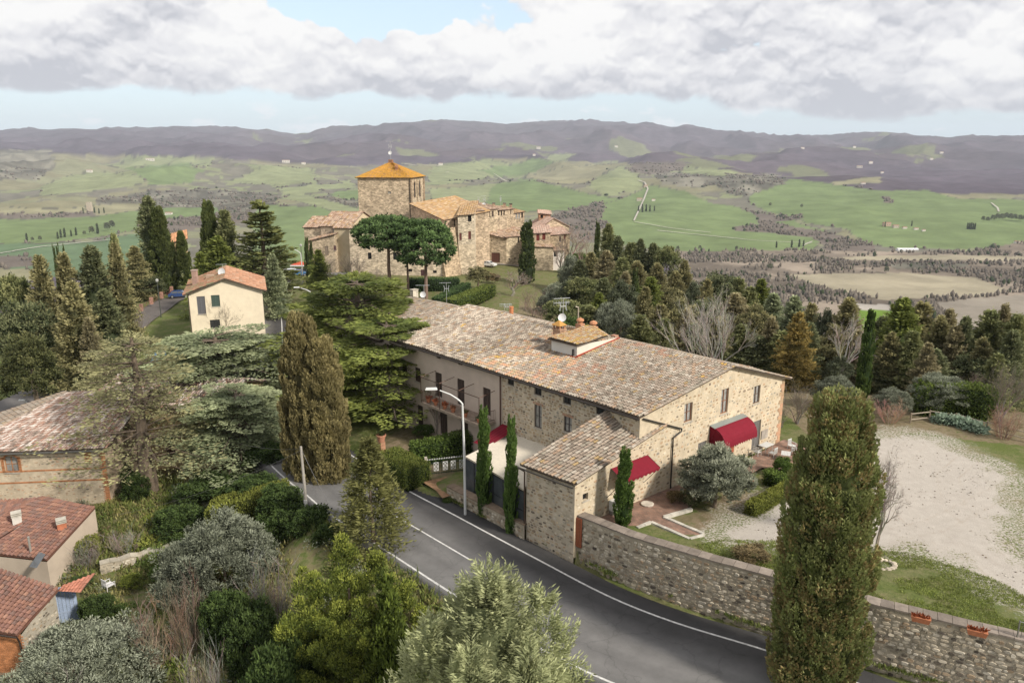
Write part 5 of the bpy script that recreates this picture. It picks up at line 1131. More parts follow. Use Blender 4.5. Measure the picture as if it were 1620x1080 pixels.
for (s, z, w_, h_), c in zip(YW, ((.16, .16, .17), (.08, .12, .10), (.05, .05, .05))): window(yf, s, z, w_, h_, YH, 'shutter', frame=c)
def yp(s, d, z): q = yf.A + yf.d * s - yf.n * d; return V3((q.x, q.y, z))
CR = [((.46, .24, .15), 3), ((.40, .22, .14), 2), ((.50, .30, .20), 2), ((.34, .2, .13), 1), ((.5, .36, .27), .6)]; ko = (zR - zE) / (yl / 2) * .6
tile_roof(yp(yl + .6, -.6, zE - ko), yp(yl + .6, DY + .6, zE - ko), yp(yl / 2, DY + .6, zR), yp(yl / 2, -.6, zR), YH, pal=CR, cw=.3, rl=.5, arc=3, seed=61, jit=.4)
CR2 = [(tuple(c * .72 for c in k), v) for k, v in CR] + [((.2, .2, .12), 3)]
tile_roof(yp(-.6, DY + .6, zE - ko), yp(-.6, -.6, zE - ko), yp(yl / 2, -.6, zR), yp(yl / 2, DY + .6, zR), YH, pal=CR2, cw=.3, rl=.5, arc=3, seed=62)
mb = MB(); c = yp(.9, 5.5, zE + .2); mb.cbox(c, .7, .7, 2.3, (.38, .25, .2)); mb.cbox(c + V3((0, 0, 2.3)), .85, .85, .15, (.4, .3, .25)); mb.build('chimney', STONE, YH)
mb = MB(); mb.cbox(yp(3.2, 6, zR - 1.2), 1.3, .9, .9, (.42, .3, .22)); mb.build('chimney', STONE, YH)
antenna(yp(5.0, 4.5, zR - .4), 1.9, 'aerial and white dish on the cream house roof', panel=False, yagi=1, ds=.6)
MB().tube([yf.pt(.1, zE - .2, .08), yf.pt(.1, -3, .08)], .06, (.12, .09, .07), 5).build('downspout', METAL, YH)
orl = ['orange roofed house half hidden between the dark cypresses on the left']
house(orl[0], 268, 170, 307, 172, 388, 377, 9, 'ridge', 1.5, [], (.50, .36, .2), [((.5, .26, .14), 1)], group=None, m=PLASTER, name='roadside_house')

# ------------------------------------------------------------------ big stone house, lower left
LA, LB = at(-75, 716, 1.0), at(164, 707.5, 1.0); lf_ = Fac(LA, LB)
LH = thing('brick_banded_house', 'stone house with brick bands and arched brick window below a broad mossy roof', 'house', (LA.x, LA.y, -4))
zE1 = .95; s0, z0 = lf_.hit(20, 747); mb = MB(); hs = [(s0 - .55, z0, s0 + .55, z0 + 1.5)]
wall_face(mb, lf_, 0, lf_.len, -5.5, zE1, hs, (), (.50, .42, .31)); rg = Fac(LB, LB - lf_.n * 9 + lf_.d * 1.5); wall_face(mb, rg, 0, rg.len, -5.5, lambda s: zE1 + min(s, rg.len - s) * .5, (), (rg.len / 2,), (.42, .33, .24)); lw_ = mb.build('wall', MORTAR, LH)
z_a, z_b = lf_.hit(60, 744)[1], lf_.hit(60, 762)[1]
band = [hs[0], (-1, z_a - .1, 99, z_a + .12), (-1, z_b - .1, 99, z_b + .12)]
rubble(lf_, .1, lf_.len - .3, -5, zE1 - .15, band, lw_, [((.52, .44, .33), 4), ((.40, .29, .2), 2), ((.24, .21, .17), 1.2), ((.46, .30, .2), 1.5)], rh=(.12, .22), wl=(.18, .45), fill=.8, proud=(.004, .02), seed=71, n_ind=60, skip=.42)
bk = MB(); r = random.Random(3)
def brick(s, z, w_=.24, h_=.065, c=None): bk.box(lf_.pt(s, z, -.01), lf_.d * w_, lf_.n * .035, (0, 0, h_), c or vary((.42, .19, .09), .8, 1.2, r))
for zz in (z_a, z_b):
    for row in range(2):
        s = .1 + row * .12
        while s < lf_.len - .3: brick(s, zz - .07 + row * .075); s += .255
for s in np.arange(.1, lf_.len - .3, .27): brick(s, zE1 - .2, .22, .1)
for k in range(18):
    for sd in (hs[0][0] - .26, hs[0][2] + .02): brick(sd, hs[0][1] + k * .08)
for s_c in (lf_.hit(132, 712)[0],):
    for k in range(14): brick(s_c, zE1 - .3 - k * .08, .3); brick(s_c + .3, zE1 - .3 - k * .08, .3, .065, (.46, .26, .1))
for k in range(24):
    a = math.pi * k / 23; brick(s0 + math.cos(a) * .66 - .06, hs[0][3] - .55 + math.sin(a) * .66, .13, .11)
for k in range(60): brick(lf_.len - (.5 if k % 2 else .36), -4.8 + k * .09, .5 if k % 2 else .36)
tag(bk.build('brickwork', STONE, LH), kind='stuff')
window(lf_, s0, hs[0][1], 1.1, 1.5, LH, 'glass', frame=(.4, .2, .1), sill=True)
LR = [((.46, .37, .32), 3), ((.36, .27, .23), 2.5), ((.56, .50, .46), 2.2), ((.34, .21, .16), 2), ((.22, .18, .15), 1.5)]
rE = LB + lf_.d * .5 + lf_.n * .5; lE = LA + lf_.n * .5; rr_ = at(238, 618, 4.3); rl_2 = at(108, 622, 4.3)
tile_roof(V3((lE.x, lE.y, 1.0)), V3((rE.x, rE.y, 1.0)), rr_, rl_2, LH, pal=LR, cw=.24, rl=.40, seed=72, arc=4)
hp = at(-60, 700, 1.0); tile_roof(at(-110, 690, 1.0), V3((lE.x, lE.y, 1.0)), rl_2, rl_2 + V3((-.3, .2, 0)), LH, pal=CLAY, cw=.3, rl=.45, seed=73, arc=3)
ridge_tiles(V3((lE.x, lE.y, 1.02)), rl_2, LH, seed=74, rad=.17); ridge_tiles(rl_2, rr_, LH, seed=75, rad=.15)
bq = rl_2 + V3((0, 9, -3.3)); bq2 = rr_ + V3((2, 9, -3.3)); tile_roof(bq2, bq, rl_2, rr_, LH, pal=CLAY, cw=.3, rl=.5, seed=76, arc=3)
MB().tube([V3((lE.x, lE.y, .93)) + lf_.n * .1, V3((rE.x, rE.y, .93)) + lf_.n * .1], .08, (.16, .16, .15), 6).build('gutter', METAL, LH)
# ochre house behind the cedars
OA, OB = at(150, 668, .5), at(352, 712, -1.5); of = Fac((OA.x, OA.y), (OB.x, OB.y)); OH = thing('ochre_house', 'ochre plastered house with pale old roof half hidden behind the cedars', 'house', (OA.x, OA.y, -4)); mb = MB()
wall_face(mb, of, 0, of.len, -6, 2.6, [(of.len * .55, -2.6, of.len * .55 + 1.0, -.4), (of.len * .3, -.6, of.len * .3 + .9, .8)], (), (.56, .43, .25)); OS = Fac((OB.x, OB.y), (OB.x - of.n.x * 9, OB.y - of.n.y * 9)); wall_face(mb, OS, 0, 9, -6, lambda s: 2.6 + min(s, 9 - s) * .3, (), (4.5,), (.5, .39, .24)); mb.build('wall', PLASTER, OH)
window(of, of.len * .55 + .5, -2.6, 1.0, 2.2, OH, 'door', frame=(.10, .06, .04), name='door'); window(of, of.len * .3 + .45, -.6, .9, 1.4, OH, 'shutter', frame=(.12, .08, .06))
a, b = of.pt(-.4, 2.5, .4), of.pt(of.len + .4, 2.5, .4); c, d = of.pt(of.len + .4, 4.0, -4.6), of.pt(-.4, 4.0, -4.6); tile_roof(a, b, c, d, OH, pal=LR, cw=.26, rl=.42, seed=77, arc=3); tile_roof(of.pt(of.len + .4, 2.5, -9.6), of.pt(-.4, 2.5, -9.6), d, c, OH, pal=LR, cw=.3, rl=.5, seed=78, arc=3)

# ------------------------------------------------------------------ red roofed sheds, bottom left
RR = [((.25, .135, .10), 3), ((.225, .125, .10), 3), ((.29, .165, .12), 1), ((.195, .125, .105), 2)]
RT = thing('red_roofed_shed', 'upper shed with dull red tiled roof, white and brick chimneys, under the brick banded house', 'shed', tuple(at(60, 890, -5)))
eL, eR, rR, rL = at(-90, 868, -3.0), at(74, 886, -3.0), at(150, 803, -1.7), at(66, 788, -1.3)
tile_roof(eL, eR, rR, rL, RT, pal=RR, cw=.36, rl=.42, seed=81, arc=4, jit=.5, under=(.14, .07, .05), n_ind=0)
rL2 = at(-90, 800, -2.2); tile_roof(rL2, rL, eL, eL + V3((-.3, 0, 0)), RT, pal=RR, cw=.36, rl=.45, seed=82, arc=3, jit=.5)
mb = MB(); 
for a, b in ((eL, eR), (eR, rR), (rR, rL), (rL, rL2)): mb.quad(V3((a.x, a.y, -6.5)), V3((b.x, b.y, -6.5)), b + V3((0, 0, -.12)), a + V3((0, 0, -.12)), (.48, .40, .32))
mb.build('wall', PLASTER, RT)
for (px, py, c, h) in ((29, 834, (.55, .52, .47), 1.0), (99, 840, (.42, .16, .09), .75)):
    q = at(px, py, -2.4); mb = MB(); mb.cbox(q - V3((0, 0, .4)), .62, .5, h + .4, c, .6); ch = mb.build('chimney', STONE, RT); mb = MB()
    for k in range(3): mb.cbox(q + V3((0, 0, h + k * .13)), .7, .58, .07, (.45, .42, .36), .6)
    mb.build('chimney_cap', STONE, ch)
q = at(48, 868, -2.5); MB().tube([q - V3((0, 0, .3)), q + V3((0, 0, 1.0))], .08, (.5, .48, .44), 8).build('flue', METAL, RT)
MB().add([at(46, 896, -2.82) , at(58, 898, -2.82), at(72, 876, -2.7), at(62, 872, -2.68)], [(0, 1, 2, 3)], (.02, .02, .02)).build('skylight', GLASS, RT)
RB = thing('red_roofed_outhouse', 'lower outhouse at bottom left with ribbed red tiled roof above a rubble wall', 'shed', tuple(at(20, 1040, -5.5)))
eL, eR, rR, rL = at(-120, 985, -2.9), at(27, 1005, -2.9), at(93, 932, -1.9), at(-40, 888, -1.6)
tile_roof(eL, eR, rR, rL, RB, pal=RR, cw=.36, rl=.42, seed=83, arc=4, jit=.5, under=(.14, .07, .05), n_ind=300)
rbf = Fac(eR + V3((.05, .25, 0)), rR + V3((-.35, .1, 0))); mb = MB(); wall_face(mb, rbf, 0, rbf.len, -6.5, lambda s: lerp(-3.05, -2.05, s / rbf.len), (), (), (.40, .36, .29)); w2 = mb.build('wall', MORTAR, RB)
rubble(rbf, .1, rbf.len - .1, -5.6, lambda s: lerp(-3.1, -2.1, s / rbf.len) - .1, (), w2, GREY, rh=(.16, .26), wl=(.2, .45), fill=.82, seed=84, n_ind=80, skip=.3)
bf = Fac(eL + V3((0, .3, 0)), eR + V3((0, .3, 0))); mb = MB(); wall_face(mb, bf, 0, bf.len, -6.5, -3.0, (), (), (.30, .2, .13)); w3 = mb.build('wall', MORTAR, RB); bk = MB(); r = random.Random(9)
for row in range(30):
    s = bf.len - 3.2 + (row % 2) * .13
    while s < bf.len - .05: bk.box(bf.pt(s, -6.0 + row * .1, 0), bf.d * .24, bf.n * .02, (0, 0, .075), vary((.46, .20, .09), .8, 1.2, r)); s += .26
tag(bk.build('brickwork', STONE, w3), kind='stuff')
MB().tube([eR + V3((0, -.05, -.1)), eR + V3((0, .1, -.5)), eR + V3((.1, .2, -3.0))], .06, (.08, .06, .05), 6).build('downspout', METAL, RB)
MB().tube([eL + V3((0, -.08, -.08)), eR + V3((0, -.08, -.08))], .06, (.08, .06, .05), 6).build('gutter', METAL, RB)
# lean arm of red tiles and the blue door under it
a, b, c, d = at(93, 934, -2.2), at(128, 936, -2.4), at(152, 905, -2.0), at(100, 925, -1.9); tile_roof(a, b, c, d, RB, pal=[((.44, .19, .13), 1), ((.38, .17, .12), 1)], cw=.3, rl=.42, seed=85, arc=4, jit=.5)
p0, p1 = at(98, 982, -5), at(120, 977, -5); df = Fac(p0, p1); t = thing('blue_door', 'faded blue boarded door under the small red tiled arm by the outhouse', 'door', tuple(p0)); k_ = 6; wd = df.len + .5
for k in range(k_): MB().box(df.pt(-.25 + wd * k / k_, -5.1, 0), df.d * (wd / k_ - .02), df.n * .05, (0, 0, 2.65), vary((.30, .37, .50), .9, 1.1)).build('plank', WOOD, t)
MB().box(df.pt(-.25, -4.4, .05), df.d * wd, df.n * .03, (0, 0, .12), (.28, .34, .45)).build('rail', WOOD, t)
# pieces of old dry wall in the garden
f1 = [at(160, 908, -4.9), at(270, 880, -4.9)]
long_wall('garden_wall', 'crumbling pale dry stone wall behind the white plastic chair', [tuple(f1[0][:2]), tuple(f1[1][:2])], lambda t: -4.15 + .1 * math.sin(t * 20), lambda t: -5.8, .5, 90, 100, pal=[((.46, .42, .34), 3), ((.36, .32, .25), 2), ((.25, .22, .17), 1)], cap=(.40, .36, .29))
# ------------------------------------------------------------------ trees and shrubs
def _n3(P, s, k):                        # cheap 3-D noise from two planes
    return .5 * (vnoise(P[:, 0] * s + P[:, 2] * s * .7, P[:, 1] * s - P[:, 2] * s * .4, k) + vnoise(P[:, 1] * s + 9.1, P[:, 2] * s + P[:, 0] * s * .6, k + 5))
class Leaves:
    def __init__(s): s.P = []; s.D = []; s.W = []; s.C = []
    def add(s, P, D, W, C): s.P.append(P); s.D.append(D); s.W.append(np.broadcast_to(np.asarray(W, float).reshape(-1, 1) if np.ndim(W) else np.full((len(P), 1), W), (len(P), 1))); s.C.append(C)
    def mesh(s, name, rs, m=None, core=None):
        P, D, W, C = map(np.concatenate, (s.P, s.D, s.W, s.C)); k = 1.0 + .30 * (_n3(P, .9, 3) - .5) * 2; C = C * k[:, None]
        V, Fq, CC = cards(P, D, W, C, rs)
        if core:
            cv, cf, cc = core; n = len(V); V = np.vstack([V, cv]); CC = np.vstack([CC, cc]); Fq = np.vstack([Fq, cf + n])
        return np_mesh(name, V, Fq, np.clip(CC, 0, 1), m or LEAF)
def unit(v): return v / (np.linalg.norm(v, axis=1)[:, None] + 1e-9)
def core_lathe(prof, col, n=12, seed=0, rough=.12):
    rs = np.random.RandomState(seed); V = []; 
    for r, z in prof:
        for j in range(n): a = 2 * math.pi * j / n; k = r * rs.uniform(1 - rough, 1 + rough); V.append((k * math.cos(a), k * math.sin(a), z))
    F_ = []
    for i in range(len(prof) - 1):
        for j in range(n): F_.append((i * n + j, i * n + (j + 1) % n, (i + 1) * n + (j + 1) % n, (i + 1) * n + j))
    return np.array(V), np.array(F_), np.tile(np.array(col), (len(V), 1))
G_CYP = ((.105, .13, .04), (.25, .255, .105)); G_DRK = ((.075, .095, .045), (.19, .195, .10)); G_MID = ((.095, .115, .045), (.23, .23, .105)); G_OLV = ((.15, .165, .115), (.25, .265, .20))
G_YEL = ((.11, .145, .03), (.27, .29, .06)); G_PAL = ((.145, .165, .08), (.32, .33, .18)); G_BLU = ((.105, .13, .07), (.27, .29, .17)); G_CED = ((.065, .09, .025), (.20, .22, .055)); G_PIN = ((.065, .11, .04), (.16, .235, .085)); G_ORG = ((.13, .11, .04), (.28, .205, .065)); G_BRN = ((.11, .11, .05), (.28, .25, .125)); G_TAN = ((.14, .125, .07), (.28, .245, .14))
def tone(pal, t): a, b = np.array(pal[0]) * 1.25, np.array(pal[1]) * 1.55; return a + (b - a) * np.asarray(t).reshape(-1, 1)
def m_cypress(name, H, R, npl, nc, pal, seed, prof=None, lsz=.30, plr=.3, pll=1.1, tips=None):
    rs = np.random.RandomState(seed); prof = prof or (lambda t: np.minimum(1, (t / .06 + .25)) * (1 - np.clip(t, 0, 1) ** 2.4) ** .55)
    L_ = Leaves(); t = rs.uniform(.0, .985, npl); a = rs.uniform(0, 6.283, npl); r = R * prof(t) * rs.uniform(.70, 1.03, npl) * (1 + .18 * (vnoise(a * 2.2, t * H * .45, seed) - .5) * 2)
    C0 = np.stack([r * np.cos(a), r * np.sin(a), t * H], 1); tn = rs.rand(npl)
    out = np.stack([np.cos(a), np.sin(a), np.zeros(npl)], 1); idx = np.repeat(np.arange(npl), nc); n = len(idx)
    s = rs.uniform(-.5, .5, n); th = rs.uniform(-1.5, 1.5, n); w = plr * np.sqrt(np.clip(1 - (2 * s) ** 2, .05, 1))
    o = out[idx]; tan = np.stack([-o[:, 1], o[:, 0], np.zeros(n)], 1); P = C0[idx] + o * (w * np.cos(th))[:, None] + tan * (w * np.sin(th))[:, None]; P[:, 2] += s * pll; P += o * (s * pll * .22)[:, None]
    D = o * (.55 * np.cos(th))[:, None] + tan * (.55 * np.sin(th))[:, None] + rs.normal(0, .22, (n, 3)); D[:, 2] += .95; D = unit(D) * (lsz * rs.uniform(.6, 1.25, n))[:, None]
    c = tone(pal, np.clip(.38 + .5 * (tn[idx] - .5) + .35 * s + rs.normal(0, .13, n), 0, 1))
    if tips is not None: k = (tn[idx] > .62) & (rs.rand(n) < .7); c[k] = tone(tips, rs.rand(k.sum()))
    L_.add(P, D, lsz * .24, c); ts = np.linspace(0, .985, 14)
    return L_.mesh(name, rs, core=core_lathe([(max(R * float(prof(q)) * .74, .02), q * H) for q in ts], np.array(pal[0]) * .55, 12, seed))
def fan_sprays(L_, base, dirs, length, nsp, pal, rs, spread=1.0, lsz=.35, wid=.22, flat=.25, droop=.15, tn=None, start=.15):
    """side sprays along branch axes: base (m,3), unit dirs (m,3), length (m,)"""
    m = len(base); idx = np.repeat(np.arange(m), nsp); n = len(idx); t = rs.uniform(start, 1.0, n); d = dirs[idx]; up = np.array((0, 0, 1.)); side = unit(np.cross(d, up)); sg = rs.choice((-1, 1), n)
    w = (1.15 - t) * length[idx] * .42 * spread
    q = rs.uniform(.0, 1, n); P = base[idx] + d * (t * length[idx])[:, None] + side * (sg * w * q)[:, None]; P[:, 2] += rs.normal(0, flat * .3, n) - droop * (t * length[idx]) ** 2 * .09 - .12 * w * q
    D = d * .8 + side * (sg * .75)[:, None] + rs.normal(0, .22, (n, 3)); D[:, 2] += rs.uniform(-.2, .35, n); D = unit(D) * (lsz * rs.uniform(.6, 1.3, n))[:, None]
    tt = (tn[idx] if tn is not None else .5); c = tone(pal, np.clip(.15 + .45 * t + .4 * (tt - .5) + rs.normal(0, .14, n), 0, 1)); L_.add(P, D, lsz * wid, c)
def m_conifer(name, H, R, nb, nsp, pal, seed, power=1.0, lsz=.45, droop=.3, t0=.06, upt=.25, core=True, rag=.25, shape=None, axes=None, wid=.22):
    rs = np.random.RandomState(seed); L_ = Leaves(); t = t0 + (1 - t0) * rs.uniform(0, 1, nb) ** 1.15; a = rs.uniform(0, 6.283, nb)
    sh = shape or (lambda t: (1 - t) ** power); ln = R * sh(t) * rs.uniform(1 - rag, 1 + rag * .6, nb) + .12 * R * (1 - t) + .15
    el = upt + .5 * t - .2 * rs.rand(nb); d = unit(np.stack([np.cos(a) * np.cos(el), np.sin(a) * np.cos(el), np.sin(el) - .15], 1)); base = np.zeros((nb, 3)); base[:, 2] = t * H - ln * .12
    if axes:
        ax = np.array(axes)[rs.randint(0, len(axes), nb)]; ln = ln * ax[:, 3]; base[:, 0] = ax[:, 0]; base[:, 1] = ax[:, 1]; base[:, 2] = t * H * ax[:, 2] - ln * .12
    fan_sprays(L_, base, d, ln, nsp, pal, rs, lsz=lsz, wid=wid, droop=droop, tn=rs.rand(nb), flat=.5, start=.3)
    k = 40; P = np.zeros((k, 3)); P[:, 2] = H * rs.uniform(.93, 1.0, k); D = rs.normal(0, .4, (k, 3)); D[:, 2] = abs(D[:, 2]) + .7; L_.add(P, unit(D) * lsz, lsz * .2, tone(pal, rs.uniform(.4, 1, k)))
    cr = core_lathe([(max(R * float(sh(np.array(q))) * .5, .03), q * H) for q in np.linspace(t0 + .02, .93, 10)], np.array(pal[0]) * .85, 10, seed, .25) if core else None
    return L_.mesh(name, rs, core=cr)
def m_cedar(name, H, R, layers, nb, nsp, pal, seed, lsz=.4, t0=.22, top=None, droop=.25, prof=None, rise=.12, twist=None):
    rs = np.random.RandomState(seed); L_ = Leaves(); wood = MB(); prof = prof or (lambda t: (1 - t) ** .55 * (1 if t > .3 else .85 + .5 * t))
    for k in range(layers):
        t = t0 + (1 - t0) * (k + rs.uniform(-.3, .3)) / layers; t = min(max(t, t0 * .9), .985); a0 = rs.uniform(0, 6.28)
        for j in range(nb):
            a = a0 + 6.283 * j / nb + rs.uniform(-.35, .35); ln = R * prof(t) * rs.uniform(.62, 1.12); z0 = t * H + rs.normal(0, .28); el = rise + rs.uniform(-.06, .1); d = np.array([[math.cos(a) * math.cos(el), math.sin(a) * math.cos(el), math.sin(el)]])
            fan_sprays(L_, np.array([[0, 0, z0]]), d, np.array([ln]), nsp, pal, rs, spread=1.5, lsz=lsz, flat=.16, droop=droop, tn=np.array([rs.rand()]), start=.22)
            pts = [V3((d[0, 0] * ln * q, d[0, 1] * ln * q, z0 + d[0, 2] * ln * q - droop * (q * ln) ** 2 * .09 - .08)) for q in (0, .4, .8)]; wood.tube(pts, [.06 + .02 * R / 4, .04, .015], (.13, .10, .075), 4, False)
    k = 50; P = rs.normal(0, .2, (k, 3)); P[:, 2] = H * rs.uniform(.95, 1.0, k); D = rs.normal(0, .5, (k, 3)); D[:, 2] = abs(D[:, 2]) + .4; L_.add(P, unit(D) * lsz, lsz * .2, tone(pal, rs.uniform(.4, 1, k)))
    return L_.mesh(name, rs), wood.mesh('limbs', BARK)
def m_clumps(name, cl, nc, pal, seed, lsz=.3, flat=.8, upb=.3, wid=.24, tw=.45, m=None):
    """leaf clumps: cl rows are x, y, z, r"""
    rs = np.random.RandomState(seed); L_ = Leaves(); cl = np.asarray(cl, float); K = len(cl); idx = np.repeat(np.arange(K), nc); n = len(idx); d = unit(rs.normal(0, 1, (n, 3))); d[:, 2] = np.where(d[:, 2] < -.35, -d[:, 2] * .5, d[:, 2])
    rr = cl[idx, 3] * rs.uniform(.55, 1.05, n); P = cl[idx, :3] + d * rr[:, None] * (1, 1, flat); D = d + rs.normal(0, .5, (n, 3)); D[:, 2] += upb; D = unit(D) * (lsz * rs.uniform(.55, 1.3, n))[:, None]
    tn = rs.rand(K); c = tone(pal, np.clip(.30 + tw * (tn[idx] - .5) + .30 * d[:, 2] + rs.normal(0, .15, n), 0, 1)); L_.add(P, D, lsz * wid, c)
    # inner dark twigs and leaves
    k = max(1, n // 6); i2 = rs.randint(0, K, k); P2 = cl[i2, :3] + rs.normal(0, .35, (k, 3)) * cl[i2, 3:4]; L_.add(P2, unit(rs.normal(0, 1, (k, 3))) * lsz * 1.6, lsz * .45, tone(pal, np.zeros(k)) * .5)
    return L_.mesh(name, rs, m)
def broad_clumps(H, R, n, seed, t0=.3, squash=1.0, r=(.5, .9), shell=.55):
    rs = np.random.RandomState(seed); d = unit(rs.normal(0, 1, (n, 3))); d[:, 2] = np.where(d[:, 2] < -.5, -d[:, 2], d[:, 2]); q = rs.uniform(shell, 1, n) ** .7; hc = H * (t0 + (1 - t0) / 2); hh = H * (1 - t0) / 2
    lump = 1 + .25 * (vnoise(d[:, 0] * 2 + 5, d[:, 1] * 2 + d[:, 2] * 2, seed) - .5) * 2
    rad = rs.uniform(*r, n); P = np.stack([d[:, 0] * (R - rad * .6) * q * lump, d[:, 1] * (R - rad * .6) * q * lump, hc + d[:, 2] * (hh - rad * .5) * q * lump], 1); return np.hstack([P, rad[:, None]])
def bare_tree(H, R, seed, levels=5, col=(.26, .22, .185), trunk=.16, spread=.55, upk=.30, first=.22, kids=(3, 4), thin=.012, stems=1, twigs=True, len_k=.70):
    rs = random.Random(seed); mb = MB(); tw = []
    def rec(p, d, ln, r, lv):
        pts = [p]; k = 3 if lv > 1 else 2; q = V3(d)
        for i in range(k): q = (q + V3((rs.gauss(0, .12), rs.gauss(0, .12), rs.gauss(0, .08) + upk * .12))).normalized(); pts.append(pts[-1] + q * ln / k)
        mb.tube(pts, [r * (1 - .45 * i / k) for i in range(k + 1)], tuple(c * rs.uniform(.85, 1.15) for c in col), 5 if lv > 3 else (4 if lv > 2 else 3), False)
        if lv <= 0: return
        n = rs.randint(*kids)
        for i in range(n + (1 if lv == levels else 0)):
            t = rs.uniform(.35, 1.0) if i else 1.0; pp = pts[0].lerp(pts[-1], t) if t < 1 else pts[-1]
            if t < 1: j = min(int(t * k), k - 1); pp = pts[j].lerp(pts[j + 1], t * k - j)
            a = rs.uniform(0, 6.28); s_ = rs.uniform(.6, 1.2) * spread; o = q.orthogonal().normalized(); o2 = q.cross(o); nd = (q + (o * math.cos(a) + o2 * math.sin(a)) * s_ + V3((0, 0, upk * .3))).normalized()
            rec(pp, nd, ln * len_k * rs.uniform(.75, 1.15), max(r * .5, thin * .45), lv - 1)
    for s in range(stems):
        a = 6.28 * s / max(stems, 1); d = V3((math.cos(a) * .25 * (stems > 1) + rs.gauss(0, .06), math.sin(a) * .25 * (stems > 1) + rs.gauss(0, .06), 1)).normalized(); rec(V3((math.cos(a) * .1 * (stems > 1), math.sin(a) * .1 * (stems > 1), 0)), d, H * first, trunk, levels)
    # fit height and spread
    zz = max(v[2] for v in mb.v); xx = sorted(math.hypot(v[0], v[1]) for v in mb.v)[int(len(mb.v) * .97)]; kz = H / zz; kx = R / max(xx, .01); mb.v = [(v[0] * kx, v[1] * kx, v[2] * kz) for v in mb.v]
    return mb
def trunk_mesh(H, r0, r1, seed, col=(.15, .115, .085), lean=0.0, limbs=()):
    rs = random.Random(seed); mb = MB(); pts = [V3((lean * t * t * H + rs.gauss(0, .04), rs.gauss(0, .04), H * t - (.5 if t == 0 else 0))) for t in (0, .2, .4, .6, .8, 1)]; mb.tube(pts, [r0 * 1.25, r0, lerp(r0, r1, .4), lerp(r0, r1, .6), lerp(r0, r1, .8), r1], col, 8)
    for (t, dx, dy, dz, r) in limbs: p = V3((0, 0, H * t)); mb.tube([p, p + V3((dx * .5, dy * .5, dz * .35)), p + V3((dx, dy, dz))], [r, r * .75, r * .4], col, 6, False)
    return mb.mesh('trunk', BARK)
_EXT = {}
def extent(me):
    if me.name not in _EXT:
        co = np.empty(len(me.vertices) * 3, np.float32); me.vertices.foreach_get('co', co); co = co.reshape(-1, 3); _EXT[me.name] = (float(co[:, 2].max()) - .1, float(np.percentile(np.hypot(co[:, 0], co[:, 1]), 97)))
    return _EXT[me.name]
def plant_tree(name, label, cat, px, top, d, crown, trunk=None, H0=10, R0=3, wpx=None, group=None, base=None, rz=None, extra=None, kz=1.0, part='crown'):
    """px, top: where its top stands; d: ground distance; wpx: crown width."""
    H0, R0 = extent(crown); t_ = atd(px, top, d); z0 = g(t_.x, t_.y) if base is None else base; H = max(t_.z - z0, .5); s = H / H0
    sx = (wpx * d / CP * .98 / F_PX / 2) / R0 if wpx else s
    o = thing(name, label, cat, (t_.x, t_.y, z0 - .05), rz if rz is not None else RS.uniform(0, 6.28), group, (sx, sx, s))
    link(part, crown, o)
    if trunk is not None: tk = link('trunk', trunk, o); q = extent(crown)[0] * .72 / 7 if trunk is TRUNK10 else 1.0; tk.scale = (min(q, 1.3), min(q, 1.3), q)
    if extra is not None: link('limbs', extra, o)
    return o

# --- canonical crowns
TRUNK10 = trunk_mesh(7, .22, .06, 1)
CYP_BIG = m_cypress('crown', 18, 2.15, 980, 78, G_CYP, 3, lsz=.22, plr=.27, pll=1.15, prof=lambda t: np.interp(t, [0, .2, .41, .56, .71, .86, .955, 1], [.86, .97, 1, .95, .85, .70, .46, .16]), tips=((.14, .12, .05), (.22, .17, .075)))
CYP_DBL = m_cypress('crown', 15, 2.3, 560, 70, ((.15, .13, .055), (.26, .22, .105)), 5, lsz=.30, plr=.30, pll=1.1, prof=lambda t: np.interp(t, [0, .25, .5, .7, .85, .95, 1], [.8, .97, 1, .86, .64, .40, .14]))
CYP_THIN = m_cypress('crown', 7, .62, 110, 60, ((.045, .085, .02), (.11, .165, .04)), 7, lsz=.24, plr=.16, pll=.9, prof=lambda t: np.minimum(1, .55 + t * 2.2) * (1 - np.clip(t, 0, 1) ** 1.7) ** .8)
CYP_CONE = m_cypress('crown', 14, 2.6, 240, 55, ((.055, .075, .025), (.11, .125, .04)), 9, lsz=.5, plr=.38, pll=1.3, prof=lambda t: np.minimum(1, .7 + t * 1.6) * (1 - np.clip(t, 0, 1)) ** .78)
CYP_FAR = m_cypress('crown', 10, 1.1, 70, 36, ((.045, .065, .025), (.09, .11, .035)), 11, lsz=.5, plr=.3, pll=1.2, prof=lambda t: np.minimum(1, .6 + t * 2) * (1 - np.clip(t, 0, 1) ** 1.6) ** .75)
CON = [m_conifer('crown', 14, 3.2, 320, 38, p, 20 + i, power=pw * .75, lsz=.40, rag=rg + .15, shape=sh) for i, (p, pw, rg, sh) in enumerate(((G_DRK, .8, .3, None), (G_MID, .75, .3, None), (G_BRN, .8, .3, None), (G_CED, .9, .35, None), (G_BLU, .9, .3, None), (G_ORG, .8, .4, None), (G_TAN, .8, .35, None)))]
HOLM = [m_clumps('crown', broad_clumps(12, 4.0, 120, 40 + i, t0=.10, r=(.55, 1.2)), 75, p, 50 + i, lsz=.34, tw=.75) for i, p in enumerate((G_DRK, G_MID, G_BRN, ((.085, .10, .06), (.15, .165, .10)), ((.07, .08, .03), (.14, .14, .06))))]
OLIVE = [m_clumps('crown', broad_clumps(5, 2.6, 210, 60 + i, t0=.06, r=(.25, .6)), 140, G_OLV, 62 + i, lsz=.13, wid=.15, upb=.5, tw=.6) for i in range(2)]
BARE = []
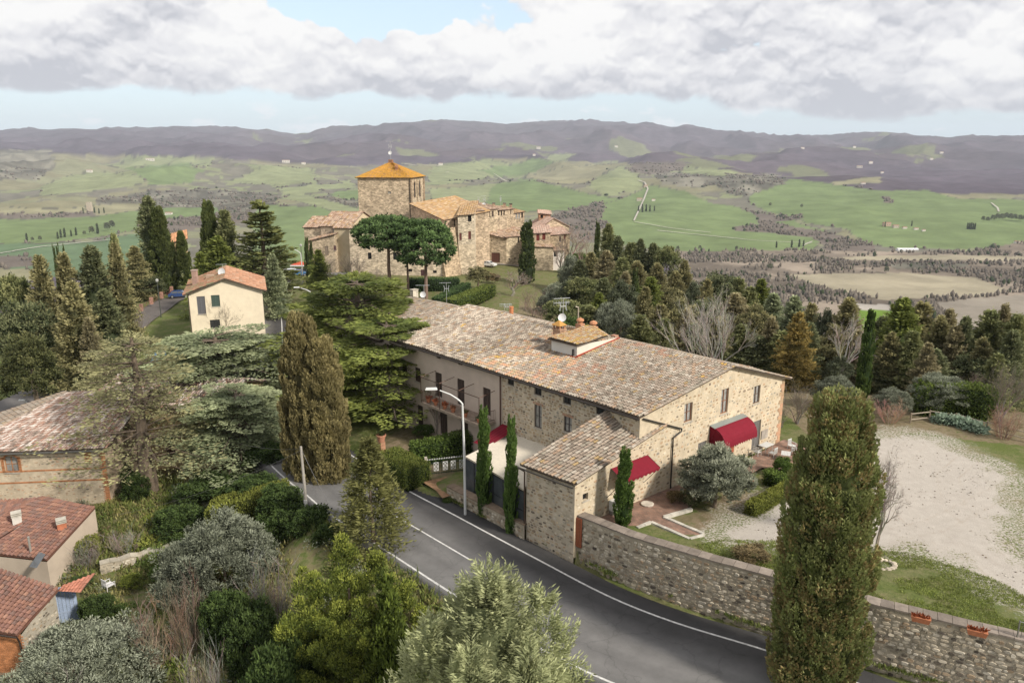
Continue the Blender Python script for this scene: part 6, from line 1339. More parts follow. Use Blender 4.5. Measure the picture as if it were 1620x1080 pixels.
for i, (c, st) in enumerate((((.36, .32, .28), 1), ((.26, .21, .17), 1), ((.28, .20, .17), 4), ((.22, .185, .15), 5))):
    BARE.append(bare_tree(9, 3.6, 70 + i, levels=5 if st == 1 else 4, col=c, trunk=.17 if st == 1 else .07, stems=st, first=.24 if st == 1 else .34, kids=(3, 4), spread=.62 if st == 1 else .45, thin=.016).mesh('branches', BARK))
def bush_bare(col, seed, H=2.2, R=1.6, n=46, lv=2):
    rs = random.Random(seed); mb = MB()
    for k in range(n):
        a = rs.uniform(0, 6.28); q = rs.uniform(0, 1) ** .6; b = V3((math.cos(a) * R * .35 * q, math.sin(a) * R * .35 * q, 0)); d = V3((math.cos(a) * q * .8, math.sin(a) * q * .8, 1)).normalized(); h = H * rs.uniform(.6, 1.05); pts = [b, b + d * h * .5, b + d * h * .85 + V3((math.cos(a) * .1, 0, .1 * h))]; c = tuple(x * rs.uniform(.8, 1.2) for x in col); mb.tube(pts, [.018, .012, .006], c, 3, False)
        for j in range(7):
            t = rs.uniform(.25, 1); p = pts[0].lerp(pts[1], t * 2) if t < .5 else pts[1].lerp(pts[2], t * 2 - 1); e = p + V3((rs.gauss(0, .22), rs.gauss(0, .22), rs.uniform(.1, .45))) * H * .5; mb.tube([p, p.lerp(e, .5) + V3((0, 0, .04)), e], [.009, .007, .004], c, 3, False)
            for q_ in range(2): e2 = e + V3((rs.gauss(0, .2), rs.gauss(0, .2), rs.uniform(0, .25))) * H * .35; mb.tube([p.lerp(e, .6), e2], [.006, .004], c, 3, False)
    return mb.mesh('branches', BARK)
BUSH_BR = [bush_bare((.22, .165, .12), 1), bush_bare((.30, .19, .14), 2), bush_bare((.25, .22, .18), 3)]
def bush_leaf(pal, seed, lsz=.16, n=60): return m_clumps('foliage', broad_clumps(2.4, 1.6, n, seed, t0=0, r=(.25, .5)), 70, pal, seed, lsz=lsz)
BUSH = {'dark': bush_leaf(G_DRK, 81), 'mid': bush_leaf(((.05, .09, .02), (.12, .17, .04)), 82), 'olive': bush_leaf(G_OLV, 83), 'yellow': bush_leaf(G_YEL, 84), 'grey': bush_leaf(((.13, .13, .09), (.22, .21, .15)), 85), 'brown': bush_leaf(((.13, .10, .05), (.22, .17, .09)), 86)}
def bush(label, px, py, z, kind, w_, h_, cat='shrub', name='shrub', group=None):
    p = at(px, py, z) if z is not None else None; o = thing(name, label, cat, (p.x, p.y, g(p.x, p.y) - .03 if abs(g(p.x, p.y) - z) < 1 else z - .03), RS.uniform(0, 6), group, (w_ / 3.2, w_ / 3.2, h_ / 2.4)); link('foliage' if isinstance(kind, str) else 'branches', BUSH[kind] if isinstance(kind, str) else BUSH_BR[kind], o); return o

# --- foreground
o = plant_tree('cypress', 'huge dense foreground cypress at lower right, overlapping the roadside wall', 'cypress tree', 1338, 611, 33.0, CYP_BIG, TRUNK10, 18, 2.15, 164, base=-.9, rz=1.0)
o = plant_tree('cypress', 'broad olive brown double cypress left of the road behind the wooden pole', 'cypress tree', 472, 489, 59.5, CYP_DBL, TRUNK10, 15, 2.3, 84, rz=.4, base=-2.6)
plant_tree('cypress', 'lower shoulder cypress grown together with the broad double cypress', 'cypress tree', 506, 528, 58.8, CYP_DBL, None, 15, 2.3, 84, rz=2.2, base=-2.6)
for (px, tp_, d, w_, lb) in ((765, 640, 51.3, 28, 'slim cypress in front of the canvas terrace, first right of the white lamp post'), (809, 655, 48.8, 26, 'slim cypress between the canvas terrace and the annex'), (990, 706, 45.6, 33, 'single slim cypress inside the retaining wall beside the annex awning')):
    plant_tree('slim_cypress', lb, 'cypress tree', px, tp_, d, CYP_THIN, None, 7, .62, w_, base=None if px < 900 else 2.1)
# pale juniper, bottom centre
JUN = m_conifer('crown', 11, 4.2, 1300, 105, G_PAL, 31, power=.75, lsz=.21, wid=.12, droop=.3, upt=.35, rag=.4, core=True, shape=lambda t: (1 - t) ** .45, axes=[(0, 0, 1, .8), (0, 0, 1, .8), (0, 0, .97, .8), (-1.7, .3, .86, .7), (1.9, .2, .84, .7), (2.9, -.6, .74, .65), (-2.7, -.5, .74, .65), (1.2, -1.6, .86, .6), (-1.2, -1.6, .84, .6), (.6, 1.8, .9, .6)])
plant_tree('juniper', 'large pale grey green juniper at bottom centre in front of the road', 'conifer', 775, 882, 28, JUN, TRUNK10, 11, 4.2, 450, base=-5.5)
FIR = m_conifer('crown', 9, 2.0, 300, 48, ((.085, .09, .03), (.17, .165, .06)), 33, power=.75, lsz=.24, wid=.16, droop=.2, upt=.3, rag=.4, core=False)
plant_tree('young_fir', 'small ragged olive fir at the road edge below the cedar', 'conifer', 583, 688, 47.5, FIR, trunk_mesh(8, .14, .02, 4), 9, 2.0, 150, base=-2.2)
# yellow green bay-like tree
rs_ = np.random.RandomState(8); cl = []
for (cx, cy, h, r) in ((-.2, 0, 9.2, 1.5), (-2.2, .3, 7.6, 1.5), (1.8, -.2, 8.4, 1.5), (3.3, .4, 6.6, 1.4), (-3.3, -.2, 5.6, 1.5), (.8, -1.4, 6.6, 1.5), (-1.2, -1.5, 5.8, 1.6), (2.6, -1.2, 4.8, 1.5), (0, 1.4, 7.2, 1.6), (-3.6, .8, 3.6, 1.5), (3.8, -.4, 3.6, 1.4)):
    n = int(h * 7)
    for k in range(n): t = rs_.uniform(.05, 1); q = r * (1 - t) ** .5 + .12; a = rs_.uniform(0, 6.28); w_ = rs_.uniform(.4, 1) ** .6; cl.append((cx + math.cos(a) * q * w_, cy + math.sin(a) * q * w_, t * h, rs_.uniform(.28, .55)))
YEL = m_clumps('crown', cl, 175, G_YEL, 35, lsz=.125, upb=.9, tw=.8)
plant_tree('bay_tree', 'big yellow green bushy tree with several spires at lower centre left', 'broadleaf tree', 546, 838, 37.5, YEL, TRUNK10, 9.3, 4.6, 285, base=-6.3, rz=.15)
YE2 = m_clumps('crown', [(x * .5, y * .5, z * .6, r) for x, y, z, r in cl[::2]], 60, ((.07, .10, .02), (.15, .19, .035)), 36, lsz=.22, upb=.5)
plant_tree('bay_tree', 'darker green low tree at the foot of the big yellow green tree', 'broadleaf tree', 610, 905, 36, YE2, None, 5.6, 2.4, 130, base=-6.0)
# cedars
CG = m_cedar('crown', 13.5, 6.2, 7, 12, 420, G_CED, 41, lsz=.30, t0=.16, droop=.32, prof=lambda t: (1 - t) ** .42 * (.9 + .35 * t))
plant_tree('cedar', 'wide layered green cedar between the double cypress and the farmhouse', 'cedar tree', 562, 428, 82, CG[0], trunk_mesh(12, .45, .1, 5), 13.5, 6.2, 300, extra=CG[1], rz=.6)
plant_tree('cedar', 'lower spreading cedar boughs over the road in front of the farmhouse end', 'cedar tree', 612, 498, 73, CG[0], trunk_mesh(12, .4, .1, 5), 13.5, 6.2, 285, extra=CG[1], rz=3.3)
CB = m_cedar('crown', 11, 6.3, 6, 13, 420, G_BLU, 43, lsz=.27, t0=.22, droop=.5, prof=lambda t: (1 - t) ** .35 * .95)
plant_tree('blue_cedar', 'blue grey cedar with drooping plates of foliage left of the double cypress', 'cedar tree', 340, 518, 77, CB[0], trunk_mesh(10, .4, .1, 6), 11, 6.3, 320, extra=CB[1], rz=1.2)
plant_tree('blue_cedar', 'smaller blue grey cedar reaching down beside the garden hedge', 'cedar tree', 372, 608, 67, CB[0], trunk_mesh(10, .4, .1, 6), 11, 6.3, 240, extra=CB[1], rz=2.9)
CT = m_cedar('crown', 13, 5.6, 8, 9, 110, ((.14, .14, .075), (.29, .275, .14)), 45, lsz=.25, t0=.22, droop=.3, prof=lambda t: np.interp(t, [.2, .35, .6, .85, 1], [1, .95, .62, .55, .15]))
plant_tree('thin_cedar', 'thin open cedar with bare boughs in front of the brick banded house', 'cedar tree', 205, 521, 63, CT[0], trunk_mesh(12.5, .42, .08, 7), 13, 5.6, 290, extra=CT[1], rz=.3)
plant_tree('thin_cedar', 'loose pale cedar standing behind the brick banded roof on the left', 'cedar tree', 170, 548, 78, CT[0], None, 13, 5.6, 150, extra=CT[1], rz=2.3)
DEO = m_cedar('crown', 15, 5.0, 15, 7, 75, ((.07, .085, .03), (.15, .155, .055)), 47, lsz=.55, t0=.10, droop=.25, prof=lambda t: (1 - t) ** .85, rise=.25)
plant_tree('deodar', 'tall tiered cedar with pointed top behind the cream house', 'cedar tree', 410, 315, 142, DEO[0], trunk_mesh(14, .4, .08, 8), 15, 5.0, 118, extra=DEO[1])
plant_tree('blue_conifer', 'small blue grey conifer tucked against the back of the cream house', 'conifer', 430, 400, 128, CON[4], None, 14, 3.2, 55)
# umbrella pines
def umbrella(H, R, seed, cx=0, hz=.30, n=210):
    rs = np.random.RandomState(seed); a = rs.uniform(0, 6.283, n); q = np.sqrt(rs.uniform(0, 1, n)); z = H * (1 - hz) + H * hz * (.82 * np.sqrt(np.clip(1 - q * q, 0, 1)) + rs.uniform(-.12, .06, n)); lo = rs.rand(n) < .22; z = np.where(lo, H * (1 - hz) - rs.uniform(0, .10, n) * H * (1 - q * .5), z); q = np.where(lo, .35 + q * .55, q)
    return np.stack([cx + R * q * np.cos(a), R * q * np.sin(a), z, rs.uniform(.5, .95, n)], 1)
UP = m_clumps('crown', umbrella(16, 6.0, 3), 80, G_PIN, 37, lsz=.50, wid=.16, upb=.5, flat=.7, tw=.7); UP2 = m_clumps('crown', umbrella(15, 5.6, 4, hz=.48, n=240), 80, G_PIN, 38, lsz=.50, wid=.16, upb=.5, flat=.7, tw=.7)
lim = lambda s: [(.62, 2.6, .4, 2.6, .12), (.66, -2.9, .6, 2.2, .12), (.7, .6, 2.4, 2.2, .1), (.68, -1, -2.5, 2.4, .1), (.58, 2.2, -1.2, 2.0, .09)]
def pine(label, px, top, d, crown, H0, R0, w_, lean, seed, rz=0): return plant_tree('umbrella_pine', label, 'pine tree', px, top, d, crown, trunk_mesh(14, .34, .2, seed, (.20, .135, .105), lean, lim(0)), H0, R0, w_, group=None, rz=rz)
pine('left umbrella pine with flat spreading crown and leaning trunk before the castle wall', 612, 336, 150, UP, 16, 6.0, 112, 0, 11)
pine('umbrella pine with the large rounded crown reaching down on its right side', 671, 341, 147, UP2, 15, 5.6, 92, 0, 12)
pine('middle umbrella pine whose trunk stands just left of the rounded one', 642, 345, 152, UP, 16, 6.0, 66, 0, 13, 1.0)

# --- left woods
LW = [('holm_oak', 'olive green dense tree at the far left edge below the green field', 14, 428, 104, HOLM[1], 12, 4, 66), ('brown_conifer', 'brownish green broad conifer second from the left edge of the woods', 60, 402, 101, CON[2], 14, 3.2, 84), ('dark_conifer', 'dark ragged conifer left of the triple pointed cypresses', 98, 398, 104, CON[2], 14, 3.2, 78),
      ('dark_conifer', 'dark broad conifer filling the middle of the left woods', 142, 386, 106, CON[0], 14, 3.2, 84), ('brown_conifer', 'rust tinged conifer at the right edge of the left woods', 180, 383, 108, CON[2], 14, 3.2, 60), ('pine', 'thin wispy pine top rising behind the left woods', 178, 364, 118, CON[1], 14, 3.2, 40),
      ('brown_conifer', 'big olive brown conifer low in the left woods', 112, 444, 92, CON[2], 14, 3.2, 96), ('holm_oak', 'deep green tree at the left edge beneath the woods', 32, 470, 93, HOLM[0], 12, 4, 90), ('dark_conifer', 'shadowy conifer in front of the rust tinged one', 162, 455, 96, CON[0], 14, 3.2, 82),
      ('tall_spruce', 'tall dark irregular spruce left of the cone shaped cypress', 232, 308, 160, CON[0], 14, 3.2, 62), ('tall_spruce', 'lower dark skirt of conifers under the tall irregular spruce', 212, 388, 150, CON[2], 14, 3.2, 60),
      ('cone_cypress', 'broad cone shaped olive cypress right of the tall dark spruce', 247, 323, 157, CYP_CONE, 14, 2.6, 46), ('oval_cypress', 'small dark oval cypress between the cone shaped ones', 285, 363, 168, CYP_CONE, 14, 2.6, 28),
      ('cone_cypress', 'pointed cypress standing behind the cream house roof ridge', 327, 313, 150, CYP_CONE, 14, 2.6, 42), ('pine', 'loose green pine leaning right of the pointed cypress', 354, 328, 148, CON[1], 14, 3.2, 58), ('pine', 'bright green low cedar like pine behind the cream house', 342, 372, 134, CON[3], 14, 3.2, 92), ('pine', 'yellowish green pine just left of the cream house chimney', 316, 398, 132, CON[3], 14, 3.2, 62),
      ('holm_oak', 'tree at the street lamp below the cone shaped cypress', 236, 436, 150, HOLM[0], 12, 4, 48), ('pinkish_oak', 'pinkish olive spreading tree with visible trunk low at the left edge', 40, 524, 84, HOLM[4], 12, 4, 92), ('brown_conifer', 'conifer with brown foliage by the pale cedar on the left', 138, 500, 90, CON[6], 14, 3.2, 56),
      ('small_cypress', 'leftmost of three small pointed cypress tips above the left woods', 83, 383, 112, CYP_FAR, 10, 1.1, 7), ('small_cypress', 'middle one of three small pointed cypress tips above the left woods', 89, 381, 113, CYP_FAR, 10, 1.1, 8), ('small_cypress', 'rightmost of three small pointed cypress tips above the left woods', 98, 384, 112, CYP_FAR, 10, 1.1, 8),
      ('small_cypress', 'thin cypress just left of the leftmost village house', 484, 373, 165, CYP_FAR, 10, 1.1, 11), ('small_cypress', 'shorter thin cypress touching the leftmost village house', 491, 379, 166, CYP_FAR, 10, 1.1, 8), ('olive_conifer', 'olive conifer below the leftmost village house', 503, 394, 160, CON[3], 14, 3.2, 46),
      ('village_cypress', 'tall dark cypress standing in front of the village garage houses', 834, 347, 172, CYP_FAR, 10, 1.1, 29), ('holm_oak', 'round dark tree beside the white parked car', 756, 420, 160, HOLM[2], 12, 4, 40), ('cedar', 'yellow green spreading cedar top before the village hedge', 520, 440, 105, CG[0], 13.5, 6.2, 110)]
for (nm, lb, px, tp_, d, cr, H0, R0, w_) in LW: plant_tree(nm, lb, {'c': 'cypress tree'}.get('c') if 'cypress' in nm else ('conifer' if 'conifer' in nm or 'pine' in nm or 'spruce' in nm or 'cedar' in nm else 'broadleaf tree'), px, tp_, d, cr, TRUNK10, H0, R0, w_)

# --- woods behind the farmhouse and down the right slope
RWD = [(905, 352, 205, 'b1', 62), (925, 362, 198, 'b2', 50), (888, 372, 190, 'b1', 40), (946, 348, 186, 'cf', 12), (963, 351, 182, 'h1', 40), (978, 372, 178, 'h0', 40), (1000, 381, 172, 'c1', 44), (1014, 376, 166, 'c0', 28), (1034, 383, 165, 'h0', 42), (1056, 386, 160, 'h1', 42), (1084, 411, 150, 'h2', 46), (935, 398, 165, 'h2', 50), (960, 395, 158, 'c6', 46), (985, 405, 150, 'h1', 52), (918, 410, 160, 'h0', 44), (1008, 412, 150, 'c2', 46), (1040, 415, 145, 'h2', 54), (1070, 428, 140, 'c2', 44),
       (1140, 428, 150, 'h0', 70), (1170, 436, 146, 'h1', 60), (1100, 442, 138, 'h3', 44), (1006, 421, 118, 'cy', 17), (985, 440, 112, 'h3', 58), (955, 438, 118, 'h0', 56), (925, 435, 124, 'h1', 54), (898, 440, 126, 'h3', 50), (1030, 437, 112, 'c3', 60), (1060, 452, 114, 'h2', 60), (975, 470, 96, 'o', 84), (930, 480, 98, 'h1', 80), (890, 470, 104, 'h1', 60), (1015, 495, 92, 'h1', 66), (1045, 480, 96, 'c2', 62), (1075, 470, 102, 'h2', 64), (1165, 462, 112, 'c6', 64), (1205, 440, 122, 'c3', 52), (1195, 478, 98, 'h2', 60), (1225, 462, 106, 'c4', 60),
       (1258, 466, 100, 'c4', 66), (1285, 478, 96, 'c2', 52), (1310, 486, 94, 'h3', 56), (1345, 470, 92, 'c2', 70), (1240, 520, 86, 'c1', 60), (1205, 530, 88, 'c0', 60), (1265, 492, 80, 'c5', 58), (1300, 530, 84, 'h2', 70), (1400, 498, 86, 'c0', 62), (1430, 469, 82, 'c3', 88), (1462, 476, 86, 'c2', 84), (1490, 498, 82, 'h2', 74), (1515, 512, 80, 'h4', 66), (1540, 520, 84, 'c1', 60), (1570, 485, 80, 'c1', 66), (1592, 478, 84, 'c6', 46), (1612, 492, 78, 'c1', 60), (1640, 480, 84, 'h1', 80), (1480, 550, 76, 'h0', 70), (1550, 560, 76, 'h0', 80), (1330, 560, 78, 'h3', 50), (1400, 560, 78, 'h0', 56), (1120, 470, 108, 'h0', 60), (1140, 500, 94, 'h2', 60), (1100, 510, 92, 'h0', 60), (1175, 510, 90, 'c1', 50)]
NM = {'h0': ('holm_oak', 'dark green round crowned'), 'h1': ('holm_oak', 'mid green bushy'), 'h2': ('holm_oak', 'olive brown bushy'), 'h3': ('holm_oak', 'grey green round crowned'), 'h4': ('holm_oak', 'yellowish olive bushy'), 'c0': ('dark_conifer', 'very dark conical'), 'c1': ('green_conifer', 'green conical'), 'c2': ('brown_conifer', 'brownish conical'), 'c3': ('cedar', 'yellow green feathery'), 'c4': ('blue_conifer', 'blue grey conical'), 'c5': ('golden_conifer', 'bright orange gold conical'), 'c6': ('tan_conifer', 'tan tinged conical'), 'b1': ('bare_tree', 'bare brown leafless'), 'b2': ('bare_tree', 'pinkish bare leafless'), 'cf': ('cypress', 'small dark pointed cypress'), 'cy': ('cypress', 'slim green cypress'), 'o': ('olive_tree', 'large grey olive')}
def where_at(px, py):
    marks = [(905, 352, 'behind the right end of the village'), (1000, 380, 'on the ridge line below the green valley field'), (1075, 410, 'where the ridge woods step down'), (960, 400, 'in the upper ridge woods'), (1000, 440, 'by the slim ridge cypress'), (920, 470, 'behind the roof aerials of the farmhouse'), (1020, 485, 'behind the farmhouse ridge'), (1140, 432, 'behind the big bare tree'), (1120, 500, 'at the foot of the big bare tree'), (1210, 470, 'above the right corner of the farmhouse roof'), (1265, 490, 'beside the golden conifer'), (1345, 480, 'left of the tall lot cypress'), (1430, 475, 'right of the tall lot cypress'), (1500, 510, 'behind the long green hedge'), (1590, 485, 'at the right edge of the photo'), (1450, 560, 'low in the woods over the green hedge'), (1330, 555, 'above the grey shrubs')]
    return min(marks, key=lambda m_: (m_[0] - px) ** 2 + ((m_[1] - py) * 1.6) ** 2)[2]
used_l = {}
ords = ['', 'second ', 'third ', 'fourth ', 'fifth ', 'sixth ']
RWD = [(px, t_, d, {'h0': 'c0', 'h2': 'c2', 'h1': 'c1', 'h4': 'c6'}[k] if (k in ('h0', 'h1', 'h2', 'h4') and i % 3) else k, w_ * (.82 if k[0] == 'h' and i % 3 else 1)) for i, (px, t_, d, k, w_) in enumerate(RWD)]
RWD += [(990, 428, 128, 'c6', 40), (1022, 452, 104, 'c2', 44), (948, 462, 104, 'c3', 46), (1052, 500, 88, 'c1', 46), (1088, 486, 96, 'c6', 44), (1120, 440, 132, 'c2', 38), (1152, 446, 124, 'c0', 40), (1188, 450, 116, 'c1', 40), (1222, 500, 88, 'c6', 46), (1282, 508, 82, 'c0', 44), (1322, 512, 84, 'c2', 46), (1360, 520, 80, 'c6', 40), (1412, 524, 78, 'c2', 50), (1446, 520, 77, 'c1', 50), (1505, 486, 84, 'c6', 48), (1530, 498, 80, 'c0', 44), (1556, 532, 76, 'c2', 50), (1605, 520, 74, 'c0', 50), (1470, 540, 74, 'c6', 44), (1580, 556, 72, 'c1', 44)]
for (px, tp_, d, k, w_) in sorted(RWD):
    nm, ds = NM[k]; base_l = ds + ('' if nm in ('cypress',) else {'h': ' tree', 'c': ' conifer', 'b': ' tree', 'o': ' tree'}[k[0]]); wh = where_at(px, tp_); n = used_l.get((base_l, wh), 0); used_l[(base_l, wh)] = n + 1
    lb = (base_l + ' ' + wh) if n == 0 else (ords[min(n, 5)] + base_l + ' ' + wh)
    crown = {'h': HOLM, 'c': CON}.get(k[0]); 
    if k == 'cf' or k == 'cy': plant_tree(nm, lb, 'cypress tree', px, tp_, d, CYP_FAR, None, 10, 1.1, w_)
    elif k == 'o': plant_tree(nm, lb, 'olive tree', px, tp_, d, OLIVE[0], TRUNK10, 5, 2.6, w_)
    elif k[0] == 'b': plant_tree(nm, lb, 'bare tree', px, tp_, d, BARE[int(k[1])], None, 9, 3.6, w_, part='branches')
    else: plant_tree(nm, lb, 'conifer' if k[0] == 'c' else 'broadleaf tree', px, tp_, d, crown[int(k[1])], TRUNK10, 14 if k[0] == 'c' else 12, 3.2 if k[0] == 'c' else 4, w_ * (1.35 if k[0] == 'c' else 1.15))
plant_tree('cypress', 'tall slim cypress rising over the wood edge beyond the gravel lot', 'cypress tree', 1380, 487, 74, m_cypress('crown', 10, .95, 110, 50, ((.04, .075, .02), (.10, .135, .035)), 13, lsz=.34, plr=.2, pll=1.0, prof=lambda t: np.minimum(1, .6 + t * 2) * (1 - np.clip(t, 0, 1) ** 1.8) ** .7), None, 10, .95, 26, base=1.5)
BIGB = bare_tree(13, 6.0, 99, levels=5, col=(.33, .30, .265), trunk=.15, stems=5, first=.30, kids=(3, 3), spread=.42, thin=.02, len_k=.70)
print('bare', len(BIGB.f))
plant_tree('bare_tree', 'large pale leafless tree behind the middle of the farmhouse roof', 'bare tree', 1133, 440, 80, BIGB.mesh('branches', BARK), None, 13, 5.6, 150, part='branches', rz=.5)
for (px, tp_, d, w_, k, lb) in ((1340, 490, 78, 84, 0, 'pale trunked bare tree left of the tall slim cypress beyond the lot'), (1268, 600, 66, 92, 3, 'tangled grey leafless shrub against the far corner of the farmhouse'), (1240, 640, 65, 40, 3, 'lower bare bush touching the farmhouse corner'), (1595, 565, 66, 96, 3, 'grey leafless thicket behind the hedge at the right edge'), (1545, 585, 72, 60, 1, 'slender bare tree over the right end of the green hedge'),
                            (810, 425, 150, 62, 1, 'brown leafless tree right of the clipped village hedge'), (842, 450, 128, 70, 2, 'pinkish leafless shrubby tree below the village cypress'), (862, 478, 118, 60, 2, 'low pinkish bare thicket behind the farmhouse aerials'), (552, 395, 165, 60, 3, 'bare grey shrubs in front of the left village houses'), (520, 400, 168, 44, 3, 'bare bush beside the low stone outbuilding'), (600, 420, 168, 40, 3, 'bare bush at the foot of the castle wall'),
                            (345, 468, 112, 76, 3, 'bare wall shrub growing up the cream house front'), (388, 470, 116, 60, 3, 'second bare shrub in front of the cream house, at its right corner'), (215, 480, 112, 50, 3, 'pale leafless brush along the street left of the cream house'), (1100, 545, 74, 70, 2, 'pinkish bare thicket close behind the farmhouse ridge'), (1060, 530, 80, 50, 3, 'grey bare thicket behind the farmhouse ridge'), (690, 600, 66, 30, 1, 'small leafless climber by the plastered wall')):
    plant_tree('bare_tree' if k < 2 else 'bare_shrub', lb, 'bare tree' if k < 2 else 'bare shrub', px, tp_, d, BARE[k], None, 9, 3.6, w_, part='branches')
LOTB = bare_tree(5.2, 2.4, 95, levels=6, col=(.26, .22, .19), trunk=.10, first=.20, spread=.75, thin=.01, len_k=.74, kids=(2, 4))
q = at(1392, 866, 2.2); plant_tree('bare_tree', 'small round crowned leafless tree on the lot just right of the huge cypress', 'bare tree', 1408, 700, q.y, LOTB.mesh('branches', BARK), None, 5.2, 2.3, 92, part='branches', base=2.1)
# olives and shrubs
OLIVE_BIG = m_clumps('crown', broad_clumps(5, 2.6, 300, 66, t0=-.06, r=(.25, .6), shell=.35), 100, ((.19, .205, .145), (.35, .36, .275)), 67, lsz=.22, wid=.11, upb=1.1, tw=.8)
plant_tree('olive_tree', 'round grey green olive tree on the terrace before the farmhouse door', 'olive tree', 1138, 700, 48.5, OLIVE_BIG, TRUNK10, 5, 2.6, 122, base=2.0)
for (px, tp_, d, w_, b, lb) in ((345, 812, 47, 200, -5.5, 'large grey olive bush in the garden below the clipped hedge'), (120, 990, 40, 270, -9, 'sprawling grey olive at the bottom left corner'), (285, 850, 46, 100, -5.5, 'smaller olive shrub right of the crumbling pale wall'), (1325, 592, 70, 66, 1.6, 'grey olive bush left of the tall slim cypress beyond the lot'), (1418, 612, 68, 60, 1.6, 'round grey bush left of the long green hedge'), (1492, 588, 69, 90, 1.6, 'grey olive bush behind the middle of the long green hedge'), (880, 445, 135, 46, None, 'grey olive on the slope under the village cypress'), (868, 462, 128, 40, None, 'second grey olive lower on the slope under the village cypress'), (905, 400, 165, 44, None, 'grey olive tree right of the whitewashed store')):
    plant_tree('olive_tree', lb, 'olive tree', px, tp_, d, OLIVE[px % 2], TRUNK10 if w_ > 150 else None, 5, 2.6, w_, base=b)
IVY = m_clumps('foliage', broad_clumps(5, 2.2, 120, 90, t0=0, r=(.3, .6)), 90, ((.035, .06, .018), (.085, .12, .035)), 91, lsz=.19)
for (px, tp_, d, w_, b, lb) in ((330, 752, 60, 120, -5, 'dark ivy covered tree in the garden left of the double cypress'), (183, 728, 64.5, 50, -5, 'ivy mound climbing the corner of the brick banded house'), (212, 745, 62, 50, -5, 'ivy bush at the foot of the thin open cedar'), (395, 948, 40, 110, -6.5, 'dark green bush left of the yellow green tree'), (455, 800, 52, 90, -4, 'dark green shrub under the double cypress by the pole'), (128, 922, 50, 44, -5, 'ivy clad bank between the blue door and the white chair'), (430, 1010, 36, 120, -8, 'glossy green bush at the bottom edge left of the juniper'), (895, 500, 92, 70, -1, 'dense green shrub right behind the farmhouse chimneys'), (418, 700, 63.5, 80, -1.5, 'dark laurel thicket filling the gap left of the double cypress'), (408, 752, 58, 90, -2.5, 'dark shrub between the mossy hedge and the double cypress'), (280, 800, 56, 90, -5, 'dark shrub behind the grey olive bush'), (440, 764, 54, 84, -2.8, 'dark evergreen shrub on the verge hiding the bend beside the pole'), (490, 800, 50.8, 76, -3, 'dark evergreen shrub just right of the pale pole'), (518, 826, 49, 60, -3, 'low dark shrub at the road edge left of the small fir'), (350, 930, 42, 90, -6.5, 'green thicket below the olive bush and left of the dark one'), (505, 985, 39, 120, -6, 'dark undergrowth at the foot of the yellow green tree'), (150, 940, 45, 70, -6, 'green shrub in front of the blue door')):
    plant_tree('ivy_bush', lb, 'shrub', px, tp_, d, IVY, None, 5, 2.2, w_, base=b, part='foliage')
for (px, tp_, d, w_, b, k, lb) in ((240, 945, 42, 110, -7.5, 0, 'brown leafless bramble thicket in the lower garden'), (195, 832, 54, 70, -5, 2, 'pale leafless shrub by the clipped hedge blocks'), (412, 860, 43, 110, -6.5, 2, 'grey tangled leafless shrub left of the yellow green tree'), (290, 900, 42, 80, -6.8, 0, 'russet bramble between the olive bush and the thicket'), (315, 985, 37, 90, -8, 2, 'dry stalks around the pampas plumes'), (130, 850, 52, 60, -5, 2, 'bare shrub at the corner of the red roofed shed'), (1412, 630, 66, 58, 1.8, 1, 'pinkish brown bare bush behind the gravel lot'), (1595, 640, 62, 60, 1.8, 1, 'russet bare bush at the right end of the green hedge'), (80, 1040, 37, 90, -8.5, 2, 'dry twigs in the bottom left olive')):
    t_ = atd(px, tp_, d); H = max(t_.z - b, .6); o = thing('bramble', lb, 'bare shrub', (t_.x, t_.y, b), RS.uniform(0, 6), None, (w_ * d / F_PX / 3.4, w_ * d / F_PX / 3.4, H / 2.4)); link('branches', BUSH_BR[k], o); o2 = o
for (lb, px, py, z, k, w_, h_) in (('small green bush by the terrace hedge and white table', 1237, 752, 2, 'mid', 1.6, 1.6), ('low dry brown shrub beside the downspout', 1070, 795, 2, 'brown', 1.5, .9), ('grey green shrub left of the olive on the terrace', 1092, 800, 2, 'dark', 1.8, 1.2), ('small green plant by the red front door', 1172, 727, 2.1, 'yellow', .9, .6), ('bush growing through the low rubble wall by the terrace', 835, 812, .9, 'mid', .9, 1.2),
    ('leafy plant in the bare front garden below the balcony', 672, 690, .3, 'mid', 2.2, 1.2), ('green tuft at the end of the low roadside wall', 708, 788, .1, 'mid', 1.0, .4), ('shrub in the gap behind the retaining wall near the air unit', 940, 815, 2.2, 'dark', 1.3, .7), ('grass clump with yellow blades near the white chair', 208, 928, -4.9, 'yellow', 1.8, 1.1), ('pale green bush right of the crumbling pale wall', 255, 925, -5.3, 'mid', 1.8, 1.2), ('dry shrub on the grass inside the retaining wall', 1190, 888, 2.3, 'brown', 2.4, .9), ('green shrub among the ridge garden below the village cypress', 862, 425, -4, 'dark', 4, 3.2),
    ('dark shrub by the village car park edge', 868, 415, -4.5, 'dark', 6, 4), ('shrub on the slope right of the whitewashed store', 912, 425, -5, 'mid', 7, 4), ('low bush right of the round dark village tree', 779, 447, -3, 'brown', 4, 2.5), ('grey shrub near the dry stalks', 60, 985, -6.5, 'grey', 2.5, 1.5), ('green bush below the crumbling wall', 205, 985, -6, 'mid', 2.2, 1.4), ('dark bush beside the glossy green one at the bottom edge', 370, 1030, -7.5, 'dark', 3, 2.4)):
    bush(lb, px, py, z, k, w_, h_)
